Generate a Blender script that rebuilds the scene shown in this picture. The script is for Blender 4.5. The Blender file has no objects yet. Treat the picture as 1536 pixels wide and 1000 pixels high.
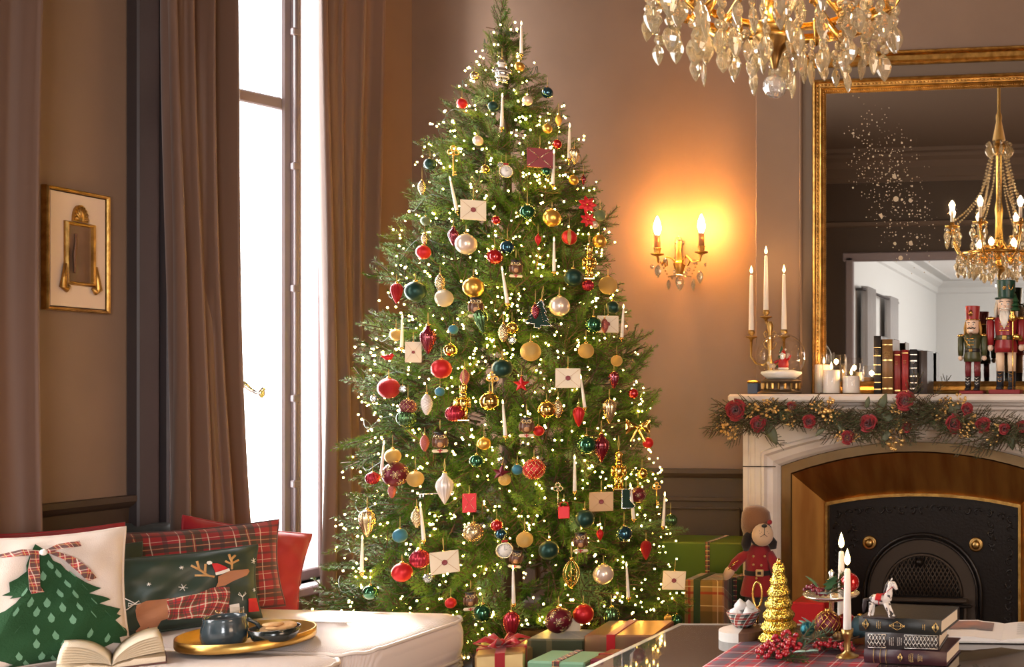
import bpy, bmesh, math, random
from math import sin, cos, pi, sqrt, radians as R
from mathutils import Vector as V, Matrix as M, Euler
C = bpy.context.scene.collection
SC = bpy.context.scene
# ---------------------------------------------------------------- camera, world, lights, exposure
TH = R(7.0); SN, CS = sin(TH), cos(TH); F = 1600.0; PX, PY = 1484.0, 590.0; CH = 1.12
cam = bpy.data.cameras.new('camera'); camo = bpy.data.objects.new('camera', cam); C.objects.link(camo)
camo.location = (0, 0, CH); camo.rotation_euler = (pi/2, 0, TH)
cam.sensor_width = 36; cam.lens = 36*F/1536; cam.shift_x = -(PX-768)/1536; cam.shift_y = (PY-500)/1536
cam.clip_start = 0.05
SC.camera = camo
SC.view_settings.view_transform = 'Standard'; SC.view_settings.look = 'None'
SC.view_settings.gamma = 1; SC.view_settings.use_curve_mapping = False; SC.view_settings.exposure = 0.5
SC.cycles.max_bounces = 10; SC.cycles.diffuse_bounces = 4; SC.cycles.glossy_bounces = 5
SC.cycles.transmission_bounces = 8; SC.cycles.transparent_max_bounces = 12
SC.cycles.caustics_reflective = False; SC.cycles.caustics_refractive = False; SC.cycles.sample_clamp_indirect = 6
w = bpy.data.worlds.new('world'); SC.world = w; w.use_nodes = True
bg = w.node_tree.nodes['Background']; bg.inputs[0].default_value = (0.93, 0.96, 1.0, 1); bg.inputs[1].default_value = 5.5

def area(name, loc, rot, sx, sy, power, col=(1, .96, .92)):
    l = bpy.data.lights.new(name, 'AREA'); l.shape = 'RECTANGLE'; l.size = sx; l.size_y = sy; l.energy = power; l.color = col
    o = bpy.data.objects.new(name, l); o.location = loc; o.rotation_euler = rot; C.objects.link(o); return o
def point(name, loc, power, col=(1, .58, .22), r=.02):
    l = bpy.data.lights.new(name, 'POINT'); l.energy = power; l.color = col; l.shadow_soft_size = r
    o = bpy.data.objects.new(name, l); o.location = loc; C.objects.link(o); return o
# daylight through the left windows, plus unseen fill lamps added right and next room
area('daylight_window_one', (-3.86, 3.94, 1.85), (0, -pi/2, 0), 2.9, .86, 150, (1, .96, .93))
area('daylight_window_two', (-3.70, 1.75, 1.75), (0, -pi/2, 0), 2.5, 1.5, 48, (1, .82, .68))
area('fill_light_right', (2.45, 1.2, 1.75), (0, pi/2, 0), 2.2, 1.6, 84, (1, .69, .48))  # added lamp brightening the room from the right, no known window there
area('daylight_fill_next_room', (2.2, -4.2, 1.7), (0, pi/2, 0), 2.2, 3.0, 330, (.95, .97, 1))  # added lamp lighting the next room from its unseen wall

sn = bpy.data.lights.new('sun', 'SUN'); sn.energy = 16.0; sn.angle = R(10); sn.color = (1, .95, .9)
sno = bpy.data.objects.new('sun', sn); sno.rotation_euler = V((-1, .70, .85)).to_track_quat('Z', 'Y').to_euler(); C.objects.link(sno)

def ray(px, py):
    u = (px-PX)/F; return V((-SN+CS*u, CS+SN*u, (PY-py)/F))
def at_y(px, py, Y):
    d = ray(px, py); return V((0, 0, CH)) + d*(Y/d.y)
def at_x(px, py, X):
    d = ray(px, py); return V((0, 0, CH)) + d*(X/d.x)
def at_z(px, py, Z):
    d = ray(px, py); return V((0, 0, CH)) + d*((Z-CH)/d.z)
def ppm(p):                                     # photograph pixels per metre at a point
    return F/(-p.x*SN + p.y*CS)

# ---------------------------------------------------------------- object helpers
def thing(name, label, cat, loc=(0, 0, 0), rot=(0, 0, 0), group=None):
    o = bpy.data.objects.new(name, None); o.empty_display_size = .05; C.objects.link(o)
    o.location = loc; o.rotation_euler = rot if not isinstance(rot, (int, float)) else (0, 0, rot)
    o['label'] = label; o['category'] = cat
    if group: o['group'] = group
    return o
def tag(o, label, cat, group=None):
    o['label'] = label; o['category'] = cat
    if group: o['group'] = group
    return o
def kids(o): return [c for c in bpy.data.objects if c.parent == o]
def dup(root, loc=None, rot=None, label=None, group=None, scale=None, ch=None):
    r = root.copy(); C.objects.link(r)
    if loc is not None: r.location = loc
    if rot is not None: r.rotation_euler = rot
    if scale is not None: r.scale = (scale,)*3 if isinstance(scale, (int, float)) else scale
    if label: r['label'] = label
    if group: r['group'] = group
    for k in (root.children if ch is None else ch):
        c = k.copy(); C.objects.link(c); c.parent = r
        for g in k.children:
            d = g.copy(); C.objects.link(d); d.parent = c
    return r

class MB:
    def __init__(s): s.v = []; s.f = []; s.mi = []; s.sm = []; s.uv = {}
    def add(s, vs, fs, mi=0, sm=True, m=None, uv=None):
        b = len(s.v)
        if m is not None: vs = [m @ V(p) for p in vs]
        s.v += [tuple(p) for p in vs]
        if uv:
            for i, q in enumerate(uv): s.uv[b+i] = q
        for f in fs: s.f.append(tuple(i+b for i in f)); s.mi.append(mi); s.sm.append(sm)
        return s
    def box(s, c, d, ch=.004, mi=0, m=None, rz=0):
        x, y, z = d[0]/2, d[1]/2, d[2]/2; k = min(ch, x*.9, y*.9, z*.9)
        vs = []; idx = {}
        for sx in (-1, 1):
            for sy in (-1, 1):
                for sz in (-1, 1):
                    for ax, p in enumerate(((x, y-k, z-k), (x-k, y, z-k), (x-k, y-k, z))):
                        idx[(sx, sy, sz, ax)] = len(vs); vs.append((sx*p[0], sy*p[1], sz*p[2]))
        fs = []
        for ax in range(3):
            o = [a for a in range(3) if a != ax]
            for sg in (-1, 1):
                q = []
                for a, b in ((-1, -1), (1, -1), (1, 1), (-1, 1)):
                    t = [0, 0, 0]; t[ax] = sg; t[o[0]] = a; t[o[1]] = b; q.append(idx[(*t, ax)])
                fs.append(q)
        for ax in range(3):
            o = [a for a in range(3) if a != ax]
            for a in (-1, 1):
                for b in (-1, 1):
                    q = []
                    for e, x2 in ((-1, o[0]), (1, o[0]), (1, o[1]), (-1, o[1])):
                        t = [0, 0, 0]; t[ax] = e; t[o[0]] = a; t[o[1]] = b; q.append(idx[(*t, x2)])
                    fs.append(q)
        for sx in (-1, 1):
            for sy in (-1, 1):
                for sz in (-1, 1): fs.append([idx[(sx, sy, sz, a)] for a in range(3)])
        T = M.Translation(V(c)) @ M.Rotation(rz, 4, 'Z')
        return s.add(vs, fs, mi, False, (m @ T) if m is not None else T)
    def lathe(s, prof, seg=20, c=(0, 0, 0), mi=0, m=None, lobes=0, amp=0, sm=True, ph=0):
        vs = []; fs = []; n = len(prof); rings = []
        for r, z in prof:
            if r < 1e-6: rings.append([len(vs)]); vs.append((0, 0, z)); continue
            ring = []
            for i in range(seg):
                a = 2*pi*i/seg+ph; rr = r*(1+amp*cos(lobes*a)) if lobes else r
                ring.append(len(vs)); vs.append((rr*cos(a), rr*sin(a), z))
            rings.append(ring)
        for A, B in zip(rings, rings[1:]):
            if len(A) == 1 and len(B) == 1: continue
            for i in range(seg):
                j = (i+1) % seg
                if len(A) == 1: fs.append((A[0], B[j], B[i]))
                elif len(B) == 1: fs.append((A[i], A[j], B[0]))
                else: fs.append((A[i], A[j], B[j], B[i]))
        T = M.Translation(V(c)); return s.add(vs, fs, mi, sm, (m @ T) if m is not None else T)
    def ball(s, c, r, seg=16, mi=0, m=None, sc=(1, 1, 1), sm=True):
        n = max(4, seg//2)
        pr = [(r*sin(pi*i/n), -r*cos(pi*i/n)) for i in range(n+1)]; pr[0] = (0, -r); pr[-1] = (0, r)
        T = M.Translation(V(c)) @ M.Diagonal((*sc, 1)); T = (m @ T) if m is not None else T
        return s.lathe(pr, seg, (0, 0, 0), mi, T, sm=sm)
    def tube(s, pts, r, seg=6, mi=0, m=None, close=False, sm=True, flat=None):
        pts = [V(p) for p in pts]; n = len(pts); rs = r if isinstance(r, (list, tuple)) else [r]*n
        vs = []; fs = []; up = None
        for i, p in enumerate(pts):
            if close: t = pts[(i+1) % n]-pts[i-1]
            else: t = pts[min(i+1, n-1)]-pts[max(i-1, 0)]
            if t.length < 1e-9: t = V((0, 0, 1))
            t.normalize()
            if up is None: up = t.orthogonal().normalized()
            up = (up - t*up.dot(t));
            if up.length < 1e-6: up = t.orthogonal()
            up.normalize(); sd = t.cross(up)
            for k in range(seg):
                a = 2*pi*k/seg; q = up*cos(a)*rs[i]+sd*sin(a)*rs[i]*(flat or 1); vs.append(p+q)
        for i in range(n if close else n-1):
            for k in range(seg):
                a, b = i*seg, ((i+1) % n)*seg; l = (k+1) % seg
                fs.append((a+k, a+l, b+l, b+k))
        if not close: fs.append(tuple(range(seg))[::-1]); fs.append(tuple(range((n-1)*seg, n*seg)))
        return s.add(vs, fs, mi, sm, m)
    def grid(s, fn, nu, nv, mi=0, m=None, cu=False, sm=True, flip=False):
        vs = []; fs = []; uv = []; cols = nu if cu else nu+1
        for j in range(nv+1):
            for i in range(cols):
                u, v = i/nu, j/nv; vs.append(fn(u, v)); uv.append((u, v))
        for j in range(nv):
            for i in range(nu):
                a = j*cols+i; b = j*cols+(i+1) % cols; q = (a, b, b+cols, a+cols); fs.append(q[::-1] if flip else q)
        return s.add(vs, fs, mi, sm, m, uv)
    def prism(s, poly, z0, z1, mi=0, m=None, sm=False):       # polygon in xy, thick in z (convex or simple)
        n = len(poly); vs = [(x, y, z0) for x, y in poly]+[(x, y, z1) for x, y in poly]
        fs = [tuple(range(n))[::-1], tuple(range(n, 2*n))]+[(i, (i+1) % n, n+(i+1) % n, n+i) for i in range(n)]
        return s.add(vs, fs, mi, sm, m)
    def quad(s, a, b, c, d, mi=0): return s.add([a, b, c, d], [(0, 1, 2, 3)], mi, False)
    def mesh(s, name, mats):
        me = bpy.data.meshes.new(name); me.from_pydata(s.v, [], s.f)
        for mt in (mats if isinstance(mats, (list, tuple)) else [mats]): me.materials.append(mt)
        me.polygons.foreach_set('material_index', s.mi); me.polygons.foreach_set('use_smooth', s.sm)
        if s.uv:
            L = me.uv_layers.new(name='UVMap')
            for lp in me.loops: L.data[lp.index].uv = s.uv.get(lp.vertex_index, (0, 0))
        me.update(); return me
    def build(s, name, mats, parent=None, loc=None, rot=None, fix=False):
        me = s.mesh(name, mats)
        if fix:
            b = bmesh.new(); b.from_mesh(me); bmesh.ops.recalc_face_normals(b, faces=b.faces); b.to_mesh(me); b.free()
        return obj(name, me, parent, loc, rot)
def obj(name, me, parent=None, loc=None, rot=None, scale=None):
    o = bpy.data.objects.new(name, me); C.objects.link(o)
    if parent: o.parent = parent
    if loc is not None: o.location = loc
    if rot is not None: o.rotation_euler = rot
    if scale is not None: o.scale = (scale,)*3 if isinstance(scale, (int, float)) else scale
    return o
def struct(o): o['kind'] = 'structure'; return o
def solid(o, t, off=0): md = o.modifiers.new('thickness', 'SOLIDIFY'); md.thickness = t; md.offset = off; return o

# ---------------------------------------------------------------- materials
def lin(c):
    f = lambda x: x/12.92 if x <= .04045 else ((x+.055)/1.055)**2.4
    return tuple(f(x/255) for x in c)
def mat(name, col, rough=.5, metal=0, col2=None, nscale=8, bump=0, bscale=40, trans=0, ior=1.45, emit=None, estr=0,
        coat=0, sheen=0, stretch=None, det=4, spec=None, coord='Object', lo=.35, hi=.65, sss=0):
    m = bpy.data.materials.new(name); m.use_nodes = True; N = m.node_tree.nodes; L = m.node_tree.links; b = N['Principled BSDF']
    I = b.inputs; I['Base Color'].default_value = (*col, 1); I['Roughness'].default_value = rough; I['Metallic'].default_value = metal
    I['Transmission Weight'].default_value = trans; I['IOR'].default_value = ior; I['Coat Weight'].default_value = coat
    I['Sheen Weight'].default_value = sheen
    if spec is not None: I['Specular IOR Level'].default_value = spec
    if sss: I['Subsurface Weight'].default_value = sss; I['Subsurface Radius'].default_value = (.02, .012, .006); I['Subsurface Scale'].default_value = .6
    if emit: I['Emission Color'].default_value = (*emit, 1); I['Emission Strength'].default_value = estr
    if col2 or bump:
        tc = N.new('ShaderNodeTexCoord'); mp = N.new('ShaderNodeMapping'); L.new(tc.outputs[coord], mp.inputs[0])
        if stretch: mp.inputs['Scale'].default_value = stretch
    if col2:
        n = N.new('ShaderNodeTexNoise'); n.inputs['Scale'].default_value = nscale; n.inputs['Detail'].default_value = det; L.new(mp.outputs[0], n.inputs[0])
        r = N.new('ShaderNodeValToRGB'); r.color_ramp.elements[0].position = lo; r.color_ramp.elements[1].position = hi
        r.color_ramp.elements[0].color = (*col, 1); r.color_ramp.elements[1].color = (*col2, 1)
        L.new(n.outputs[0], r.inputs[0]); L.new(r.outputs[0], I['Base Color'])
    if bump:
        n2 = N.new('ShaderNodeTexNoise'); n2.inputs['Scale'].default_value = bscale; n2.inputs['Detail'].default_value = 3; L.new(mp.outputs[0], n2.inputs[0])
        bp = N.new('ShaderNodeBump'); bp.inputs['Strength'].default_value = bump; bp.inputs['Distance'].default_value = .002
        L.new(n2.outputs[0], bp.inputs['Height']); L.new(bp.outputs[0], I['Normal'])
    return m
def nmath(N, L, op, a, b=None, c=None):
    n = N.new('ShaderNodeMath'); n.operation = op
    for i, x in enumerate((a, b, c)):
        if x is None: continue
        if isinstance(x, (int, float)): n.inputs[i].default_value = x
        else: L.new(x, n.inputs[i])
    return n.outputs[0]
def plaid(name, base, bars, scale, coord='UV', rough=.75, metal=0, sheen=.3):
    """woven check: bars = [(centre, halfwidth, colour, weight)] on a unit repeat, both ways"""
    m = bpy.data.materials.new(name); m.use_nodes = True; N = m.node_tree.nodes; L = m.node_tree.links; b = N['Principled BSDF']
    b.inputs['Roughness'].default_value = rough; b.inputs['Metallic'].default_value = metal; b.inputs['Sheen Weight'].default_value = sheen
    tc = N.new('ShaderNodeTexCoord'); sp = N.new('ShaderNodeSeparateXYZ'); L.new(tc.outputs[coord], sp.inputs[0])
    if coord == 'UV': u, v = sp.outputs[0], sp.outputs[1]
    else:
        u = nmath(N, L, 'ADD', sp.outputs[0], sp.outputs[1]); v = nmath(N, L, 'ADD', sp.outputs[2], nmath(N, L, 'MULTIPLY', sp.outputs[1], .6))
    cur = None
    sx, sy = scale if isinstance(scale, tuple) else (scale, scale)
    uu = nmath(N, L, 'FRACT', nmath(N, L, 'MULTIPLY', u, sx)); vv = nmath(N, L, 'FRACT', nmath(N, L, 'MULTIPLY', v, sy))
    rgb = N.new('ShaderNodeRGB'); rgb.outputs[0].default_value = (*base, 1); cur = rgb.outputs[0]
    for c, h, col, wt in bars:
        for q in (uu, vv):
            k = nmath(N, L, 'MULTIPLY', nmath(N, L, 'COMPARE', q, c, h), wt)
            mx = N.new('ShaderNodeMixRGB'); L.new(k, mx.inputs[0]); L.new(cur, mx.inputs[1]); mx.inputs[2].default_value = (*col, 1); cur = mx.outputs[0]
    L.new(cur, b.inputs['Base Color']); return m
def emis(name, col, s):
    m = bpy.data.materials.new(name); m.use_nodes = True; N = m.node_tree.nodes; b = N['Principled BSDF']
    b.inputs['Base Color'].default_value = (*col, 1); b.inputs['Emission Color'].default_value = (*col, 1); b.inputs['Emission Strength'].default_value = s; b.inputs['Roughness'].default_value = .4
    return m
rnd = random.Random(7)
GOLD = mat('polished_gold', (.78, .48, .13), .24, 1)
AGOLD = mat('aged_gilt', (.62, .36, .10), .38, 1, (.36, .19, .05), 30, .5, 120)
BRASS = mat('aged_brass', (.55, .36, .13), .32, 1, (.38, .22, .07), 14)
SILVER = mat('silver', (.8, .78, .74), .25, 1)
def thin_glass(name, tint=(1, 1, 1), ior=1.45, rough=.0):
    m = bpy.data.materials.new(name); m.use_nodes = True; N = m.node_tree.nodes; L = m.node_tree.links
    t = N.new('ShaderNodeBsdfTransparent'); t.inputs[0].default_value = (*tint, 1)
    g = N.new('ShaderNodeBsdfGlossy'); g.inputs['Roughness'].default_value = rough
    fr = N.new('ShaderNodeLayerWeight'); fr.inputs[0].default_value = .5
    pw = nmath(N, L, 'POWER', fr.outputs[1], 3.2); pw = nmath(N, L, 'MULTIPLY_ADD', pw, min(.85, (ior-1)*1.9), .03)
    mx = N.new('ShaderNodeMixShader'); L.new(pw, mx.inputs[0]); L.new(t.outputs[0], mx.inputs[1]); L.new(g.outputs[0], mx.inputs[2])
    L.new(mx.outputs[0], N['Material Output'].inputs[0]); return m
GLASS = thin_glass('clear_glass')
WAX = mat('ivory_wax', (.83, .76, .68), .45, 0, sss=.15)
FLAME = emis('flame', (1, .62, .2), 14)
BULB = emis('warm_bulb', (1, .57, .10), 52)
BLACK = mat('black_paint', (.012, .012, .014), .35)
WHITE = mat('white_paint', (.8, .76, .7), .5)
RED = mat('red_paint', (.42, .012, .015), .35)
STRING = mat('gold_thread', (.62, .45, .14), .5, .4)
# ---------------------------------------------------------------- the room
WX, WY, BY, HZ = -3.50, 4.92, 4.82, 3.6           # left wall, back wall, chimney breast front, ceiling
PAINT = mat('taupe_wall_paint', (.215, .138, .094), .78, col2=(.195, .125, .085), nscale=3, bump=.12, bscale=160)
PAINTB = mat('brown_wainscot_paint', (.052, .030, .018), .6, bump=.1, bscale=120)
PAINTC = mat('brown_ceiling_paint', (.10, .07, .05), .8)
PALE = mat('pale_plaster', (.55, .55, .54), .85)
DARKW = mat('shaded_casing_dark_rod', (.045, .035, .035), .5)  # casing shade put into the colour; also the next room's dark rod
GREYW = mat('grey_window_paint', (.19, .155, .16), .5)
def wood_floor():
    m = bpy.data.materials.new('oak_floor_wood'); m.use_nodes = True; N = m.node_tree.nodes; L = m.node_tree.links; b = N['Principled BSDF']
    tc = N.new('ShaderNodeTexCoord'); mp = N.new('ShaderNodeMapping'); mp.inputs['Scale'].default_value = (30, 3, 3); L.new(tc.outputs['Object'], mp.inputs[0])
    n = N.new('ShaderNodeTexNoise'); n.inputs['Scale'].default_value = 1.5; L.new(mp.outputs[0], n.inputs[0])
    r = N.new('ShaderNodeValToRGB'); r.color_ramp.elements[0].color = (.10, .05, .025, 1); r.color_ramp.elements[1].color = (.2, .11, .055, 1); L.new(n.outputs[0], r.inputs[0])
    L.new(r.outputs[0], b.inputs['Base Color']); b.inputs['Roughness'].default_value = .35; return m
FW = wood_floor()
fl = struct(MB().box((-.5, 0, -.05), (6.4, 19, .1), .001).build('floor', FW))
for i in range(46):                                  # floor boards that the photo's low gaps could show
    y0 = 2.4
    b = MB().box((-3.42+i*.13, 3.55, .006), (.127, 2.6, .012), .002).build('plank', FW, fl)
struct(MB().box((-2.56, WY+.05, HZ/2), (1.98, .1, HZ), .001).build('wall_back', PAINT))
BXL, BXR = -1.695, -.085
br = struct(MB().box(((BXL+BXR)/2, (BY+WY+.1)/2, HZ/2), (BXR-BXL, WY+.1-BY, HZ), .006).build('wall_chimney', PAINT))
struct(MB().box((1.28, WY+.05, HZ/2), (2.5, .1, HZ), .001).build('wall_back_right', PAINT))
struct(MB().box((2.56, 1.86, HZ/2), (.1, 6.2, HZ), .001).build('wall_right', PAINT))
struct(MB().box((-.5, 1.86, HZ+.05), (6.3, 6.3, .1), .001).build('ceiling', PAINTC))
# left wall with two tall openings
W1, W2, WS, WT = 3.47, 4.40, .30, 3.25               # visible window: Y range, sill, head
V1, V2 = 1.0, 2.5                                    # second window nearer the camera
wl = MB()
wl.box((WX-.09, (V2+W1)/2, HZ/2), (.18, W1-V2, HZ), .001); wl.box((WX-.09, (W2+WY)/2+.05, HZ/2), (.18, WY-W2+.1, HZ), .001)
wl.box((WX-.09, (V1-1.3)/2, HZ/2), (.18, V1+1.3, HZ), .001)
for a, b in ((W1, W2), (V1, V2)):
    wl.box((WX-.09, (a+b)/2, WS/2), (.18, b-a, WS), .001); wl.box((WX-.09, (a+b)/2, (HZ+WT)/2), (.18, b-a, HZ-WT), .001)
struct(wl.build('wall_left', PAINT))
# wall behind the camera with a wide opening into a pale room (seen in the mirror)
wf = MB(); OX, OZ, FY = -2.81, 2.53, -1.2
wf.box(((WX+OX)/2, FY-.06, HZ/2), (OX-WX, .12, HZ), .001); wf.box((.25, FY-.06, (HZ+OZ)/2), (4.7-.0+1.42, .12, HZ-OZ), .001)
wf.box((2.2, FY-.06, OZ/2), (.7, .12, OZ), .001)
struct(wf.build('wall_front', mat('dark_umber_paint', (.055, .038, .026), .7)))
oc = MB(); oc.box((OX+.03, FY+.02, OZ/2), (.08, .06, OZ), .01); oc.box((-.5, FY+.02, OZ-.0), (4.7, .06, .09), .01); oc.box((1.82, FY+.02, OZ/2), (.08, .06, OZ), .01)
struct(oc.build('trim_opening', GREYW))
nr = MB(); nr.box((-3.10, -4.9, 1.5), (.1, 7.3, 3.0), .001)
struct(nr.build('wall_next_room_left', PALE)); struct(MB().box((-.5, -8.0, 1.5), (5.4, .1, 3), .001).build('wall_next_room_back', PALE))
struct(MB().box((2.3, -4.7, 1.5), (.1, 6.8, 3.0), .001).build('wall_next_room_right', PALE))
struct(MB().box((-.5, -4.75, 3.05), (5.8, 6.8, .1), .001).build('ceiling_next_room', mat('white_ceiling', (.85, .85, .85), .9)))
def _nop(): pass
def cornice(name, pts, prof, m, close=False):        # run a profile (out,down) along a polyline, out is to the left of travel
    mb = MB(); n = len(pts); rows = []
    for i, p in enumerate(pts):
        p = V(p); d0 = (V(pts[i])-V(pts[i-1])).normalized() if i else None; d1 = (V(pts[i+1])-V(pts[i])).normalized() if i < n-1 else None
        n0 = V((-d0.y, d0.x, 0)) if d0 else None; n1 = V((-d1.y, d1.x, 0)) if d1 else None
        nn = (n0 or n1) if not (n0 and n1) else (n0+n1)/(1+n0.dot(n1))
        rows.append([p+nn*o+V((0, 0, z)) for o, z in prof])
    k = len(prof); vs = [q for r in rows for q in r]
    fs = [(i*k+j, i*k+j+1, (i+1)*k+j+1, (i+1)*k+j) for i in range(n-1) for j in range(k-1)]
    mb.add(vs, fs, 0, False); return struct(mb.build(name, m, fix=True))
PR = [(0, -.30), (.02, -.30), (.025, -.26), (.04, -.25), (.05, -.16), (.09, -.10), (.15, -.07), (.16, -.04), (.24, -.035), (.25, 0)]
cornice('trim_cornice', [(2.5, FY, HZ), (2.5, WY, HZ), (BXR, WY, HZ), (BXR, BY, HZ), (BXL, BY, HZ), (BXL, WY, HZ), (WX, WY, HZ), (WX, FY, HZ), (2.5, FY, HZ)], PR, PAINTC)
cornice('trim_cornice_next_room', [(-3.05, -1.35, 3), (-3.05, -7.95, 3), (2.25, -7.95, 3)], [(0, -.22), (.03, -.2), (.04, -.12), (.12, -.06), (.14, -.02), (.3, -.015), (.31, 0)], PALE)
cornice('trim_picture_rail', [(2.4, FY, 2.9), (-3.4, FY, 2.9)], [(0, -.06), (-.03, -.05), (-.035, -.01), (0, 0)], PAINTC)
# wainscot: rail and raised panel frames
RP = [(0, -.09), (.012, -.085), (.014, -.045), (.03, -.035), (.045, -.02), (.045, 0), (0, 0)]
def wains(n, a, b, rz):                              # dado sheet + rail + panels on a wall from a to b (face normal = left of a->b)
    a, b = V(a), V(b); d = (b-a).normalized(); nn = V((-d.y, d.x, 0)); Ln = (b-a).length
    X = M((( d.x, nn.x, 0, a.x), (d.y, nn.y, 0, a.y), (0, 0, 1, 0), (0, 0, 0, 1)))
    mb = MB(); mb.box((Ln/2, .006, .37), (Ln, .012, .74), .001, m=X)
    o = struct(mb.build('trim_dado_'+n, PAINTB))
    cornice('trim_rail_'+n, [a+V((0, 0, .76)), b+V((0, 0, .76))], RP, PAINTB)
    cornice('baseboard_'+n, [a+V((0, 0, .13)), b+V((0, 0, .13))], [(0, -.13), (.025, -.13), (.025, -.03), (.014, -.01), (.012, 0), (0, 0)], PAINTB)
    k = max(1, round(Ln/.55)); w_ = Ln/k
    for i in range(k):
        x0, x1 = i*w_+.06, (i+1)*w_-.06
        if x1-x0 < .12: continue
        for e, t_, y in ((0, .022, .02), (.045, .010, .016)):
            f = MB(); u0, u1, z0, z1 = x0+e, x1-e, .2+e, .615-e
            f.box(((u0+u1)/2, y, z1), (u1-u0, .016, t_), .004, m=X); f.box(((u0+u1)/2, y, z0), (u1-u0, .016, t_), .004, m=X)
            f.box((u0, y, (z0+z1)/2), (t_, .016, z1-z0), .004, m=X); f.box((u1, y, (z0+z1)/2), (t_, .016, z1-z0), .004, m=X)
            f.build('panel_moulding', PAINTB, o)
wains('back', (BXL, WY, 0), (WX, WY, 0), 0)
wains('left', (WX, W1-.06, 0), (WX, V2+.06, 0), 0)
# overmantel: pilaster strip edge and gilt panel moulding
pm = MB()
for w_, z_ in ((.583, 2.655),):
    xc = -.89
    pm.box((xc, BY-.012, z_), (2*w_, .03, .045), .012); pm.box((xc, BY-.02, z_+.028), (2*w_+.02, .026, .014), .005)
    pm.box((xc, BY-.016, z_-.024), (2*w_-.02, .02, .01), .004)
struct(pm.build('trim_1', AGOLD))
pe = MB()
for sx in (-1, 1): pe.box((-.89+sx*.583, BY-.008, 1.9), (.012, .018, 1.5), .005)
struct(pe.build('trim_2', PAINT))
pnl = MB().box((-.89, BY-.002, 1.88), (1.16, .008, 1.54), .002).build('trim_panel', mat('umber_panel_paint', (.13, .09, .062), .7)); struct(pnl)
# ---------------------------------------------------------------- visible window
def frame_rect(mb, y0, y1, z0, z1, x, w_, t_, bars=()):
    for y in (y0+w_/2, y1-w_/2): mb.box((x, y, (z0+z1)/2), (t_, w_, z1-z0), .006)
    for z in (z0+w_/2, z1-w_/2, *bars): mb.box((x, (y0+y1)/2, z), (t_, y1-y0-2*w_+.002, w_ if z not in bars else .05), .006)
wn = struct(thing('window_1', '', '')); del wn['label']; del wn['category']
f = MB(); frame_rect(f, W1, W2, WS, WT, WX-.1, .05, .12); f.build('window_frame', GREYW, wn)
wc = MB()                                            # casing on the room side, near jamb; its shadow is put into the colour
for i, (y, w_, t_) in enumerate(((W1-.045, .09, .05), (W1+.018, .03, .075), (W1+.05, .02, .03))): wc.box((WX+t_/2, y, WT/2+.15), (t_, w_, WT-.3), .006)
wc.box((WX+.02, W2+.05, WT/2+.15), (.04, .1, WT-.3), .006); wc.box((WX+.02, (W1+W2)/2, WT+.05), (.04, W2-W1+.2, .1), .006)
wc.build('window_casing', DARKW, wn)
MB().box((WX-.02, (W1+W2)/2, WS-.02), (.2, W2-W1, .04), .006).build('window_sill', GREYW, wn)
def leaf(hx, hy, ang, wd, z0, z1, sgn=1):            # casement: hinge at (hx,hy), local x along the leaf
    X = M.Translation((hx, hy, 0)) @ M.Rotation(pi/2-ang, 4, 'Z'); st = .075
    e = MB()
    for x in (st/2, wd-st/2): e.box((x, 0, (z0+z1)/2), (st, .05, z1-z0), .008, m=X)
    e.box((wd-.012, .034, (z0+z1)/2), (.024, .03, z1-z0), .006, m=X); e.box((wd-.03, -.03, (z0+z1)/2), (.03, .016, z1-z0), .006, m=X)
    for z, h in ((z0+.06, .12), (z1-.05, .1), (2.30, .05)): e.box((wd/2, 0, z), (wd-2*st+.004, .045, h), .006, m=X)
    o = e.build('casement', GREYW, wn)
    MB().box((wd/2, 0, (z0+z1)/2), (wd-2*st+.01, .004, z1-z0-.2), .001, m=X).build('pane', thin_glass('window_glass', (1, 1, 1), 1.2), o)
    r = MB(); r.tube([X @ V((wd-.035, -.045, z0+.2)), X @ V((wd-.035, -.045, z1-.2))], .008, 8)
    for z in (.75, 1.1, 1.55, 2.05, 2.6): r.box((wd-.035, -.04, z), (.03, .03, .03), .004, m=X)
    r.build('bolt_rod', GREYW, o)
    return o
leaf(-3.60, 3.52, R(23), .565, WS+.02, WT-.06)
w2 = struct(thing('window_2', '', '')); del w2['label']; del w2['category']
f = MB(); frame_rect(f, V1, V2, WS, WT, WX-.1, .06, .12, (1.7,)); f.build('window_frame', GREYW, w2)
# ---------------------------------------------------------------- curtains
CURT = mat('brown_velvet', (.16, .085, .055), .6, sheen=.3, col2=(.13, .07, .045), nscale=3, stretch=(1, 1, .15))
def curtain(label, yt, yb, zt, zb, folds, seed, x0=-3.36, amp=.05, bulge=0):
    q = random.Random(seed); ph = [q.uniform(-.5, .5) for _ in range(40)]; am = [q.uniform(.55, 1.2) for _ in range(40)]
    def fn(u, v):
        z = zb+(zt-zb)*v; y0 = yb[0]+(yt[0]-yb[0])*v**.7; y1 = yb[1]+(yt[1]-yb[1])*v**.4
        uu = u+.012*sin(3*v+seed)*sin(pi*u); k = uu*folds; i = int(k); fr = k-i
        a = am[i]*(1-fr)+am[i+1]*fr
        w_ = sin(2*pi*k+ph[i]*.8*(1-fr)+ph[i+1]*.8*fr+.6*sin(2.2*v+i*1.7))
        s3 = .25*sin(4*pi*k+2*v+seed)
        return (x0+amp*a*(w_+s3)*(1-.3*v)+.02*sin(5*v+3*u), y0+(y1-y0)*(uu+.3/folds*cos(2*pi*k)*.4), z)
    o = MB().grid(fn, int(folds*16), 26).build('curtain', CURT); solid(o, .005)
    return tag(o, label, 'curtain', 'brown velvet curtains')
curtain('brown velvet curtain at the far left edge, left of the framed picture', (2.40, 2.985), (2.40, 2.985), 3.2, .06, 3.6, 3, -3.36, .05)
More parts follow.
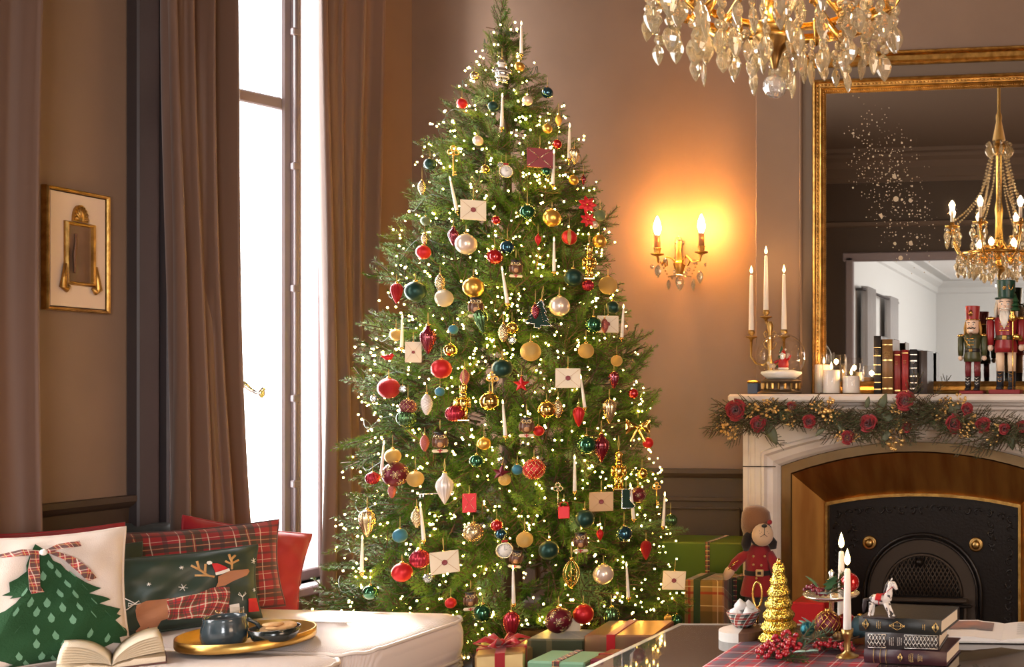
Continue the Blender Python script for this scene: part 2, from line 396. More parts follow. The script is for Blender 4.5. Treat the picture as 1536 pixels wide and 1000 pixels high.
curtain('brown velvet curtain between framed picture and bright window, gathered in deep folds', (3.36, 3.60), (3.36, 3.80), 3.2, .06, 3.2, 11, -3.33, .07)
curtain('brown velvet curtain on right of the bright window beside the tree', (4.07, 4.42), (4.06, 4.42), 3.2, .06, 3.2, 5, -3.32, .045)
for y0, y1, lb in ((.9, 2.98, 'dark curtain rod above the nearer window on the left wall'), (3.30, 4.48, 'dark curtain rod above the bright window')):
    t = thing('curtain_rod', lb, 'curtain rod', (-3.36, (y0+y1)/2, 3.22))
    MB().tube([(0, (y0-y1)/2, 0), (0, (y1-y0)/2, 0)], .014, 10).build('rod', BLACK, t)
    for s_ in (-1, 1): MB().ball((0, s_*(y1-y0)/2, 0), .028, 12).build('finial', BLACK, t); MB().box((-.07, s_*(y1-y0)*.44, 0), (.14, .02, .03), .004).build('bracket', BLACK, t)
hk = thing('curtain_holdback', 'silver curved curtain holdback hook at window edge', 'hook', (0, 0, 0))
p0 = at_x(357, 571, -3.36); p1 = at_x(392, 588, -3.30); dlt = p1-p0
MB().tube([p0, p0+dlt*.25+V((0, 0, -.005)), p0+dlt*.5+V((0, 0, -.012)), p0+dlt*.78+V((0, 0, -.012)), p1+V((0, 0, .004)), p1+V((.005, .004, .018))], [.013, .014, .010, .008, .008, .011], 10).build('hook', SILVER, hk)
MB().ball(p1+V((0, 0, -.004)), .016, 12, sc=(.6, 1, 1.2)).build('knob', SILVER, hk); MB().ball(p0, .019, 12, sc=(.7, 1, 1.2)).build('back_plate', SILVER, hk)

GCUR = mat('grey_linen_curtain', (.36, .35, .35), .8)
for y0, y1, lb in ((-2.95, -2.5, 'grey curtain in the next room, nearer one seen in the mirror'), (-4.25, -3.75, 'grey curtain in the next room, farther one seen in the mirror')):
    o = MB().grid(lambda u, v: (-2.95+.05*sin(u*6*2*pi)*(1-.2*v), y0+(y1-y0)*u, .05+2.32*v), 60, 6).build('curtain', GCUR); solid(o, .004); tag(o, lb, 'curtain')
t = thing('curtain_rod', 'dark curtain rod in the next room, seen in the mirror', 'curtain rod', (-2.95, -3.4, 2.33))
MB().tube([(0, -1.0, 0), (0, 1.0, 0)], .018, 8).build('rod', DARKW, t)
for s_ in (-1, 1): MB().box((-.05, s_*.9, 0), (.1, .02, .03), .003).build('bracket', DARKW, t)

for n_, x_, y0, y1 in ((3, 2.47, .37, 2.03), (4, 2.21, -5.73, -2.67)):      # made-up window frames added around the unseen fill lamps
    wq = struct(thing('window_%d' % n_, '', '')); del wq['label']; del wq['category']
    f = MB(); frame_rect(f, y0, y1, .60, 2.85, x_, .06, .06, (1.9,)); f.box((x_, (y0+y1)/2, 1.72), (.06, .06, 2.2), .006); f.build('window_frame', GREYW, wq)
# ---------------------------------------------------------------- fireplace
XC = -.89; MT = 1.118
MARBLE = mat('white_marble', (.72, .64, .57), .3, col2=(.55, .43, .34), nscale=4, stretch=(1, 1, 2.5), lo=.45, hi=.95, det=8)
BRASSH = mat('burnished_brass', (.74, .44, .14), .38, 1, (.50, .25, .08), 3.5, stretch=(4, 1, .6))
IRON = mat('black_cast_iron', (.016, .012, .010), .30, .4, bump=.5, bscale=90)
SOOT = mat('sooty_iron', (.045, .03, .02), .6, .3)
fp = thing('fireplace', 'white marble fireplace with arched brass hood and black iron grate', 'fireplace', (XC, BY, 0))
def outline(w_, zs, za, Y, n=14):
    p = [V((-w_, Y-BY, 0)), V((-w_, Y-BY, zs))]
    for i in range(1, n): x = -1+2*i/n; p.append(V((w_*x, Y-BY, zs+(za-zs)*(1-x*x))))
    return p+[V((w_, Y-BY, zs)), V((w_, Y-BY, 0))]
def loft(mb, outs, sel):
    k = len(outs[0])
    for A, B in zip(outs, outs[1:]):
        for j in range(k-1):
            if sel(j): mb.add([A[j], A[j+1], B[j+1], B[j]], [(0, 1, 2, 3)], 0, False)
    return mb
def prof(l): return [outline(*a) for a in l]
MO = prof([(.770, 1.06, 1.06, BY), (.770, 1.06, 1.06, 4.56), (.748, 1.06, 1.06, 4.56), (.745, 1.06, 1.06, 4.566), (.737, 1.06, 1.06, 4.566), (.734, 1.06, 1.06, 4.56), (.716, 1.06, 1.06, 4.56), (.714, 1.06, 1.06, 4.563),
  (.69, .865, .985, 4.563), (.684, .86, .978, 4.555), (.672, .85, .966, 4.555), (.664, .842, .958, 4.575), (.64, .82, .935, 4.582), (.626, .805, .918, 4.60), (.617, .797, .908, 4.62), (.617, .797, .908, 4.66)])
loft(MB(), MO, lambda j: j == 0).build('jamb', MARBLE, fp, fix=True); loft(MB(), MO, lambda j: j == 15).build('jamb', MARBLE, fp, fix=True)
loft(MB(), MO, lambda j: 0 < j < 15).build('lintel', MARBLE, fp, fix=True)
sj = MB()
for s_ in (-1, 1): sj.box((s_*.695, 4.558-BY, .797), (.15, .008, .0035), .0005)
sj.build('joint', SOOT, fp)
ms = MB(); ms.box((0, 4.64-BY, 1.1), (1.61, .36, .034), .009); ms.box((0, 4.66-BY, 1.076), (1.58, .31, .016), .006); ms.box((0, 4.675-BY, 1.058), (1.575, .28, .02), .005)
ms.build('mantel_shelf', MARBLE, fp)
everything = lambda j: True
loft(MB(), prof([(.617, .797, .908, 4.63), (.615, .795, .906, 4.622), (.572, .765, .866, 4.622), (.566, .76, .86, 4.63)]), everything).build('brass_band', mat('bronze_band', (.30, .20, .10), .34, 1, (.22, .14, .07), 5), fp, fix=True)
loft(MB(), prof([(.566, .76, .86, 4.625), (.448, .622, .668, 4.755)]), everything).build('brass_hood', BRASSH, fp, fix=True)
loft(MB(), prof([(.450, .624, .670, 4.755), (.449, .623, .669, 4.745), (.437, .610, .656, 4.745), (.434, .607, .653, 4.77)]), everything).build('inner_frame', AGOLD, fp, fix=True)
pl = outline(.44, .612, .658, 4.768)
ip = MB(); ip.add(pl, [tuple(range(len(pl)))], 0, False); plate = ip.build('iron_plate', IRON, fp)
q = random.Random(4); rl = MB(); yy = 4.764-BY
def curl(mb, x, z, r, a0, sg, yy, th=.0052):
    mb.tube([(x+r*(1-t)*cos(a0+sg*t*4.6), yy, z+r*(1-t)*sin(a0+sg*t*4.6)) for t in [i/9 for i in range(9)]], [th*(1-.05*i) for i in range(9)], 5)
for i in range(17):
    x = -.40+i*.05; zt = .555+.04*(1-(x/.43)**2)
    curl(rl, x, zt, .021, q.uniform(0, 6), 1 if i % 2 else -1, yy); rl.ball((x+.02, yy, zt+.012), .006, 6)
for s_ in (-1, 1):
    for i in range(10):
        z = .06+i*.05; curl(rl, s_*.395, z, .02, q.uniform(0, 6), s_, yy); rl.ball((s_*.40, yy, z+.02), .006, 6)
    for i in range(6): curl(rl, s_*(.31+.02*q.random()), .42+.022*i, .018, q.uniform(0, 6), s_, yy)
o = rl.build('relief_scrollwork', IRON, fp); o['kind'] = 'stuff'
for s_ in (-1, 1):
    k = MB(); T = M.Translation((s_*.245, 4.765-BY, .44)) @ M.Rotation(pi/2, 4, 'X')
    k.lathe([(.0, 0), (.031, 0), (.033, .006), (.027, .010), (.023, .008), (.018, .012), (.017, .02), (.010, .024), (0, .025)], 24, m=T); k.build('knob', BRASS, fp)
def arch(r, z0, yb, n=22, sx=1): return [V((-r*sx, yb, 0.02))]+[V((-r*sx*cos(pi*i/n), yb, z0+r*sin(pi*i/n))) for i in range(n+1)]+[V((r*sx, yb, 0.02))]
for r, th, y in ((.268, .009, 4.758), (.250, .006, 4.752)):
    MB().tube(arch(r, .215, y-BY), th, 8).build('arch_rib', IRON, fp)
A = arch(.246, .215, 4.756-BY); B = arch(.185, .215, 4.762-BY); sl = MB(); loft(sl, [A, B], everything); sl.build('arch_surround', SOOT, fp, fix=True)
la = MB()
def clipin(x, z): return z > .205 and (x/.18)**2+((z-.205)/.185)**2 < 1
for d in (-1, 1):
    for i in range(-24, 25):
        seg = [(i*.019+d*t*.55, .2+t) for t in [k*.005 for k in range(44)]]; run = [p for p in seg if clipin(*p)]
        if len(run) > 2: la.tube([(run[0][0], 4.758-BY, run[0][1]), (run[-1][0], 4.758-BY, run[-1][1])], .0033, 4)
la.build('lattice', SOOT, fp)
MB().tube([(.18*cos(pi*i/18), 4.757-BY, .205+.185*sin(pi*i/18)) for i in range(19)], .006, 6).build('lattice_rim', SOOT, fp)
MB().lathe([(0, 0), (.02, 0), (.022, .01), (.012, .018), (.017, .03), (0, .036)], 14, m=M.Translation((-.01, 4.757-BY, .36)) @ M.Rotation(pi/2, 4, 'X')).build('damper_knob', IRON, fp)
MB().box((0, 4.74-BY, .19), (.42, .03, .018), .005).build('fire_bar', SOOT, fp); MB().box((0, 4.74-BY, .165), (.46, .03, .012), .004).build('fire_bar', IRON, fp)
for i in range(13): MB().box((-.20+i*.0333, 4.745-BY, .09), (.014, .018, .14), .003).build('grate_bar', SOOT, fp)
# ---------------------------------------------------------------- mirror
def mirror_mat():
    m = bpy.data.materials.new('foxed_mirror'); m.use_nodes = True; N = m.node_tree.nodes; L = m.node_tree.links; b = N['Principled BSDF']
    b.inputs['Metallic'].default_value = 1; b.inputs['Roughness'].default_value = .015; b.inputs['Base Color'].default_value = (.74, .70, .64, 1)
    tc = N.new('ShaderNodeTexCoord'); sp = N.new('ShaderNodeSeparateXYZ'); L.new(tc.outputs['Object'], sp.inputs[0])
    x, z = sp.outputs[0], sp.outputs[2]
    # a drifting band of foxing from upper left towards the middle
    cx = nmath(N, L, 'ADD', -.20, nmath(N, L, 'MULTIPLY', nmath(N, L, 'SUBTRACT', 1.12, z), .30))
    d = nmath(N, L, 'DIVIDE', nmath(N, L, 'ABSOLUTE', nmath(N, L, 'SUBTRACT', x, cx)), .21)
    e = nmath(N, L, 'DIVIDE', nmath(N, L, 'ABSOLUTE', nmath(N, L, 'SUBTRACT', z, .97)), .46)
    r = nmath(N, L, 'SQRT', nmath(N, L, 'ADD', nmath(N, L, 'MULTIPLY', d, d), nmath(N, L, 'MULTIPLY', e, e)))
    msk = nmath(N, L, 'SUBTRACT', 1.0, r)
    tot = None
    for sc_, th in ((27, .62), (48, .55), (85, .45)):
        vo = N.new('ShaderNodeTexVoronoi'); vo.inputs['Scale'].default_value = sc_; L.new(tc.outputs['Object'], vo.inputs[0])
        cs = N.new('ShaderNodeSeparateColor'); L.new(vo.outputs['Color'], cs.inputs[0])
        on = nmath(N, L, 'GREATER_THAN', nmath(N, L, 'MULTIPLY', msk, 1.15), nmath(N, L, 'ADD', cs.outputs[0], .04))
        rad = nmath(N, L, 'MULTIPLY', nmath(N, L, 'ADD', cs.outputs[1], .25), .30)
        k = nmath(N, L, 'MULTIPLY', nmath(N, L, 'LESS_THAN', vo.outputs['Distance'], rad), on)
        tot = k if tot is None else nmath(N, L, 'MAXIMUM', tot, k)
    df = N.new('ShaderNodeBsdfDiffuse'); df.inputs[0].default_value = (.46, .37, .26, 1)
    mx = N.new('ShaderNodeMixShader'); L.new(nmath(N, L, 'MULTIPLY', tot, .85), mx.inputs[0]); L.new(b.outputs[0], mx.inputs[1]); L.new(df.outputs[0], mx.inputs[2])
    L.new(mx.outputs[0], N['Material Output'].inputs[0]); return m
MW, MZ = .52, 2.565
mr = thing('overmantel_mirror', 'large gilt framed antique mirror with speckled glass standing on mantel', 'mirror', (XC, 4.80, MT))
MB().box((0, .008, (MZ-MT)/2), (2*MW-.09, .006, MZ-MT-.09), .001).build('mirror_glass', mirror_mat(), mr)
def rect_frame(w_, z0, z1, prof_, name, m, par, y=0):     # mitred frame, prof (inset, forward)
    rows = [[V((-w_+i, y-d, z0+i)), V((w_-i, y-d, z0+i)), V((w_-i, y-d, z1-i)), V((-w_+i, y-d, z1-i))] for i, d in prof_]
    mb = MB()
    for a, b in zip(rows, rows[1:]):
        for k in range(4): mb.add([a[k], a[(k+1) % 4], b[(k+1) % 4], b[k]], [(0, 1, 2, 3)], 0, False)
    return mb.build(name, m, par, fix=True)
fr = rect_frame(MW, 0, MZ-MT, [(0, -.015), (0, .018), (.006, .026), (.014, .028), (.018, .018), (.034, .014), (.037, .02), (.042, .022), (.048, .012), (.058, -.004)], 'mirror_frame', AGOLD, mr)
bd = MB(); H_ = MZ-MT
def around(ins, step):
    out = []
    for s_ in (-1, 1):
        n = int((H_-2*ins)/step); out += [(s_*(MW-ins), ins+i*(H_-2*ins)/n, 0) for i in range(n+1)]
    n = int((2*MW-2*ins)/step); out += [(-MW+ins+i*(2*MW-2*ins)/n, H_-ins, 1) for i in range(n+1)]
    return out
for i, (x, z, hz) in enumerate(around(.026, .017)):
    bd.ball((x, -.018, z), .008, 6, sc=((1.2, .7, .7) if hz else (.7, .7, 1.2)), m=None)
bd.build('leaf_moulding', AGOLD, fr); bd = MB()
for x, z, hz in around(.052, .010): bd.ball((x, -.012, z), .0042, 5)
bd.build('beading', AGOLD, fr)
# ---------------------------------------------------------------- things on the mantel
def flame(parent, loc, h=.03, light=0):
    MB().lathe([(0, 0), (h*.13, h*.1), (h*.19, h*.28), (h*.15, h*.55), (h*.07, h*.8), (0, h)], 10, loc).build('flame', FLAME, parent)
    MB().tube([V(loc)-V((0, 0, h*.25)), V(loc)+V((0, 0, h*.08))], h*.03, 5).build('wick', BLACK, parent)
    if light:
        p = point('candle_light', (0, 0, 0), light, (1, .55, .2), .01); p.parent = parent; p.location = V(loc)+V((0, -.0, h*.5))
def taper(label, loc, h, r0, r1, tilt=(0, 0, 0), group=None, fl=.03, light=.25):
    t = thing('taper_candle', label, 'candle', loc, tilt, group)
    MB().lathe([(0, 0), (r0, 0), (r0, h*.02), (r0*.5+r1*.5, h*.5), (r1, h*.975), (r1*.7, h), (0, h)], 14).build('wax', WAX, t)
    flame(t, (0, 0, h+fl*.2), fl, light); return t
def mt(px, Y): p = at_y(px, 585, Y); return V((p.x, Y, MT))
def px2m(px_, p): return px_/ppm(p)
cb = mt(1155, 4.70); k_ = 1/ppm(cb)
cd = thing('candelabrum', 'brass three-arm candelabrum behind the snow globe', 'candelabrum', cb)
MB().lathe([(0, 0), (.055, 0), (.056, .008), (.04, .016), (.018, .03), (.012, .05), (.014, .07), (.009, .1), (.013, .14), (.008, .18), (.012, .22), (.009, .28), (.015, .31), (.008, .33)], 18).build('stem', BRASS, cd)
def cup(loc): return MB().lathe([(0, -.035), (.006, -.034), (.008, -.02), (.026, -.012), (.028, -.008), (.010, -.006), (.009, 0), (.016, .006), (.015, .02), (.010, .022), (0, .012)], 16, loc).build('candle_cup', BRASS, cd)
arms = {}
for nm, cx, cy in (('l', 1127, 498), ('m', 1149, 468), ('r', 1176, 497)):
    p = at_y(cx, cy, 4.70)-cb; p.y = 0; arms[nm] = (p, cx, cy); cup(p-V((0, 0, .012)))
for nm in 'lr':
    p = arms[nm][0]; s_ = p.x
    MB().tube([(0, 0, .16), (s_*.3, 0, .13), (s_*.75, 0, .14), (s_*1.02, 0, .17), (s_, 0, p.z-.045)], [.007, .006, .0055, .005, .006], 8).build('arm', BRASS, cd)
sc_ = MB()
for s_ in (-1, 1):
    for z in (.2, .245): sc_.tube([(s_*.006, 0, z), (s_*.022, 0, z+.012), (s_*.03, 0, z+.03), (s_*.02, 0, z+.042), (s_*.012, 0, z+.032)], .003, 5)
MB().tube([(0, 0, .3), (arms['m'][0].x, 0, arms['m'][0].z-.04)], .008, 8).build('stem_top', BRASS, cd)
sc_.build('scrollwork', BRASS, cd)
for nm, tp, lb in (('l', 412, 'lit taper candle in the outer cup of candelabrum, nearest the sconce'), ('m', 383, 'lit taper candle in the middle cup of candelabrum, tallest of the three'), ('r', 411, 'lit taper candle in the candelabrum cup nearest the mirror')):
    p, cx, cy = arms[nm]
    taper(lb, cb+p-V((0, 0, .0)), (cy-tp)*k_, .0125, .0075, group='tapers in the mantel candelabrum', fl=.036, light=.5)
# snow globe
gp = mt(1172, 4.585); ks = 1/ppm(gp)
sg = thing('snow_globe', 'snow globe with little Santa figure and snow on dark bronze base', 'snow globe', gp)
DBR = mat('dark_bronze', (.12, .085, .055), .35, .7)
MB().lathe([(0, 0), (.092, 0), (.094, .008), (.082, .012), (.078, .02), (.08, .05), (.088, .056), (.086, .062), (.07, .068), (0, .068)], 28).build('base', DBR, sg)
bb = MB()
for i in range(18): bb.box((.081*cos(i*pi/9), .081*sin(i*pi/9), .035), (.012, .012, .03), .004, rz=i*pi/9)
bb.build('base_ornament', BRASS, sg)
gz = .068+.096; gr = .108
MB().lathe([(gr*sin(a), gz-gr*cos(a)) for a in [.62+(pi-.62)*i/22 for i in range(22)]]+[(0, gz+gr)], 36).build('dome', thin_glass('globe_glass', (1, 1, 1), 1.45), sg)
MB().lathe([(0, .108), (.05, .106), (.088, .098), (.09, .09), (.06, .066), (0, .066)], 28, lobes=5, amp=.02).build('snow', mat('snow_white', (.85, .84, .82), .7), sg)
st = MB(); st.lathe([(0, 0), (.02, 0), (.024, .02), (.021, .04), (.012, .052), (0, .055)], 14, (.012, -.01, .108))
san = st.build('santa_coat', RED, sg)
MB().ball((.012, -.012, .17), .012, 10).build('santa_head', mat('toy_skin', (.75, .5, .38), .5), sg)
bea = MB(); bea.ball((.012, -.022, .163), .011, 8, sc=(1, .7, 1.2)); bea.lathe([(.021, .108), (.025, .112), (.021, .118)], 12, (.012, -.01, 0)); bea.ball((.022, -.008, .197), .005, 6); bea.tube([(-.0, -.02, .172), (.012, -.024, .18), (.024, -.02, .172)], .004, 5); bea.build('santa_trim', WHITE, sg)
ht = MB(); ht.lathe([(.012, .175), (.010, .185), (0, .2)], 10, (.012, -.01, 0)); ht.tube([(.034, -.01, .15), (.045, -.012, .172)], .006, 6); ht.tube([(-.008, -.014, .148), (-.026, -.02, .138)], .006, 6); ht.build('santa_hat', RED, sg)
dg = MB(); dg.ball((-.035, -.022, .124), .013, 8, sc=(1.4, .8, .9)); dg.ball((-.05, -.026, .136), .008, 8)
for x in (-.045, -.026): dg.tube([(x, -.025, .105), (x, -.024, .122)], .003, 5)
dg.build('toy_dog', mat('toy_dog_fur', (.62, .5, .36), .8), sg)
tt = MB()
for i in range(4): tt.lathe([(.03-.006*i, .118+i*.022), (0, .15+i*.022)], 12, (-.01, .035, 0))
tt.build('toy_fir', mat('toy_fir_green', (.03, .10, .06), .7), sg)
pb = mt(1131, 4.70); bx = thing('trinket_box', 'small blue and ochre trinket box behind the snow globe', 'box', pb)
MB().box((0, 0, .026), (.05, .04, .05), .004).build('body', mat('blue_enamel', (.06, .1, .2), .4), bx); MB().box((0, 0, .055), (.054, .044, .012), .004).build('lid', BRASS, bx)
# pillar candles in glass cylinders
PG = thin_glass('cylinder_glass', (1, 1, 1), 1.25)
for px, Y, wd, top, glt, lb in ((1236, 4.70, 30, 547, 529, 'ivory pillar candle in the back glass cylinder, close to the mirror frame'), (1247, 4.60, 27, 555, 532, 'tallest ivory pillar candle in clear glass cylinder, in front of mirror corner'), (1277, 4.61, 27, 564, 545, 'short ivory pillar candle in clear glass cylinder beside the mantel books')):
    p = mt(px, Y); s_ = 1/ppm(p); r = wd/2*s_; h = (591-top)*s_; gh = (591-glt)*s_
    t = thing('pillar_candle', lb, 'candle', p, group='pillar candles on the mantel')
    MB().lathe([(0, .004), (r*.9, .004), (r*.93, .01), (r*.93, h-.004), (r*.88, h), (r*.3, h-.006), (0, h-.008)], 24).build('wax', WAX, t)
    MB().lathe([(0, 0), (r, 0), (r+.002, .003), (r+.002, gh), (r-.0005, gh), (r-.0005, .004), (0, .003)], 28).build('glass_cylinder', PG, t)
    flame(t, (0, 0, h+.004), .032, 1.8)
# ---------------------------------------------------------------- books
PAGES = mat('cream_pages', (.72, .62, .47), .8, bump=.6, bscale=300, stretch=(1, 1, 1))
GILT = mat('gilt_tooling', (.75, .52, .2), .35, .9)
SILT = mat('silver_tooling', (.72, .68, .62), .35, .8)
def book(label, loc, rot, th, dp, ht, col, bands=(), boxes=(), gm=None, group=None, marks=(), rough=.45):
    """x = thickness, y = depth (spine at y=0), z = height"""
    t = thing('book', label, 'book', loc, rot, group); lm = mat('leather_cover', col, rough, bump=.3, bscale=120)
    c = MB(); ck = .0035
    c.box((-th/2+ck/2, dp/2, ht/2), (ck, dp, ht), .0012); c.box((th/2-ck/2, dp/2, ht/2), (ck, dp, ht), .0012)
    n = 8; vs = [(-th/2+th*i/n, -.006*sin(pi*i/n), z) for z in (0, ht) for i in range(n+1)]+[(-th/2+th*i/n, ck-.006*sin(pi*i/n), z) for z in (0, ht) for i in range(n+1)]
    m_ = n+1; fs = []
    for i in range(n): fs += [(i, i+1, m_+i+1, m_+i), (2*m_+i+1, 2*m_+i, 3*m_+i, 3*m_+i+1), (m_+i, m_+i+1, 3*m_+i+1, 3*m_+i), (i+1, i, 2*m_+i, 2*m_+i+1)]
    c.add(vs, fs, 0, True); cv = c.build('cover', lm, t)
    MB().box((0, dp/2-.001, ht/2), (th-2*ck-.0004, dp-.008, ht-.008), .001).build('pages', PAGES, t)
    gm = gm or GILT
    for z, w_ in bands:
        MB().grid(lambda u, v: (-th/2*.99+th*.99*u, -.0066*sin(pi*u)-.0012, z*ht+(v-.5)*w_), 8, 1).build('gilt_band', gm, cv)
    for k_, (z0, z1, x0, x1, kind) in enumerate(boxes):      # tooling: lattice or lettering strokes
        mb = MB(); q_ = random.Random(k_+len(label))
        Y_ = lambda x: -.0066*cos(pi*x/th)-.0010
        def seg(a, b, r=.0007): mb.tube([(a[0], Y_(a[0]), a[1]), (b[0], Y_(b[0]), b[1])], r, 4)
        X0, X1, Z0, Z1 = x0*th, x1*th, z0*ht, z1*ht
        if kind == 'lattice':
            for a, b in (((X0, Z0), (X1, Z0)), ((X1, Z0), (X1, Z1)), ((X1, Z1), (X0, Z1)), ((X0, Z1), (X0, Z0))): seg(a, b, .001)
            n_ = max(2, int((Z1-Z0)/.009)); dz = (Z1-Z0)/n_
            for i in range(n_):
                za, zb = Z0+i*dz, Z0+(i+1)*dz; xm = (X0+X1)/2
                for A_, B_ in (((X0, za), (xm, zb)), ((xm, zb), (X1, za)), ((X0, zb), (xm, za)), ((xm, za), (X1, zb))): seg(A_, B_)
        elif kind == 'orn':
            zc, xc_ = (Z0+Z1)/2, (X0+X1)/2
            for i in range(5):
                a = -1+i*.5; hw = (X1-X0)/2*(1-abs(a)*.7); seg((xc_-hw, zc+a*(Z1-Z0)/2), (xc_+hw, zc+a*(Z1-Z0)/2), .0009)
            seg((xc_, Z0), (xc_, Z1)); seg((X0, zc), (xc_, Z1)); seg((xc_, Z1), (X1, zc)); seg((X0, zc), (xc_, Z0)); seg((xc_, Z0), (X1, zc))
        else:                                     # lettering strokes across the spine
            z = Z0
            while z < Z1-.002:
                w_ = q_.uniform(.5, 1)*(X1-X0); x = (X0+X1)/2-w_/2
                while x < (X0+X1)/2+w_/2-.001:
                    d_ = q_.uniform(.0012, .0026); seg((x, z), (x+d_*.6, z+q_.uniform(-.0004, .0018)), .0005); seg((x, z+.0016), (x+d_*.5, z+.0016), .0004); x += d_
                z += .0048
        mb.build('gilt_tooling', gm, cv)
    return t
for px, Y, wd, top, col, lb, bands in (
  (1316, 4.62, 12, 503, (.03, .026, .025), 'tall black leather book with gold bands beside the pillar candles', (.08, .2, .34, .5, .66, .8)),
  (1331, 4.62, 17, 508, (.20, .10, .035), 'tan brown leather book on the mantel, thickest of the row', (.1, .3, .62, .9)),
  (1345.5, 4.63, 11, 525, (.22, .03, .025), 'dark red cloth book on mantel next to thick tan one', (.08, .9)),
  (1357.5, 4.63, 11, 524, (.30, .025, .025), 'brighter red book on mantel beside the black banded one', (.06, .93)),
  (1370, 4.63, 12, 523, (.03, .028, .03), 'short black book with silver bands at end of mantel row', (.12, .25, .4, .58, .74, .88)),
  (1384.5, 4.65, 14, 525, (.075, .06, .055), 'grey brown clothbound book closing the mantel row by the nutcrackers', ())):
    p = mt(px, Y); s_ = 1/ppm(p)
    book(lb, p, (0, 0, -.06), (wd-1)*s_, .12, (590-top)*s_, col, [(b, .0035 if i % 2 else .006) for i, b in enumerate(bands)], [(.68, .78, -.32, .32, 'text')] if bands else (), SILT if 'silver' in lb else None, 'books standing on the mantel')
# ---------------------------------------------------------------- nutcrackers
def nutcracker(label, loc, H, rz, hat, coat, legs, boots, hair, beard, trim, extra, grp):
    t = thing('nutcracker', label, 'nutcracker', loc, rz, grp); s = H/.36
    PM = lambda n, c, r=.35: mat(n, c, r)
    ch, cc, cl, cbm, chh = PM('hat_paint', hat), PM('coat_paint', coat), PM('leg_paint', legs), PM('boot_paint', boots), PM('hair_fur', hair, .9)
    sk = PM('face_paint', (.78, .56, .42)); be = PM('beard_fur', beard, .9)
    g = lambda *a: tuple(x*s for x in a)
    MB().box(g(0, 0, .007), g(.10, .07, .014), .003).build('base', PM('base_paint', (.25, .03, .035)), t)
    for sx in (-1, 1):
        MB().lathe([(0, 0), (.011*s, 0), (.0125*s, .03*s), (.0125*s, .058*s), (0, .058*s)], 12, g(sx*.019, 0, .014)).box(g(sx*.019, -.012, .019), g(.02, .03, .01), .003).build('boot', cbm, t)
        gb = MB()
        for z in (.03, .042, .054):
            gb.tube([g(sx*.019-.008, -.0105, .014+z), g(sx*.019, -.0125, .009+z), g(sx*.019+.008, -.0105, .014+z)], .0011*s, 4)
        gb.build('boot_trim', GOLD if trim else WHITE, t)
        MB().lathe([(0, 0), (.0125*s, 0), (.0135*s, .03*s), (.014*s, .075*s), (0, .075*s)], 12, g(sx*.019, 0, .072)).build('leg', cl, t)
        ar = MB(); ar.lathe([(0, 0), (.011*s, .002*s), (.013*s, .03*s), (.013*s, .075*s), (.008*s, .083*s), (0, .084*s)], 12, g(sx*.05, -.002, .155)); ar.build('arm', cc, t)
        MB().ball(g(sx*.05, -.004, .147), .011*s, 10).build('hand', sk, t)
        MB().lathe([(0, 0), (.017*s, 0), (.015*s, .008*s), (0, .011*s)], 12, g(sx*.048, 0, .236)).build('epaulette', GOLD, t)
    MB().lathe([(0, .132*s), (.036*s, .132*s), (.038*s, .15*s), (.031*s, .178*s), (.036*s, .21*s), (.038*s, .238*s), (.025*s, .246*s), (0, .247*s)], 18).build('coat', cc, t)
    MB().lathe([(.0325*s, .17*s), (.034*s, .172*s), (.034*s, .184*s), (.0325*s, .186*s)], 18).build('belt', BLACK if not trim else PM('belt_paint', (.05, .04, .02)), t)
    MB().box(g(0, -.034, .178), g(.016, .006, .014), .002).build('buckle', GOLD, t)
    fb = MB()
    for z in (.2, .213, .226):
        for sx in (-1, 1): fb.ball(g(sx*.012, -.036, z), .003*s, 6)
        fb.tube([g(-.012, -.0365, z), g(.012, -.0365, z)], .0013*s, 4)
    fb.build('frogging', GOLD, t)
    MB().lathe([(0, 0), (.02*s, 0), (.026*s, .008*s), (.027*s, .05*s), (.024*s, .056*s), (0, .056*s)], 16, g(0, 0, .247)).build('head', sk, t)
    hb = MB()
    for i in range(11):
        a = pi*(.02+i*.096); hb.tube([g(.027*cos(a), .027*sin(a), .297), g(.033*cos(a), .031*sin(a), .27), g(.035*cos(a), .033*sin(a), .238+.006*(i % 2))], [.006*s, .007*s, .003*s], 6)
    hb.build('hair', chh, t)
    bm = MB()
    if beard[0] > .4:
        for i in range(5): x = (-.012+.006*i); bm.tube([g(x, -.025, .262), g(x*.9, -.034, .24), g(x*.5, -.036, .205+.006*abs(i-2))], [.005*s, .006*s, .002*s], 6)
    else: bm.lathe([(0, 0), (.006*s, .012*s), (.009*s, .03*s), (.006*s, .036*s), (0, .037*s)], 8, g(0, -.031, .214))
    bm.build('beard', be, t)
    mo = MB()
    for sx in (-1, 1): mo.tube([g(0, -.0285, .268), g(sx*.008, -.0285, .270), g(sx*.015, -.025, .267), g(sx*.019, -.021, .272)], [.0028*s, .003*s, .002*s, .001*s], 6)
    mo.build('moustache', be if beard[0] > .4 else BLACK, t)
    MB().ball(g(0, -.029, .275), .0045*s, 8, sc=(1, 1.2, 1.3)).build('nose', sk, t)
    ey = MB(); pu = MB(); bw = MB()
    for sx in (-1, 1):
        ey.ball(g(sx*.010, -.0245, .284), .0042*s, 8, sc=(1, .5, .9)); pu.ball(g(sx*.010, -.0267, .284), .0018*s, 6)
        bw.tube([g(sx*.005, -.0265, .291), g(sx*.011, -.0258, .293), g(sx*.017, -.0225, .290)], .0014*s, 4)
    ey.build('eye', WHITE, t); pu.build('pupil', BLACK, t); bw.build('eyebrow', BLACK, t)
    MB().box(g(0, -.0275, .258), g(.018, .004, .006), .001).build('teeth', WHITE, t)
    hz = .302
    MB().lathe([(0, hz*s), (.027*s, hz*s), (.0275*s, (hz+.004)*s), (.031*s, .358*s), (.031*s, .36*s), (0, .36*s)], 18).build('hat', ch, t)
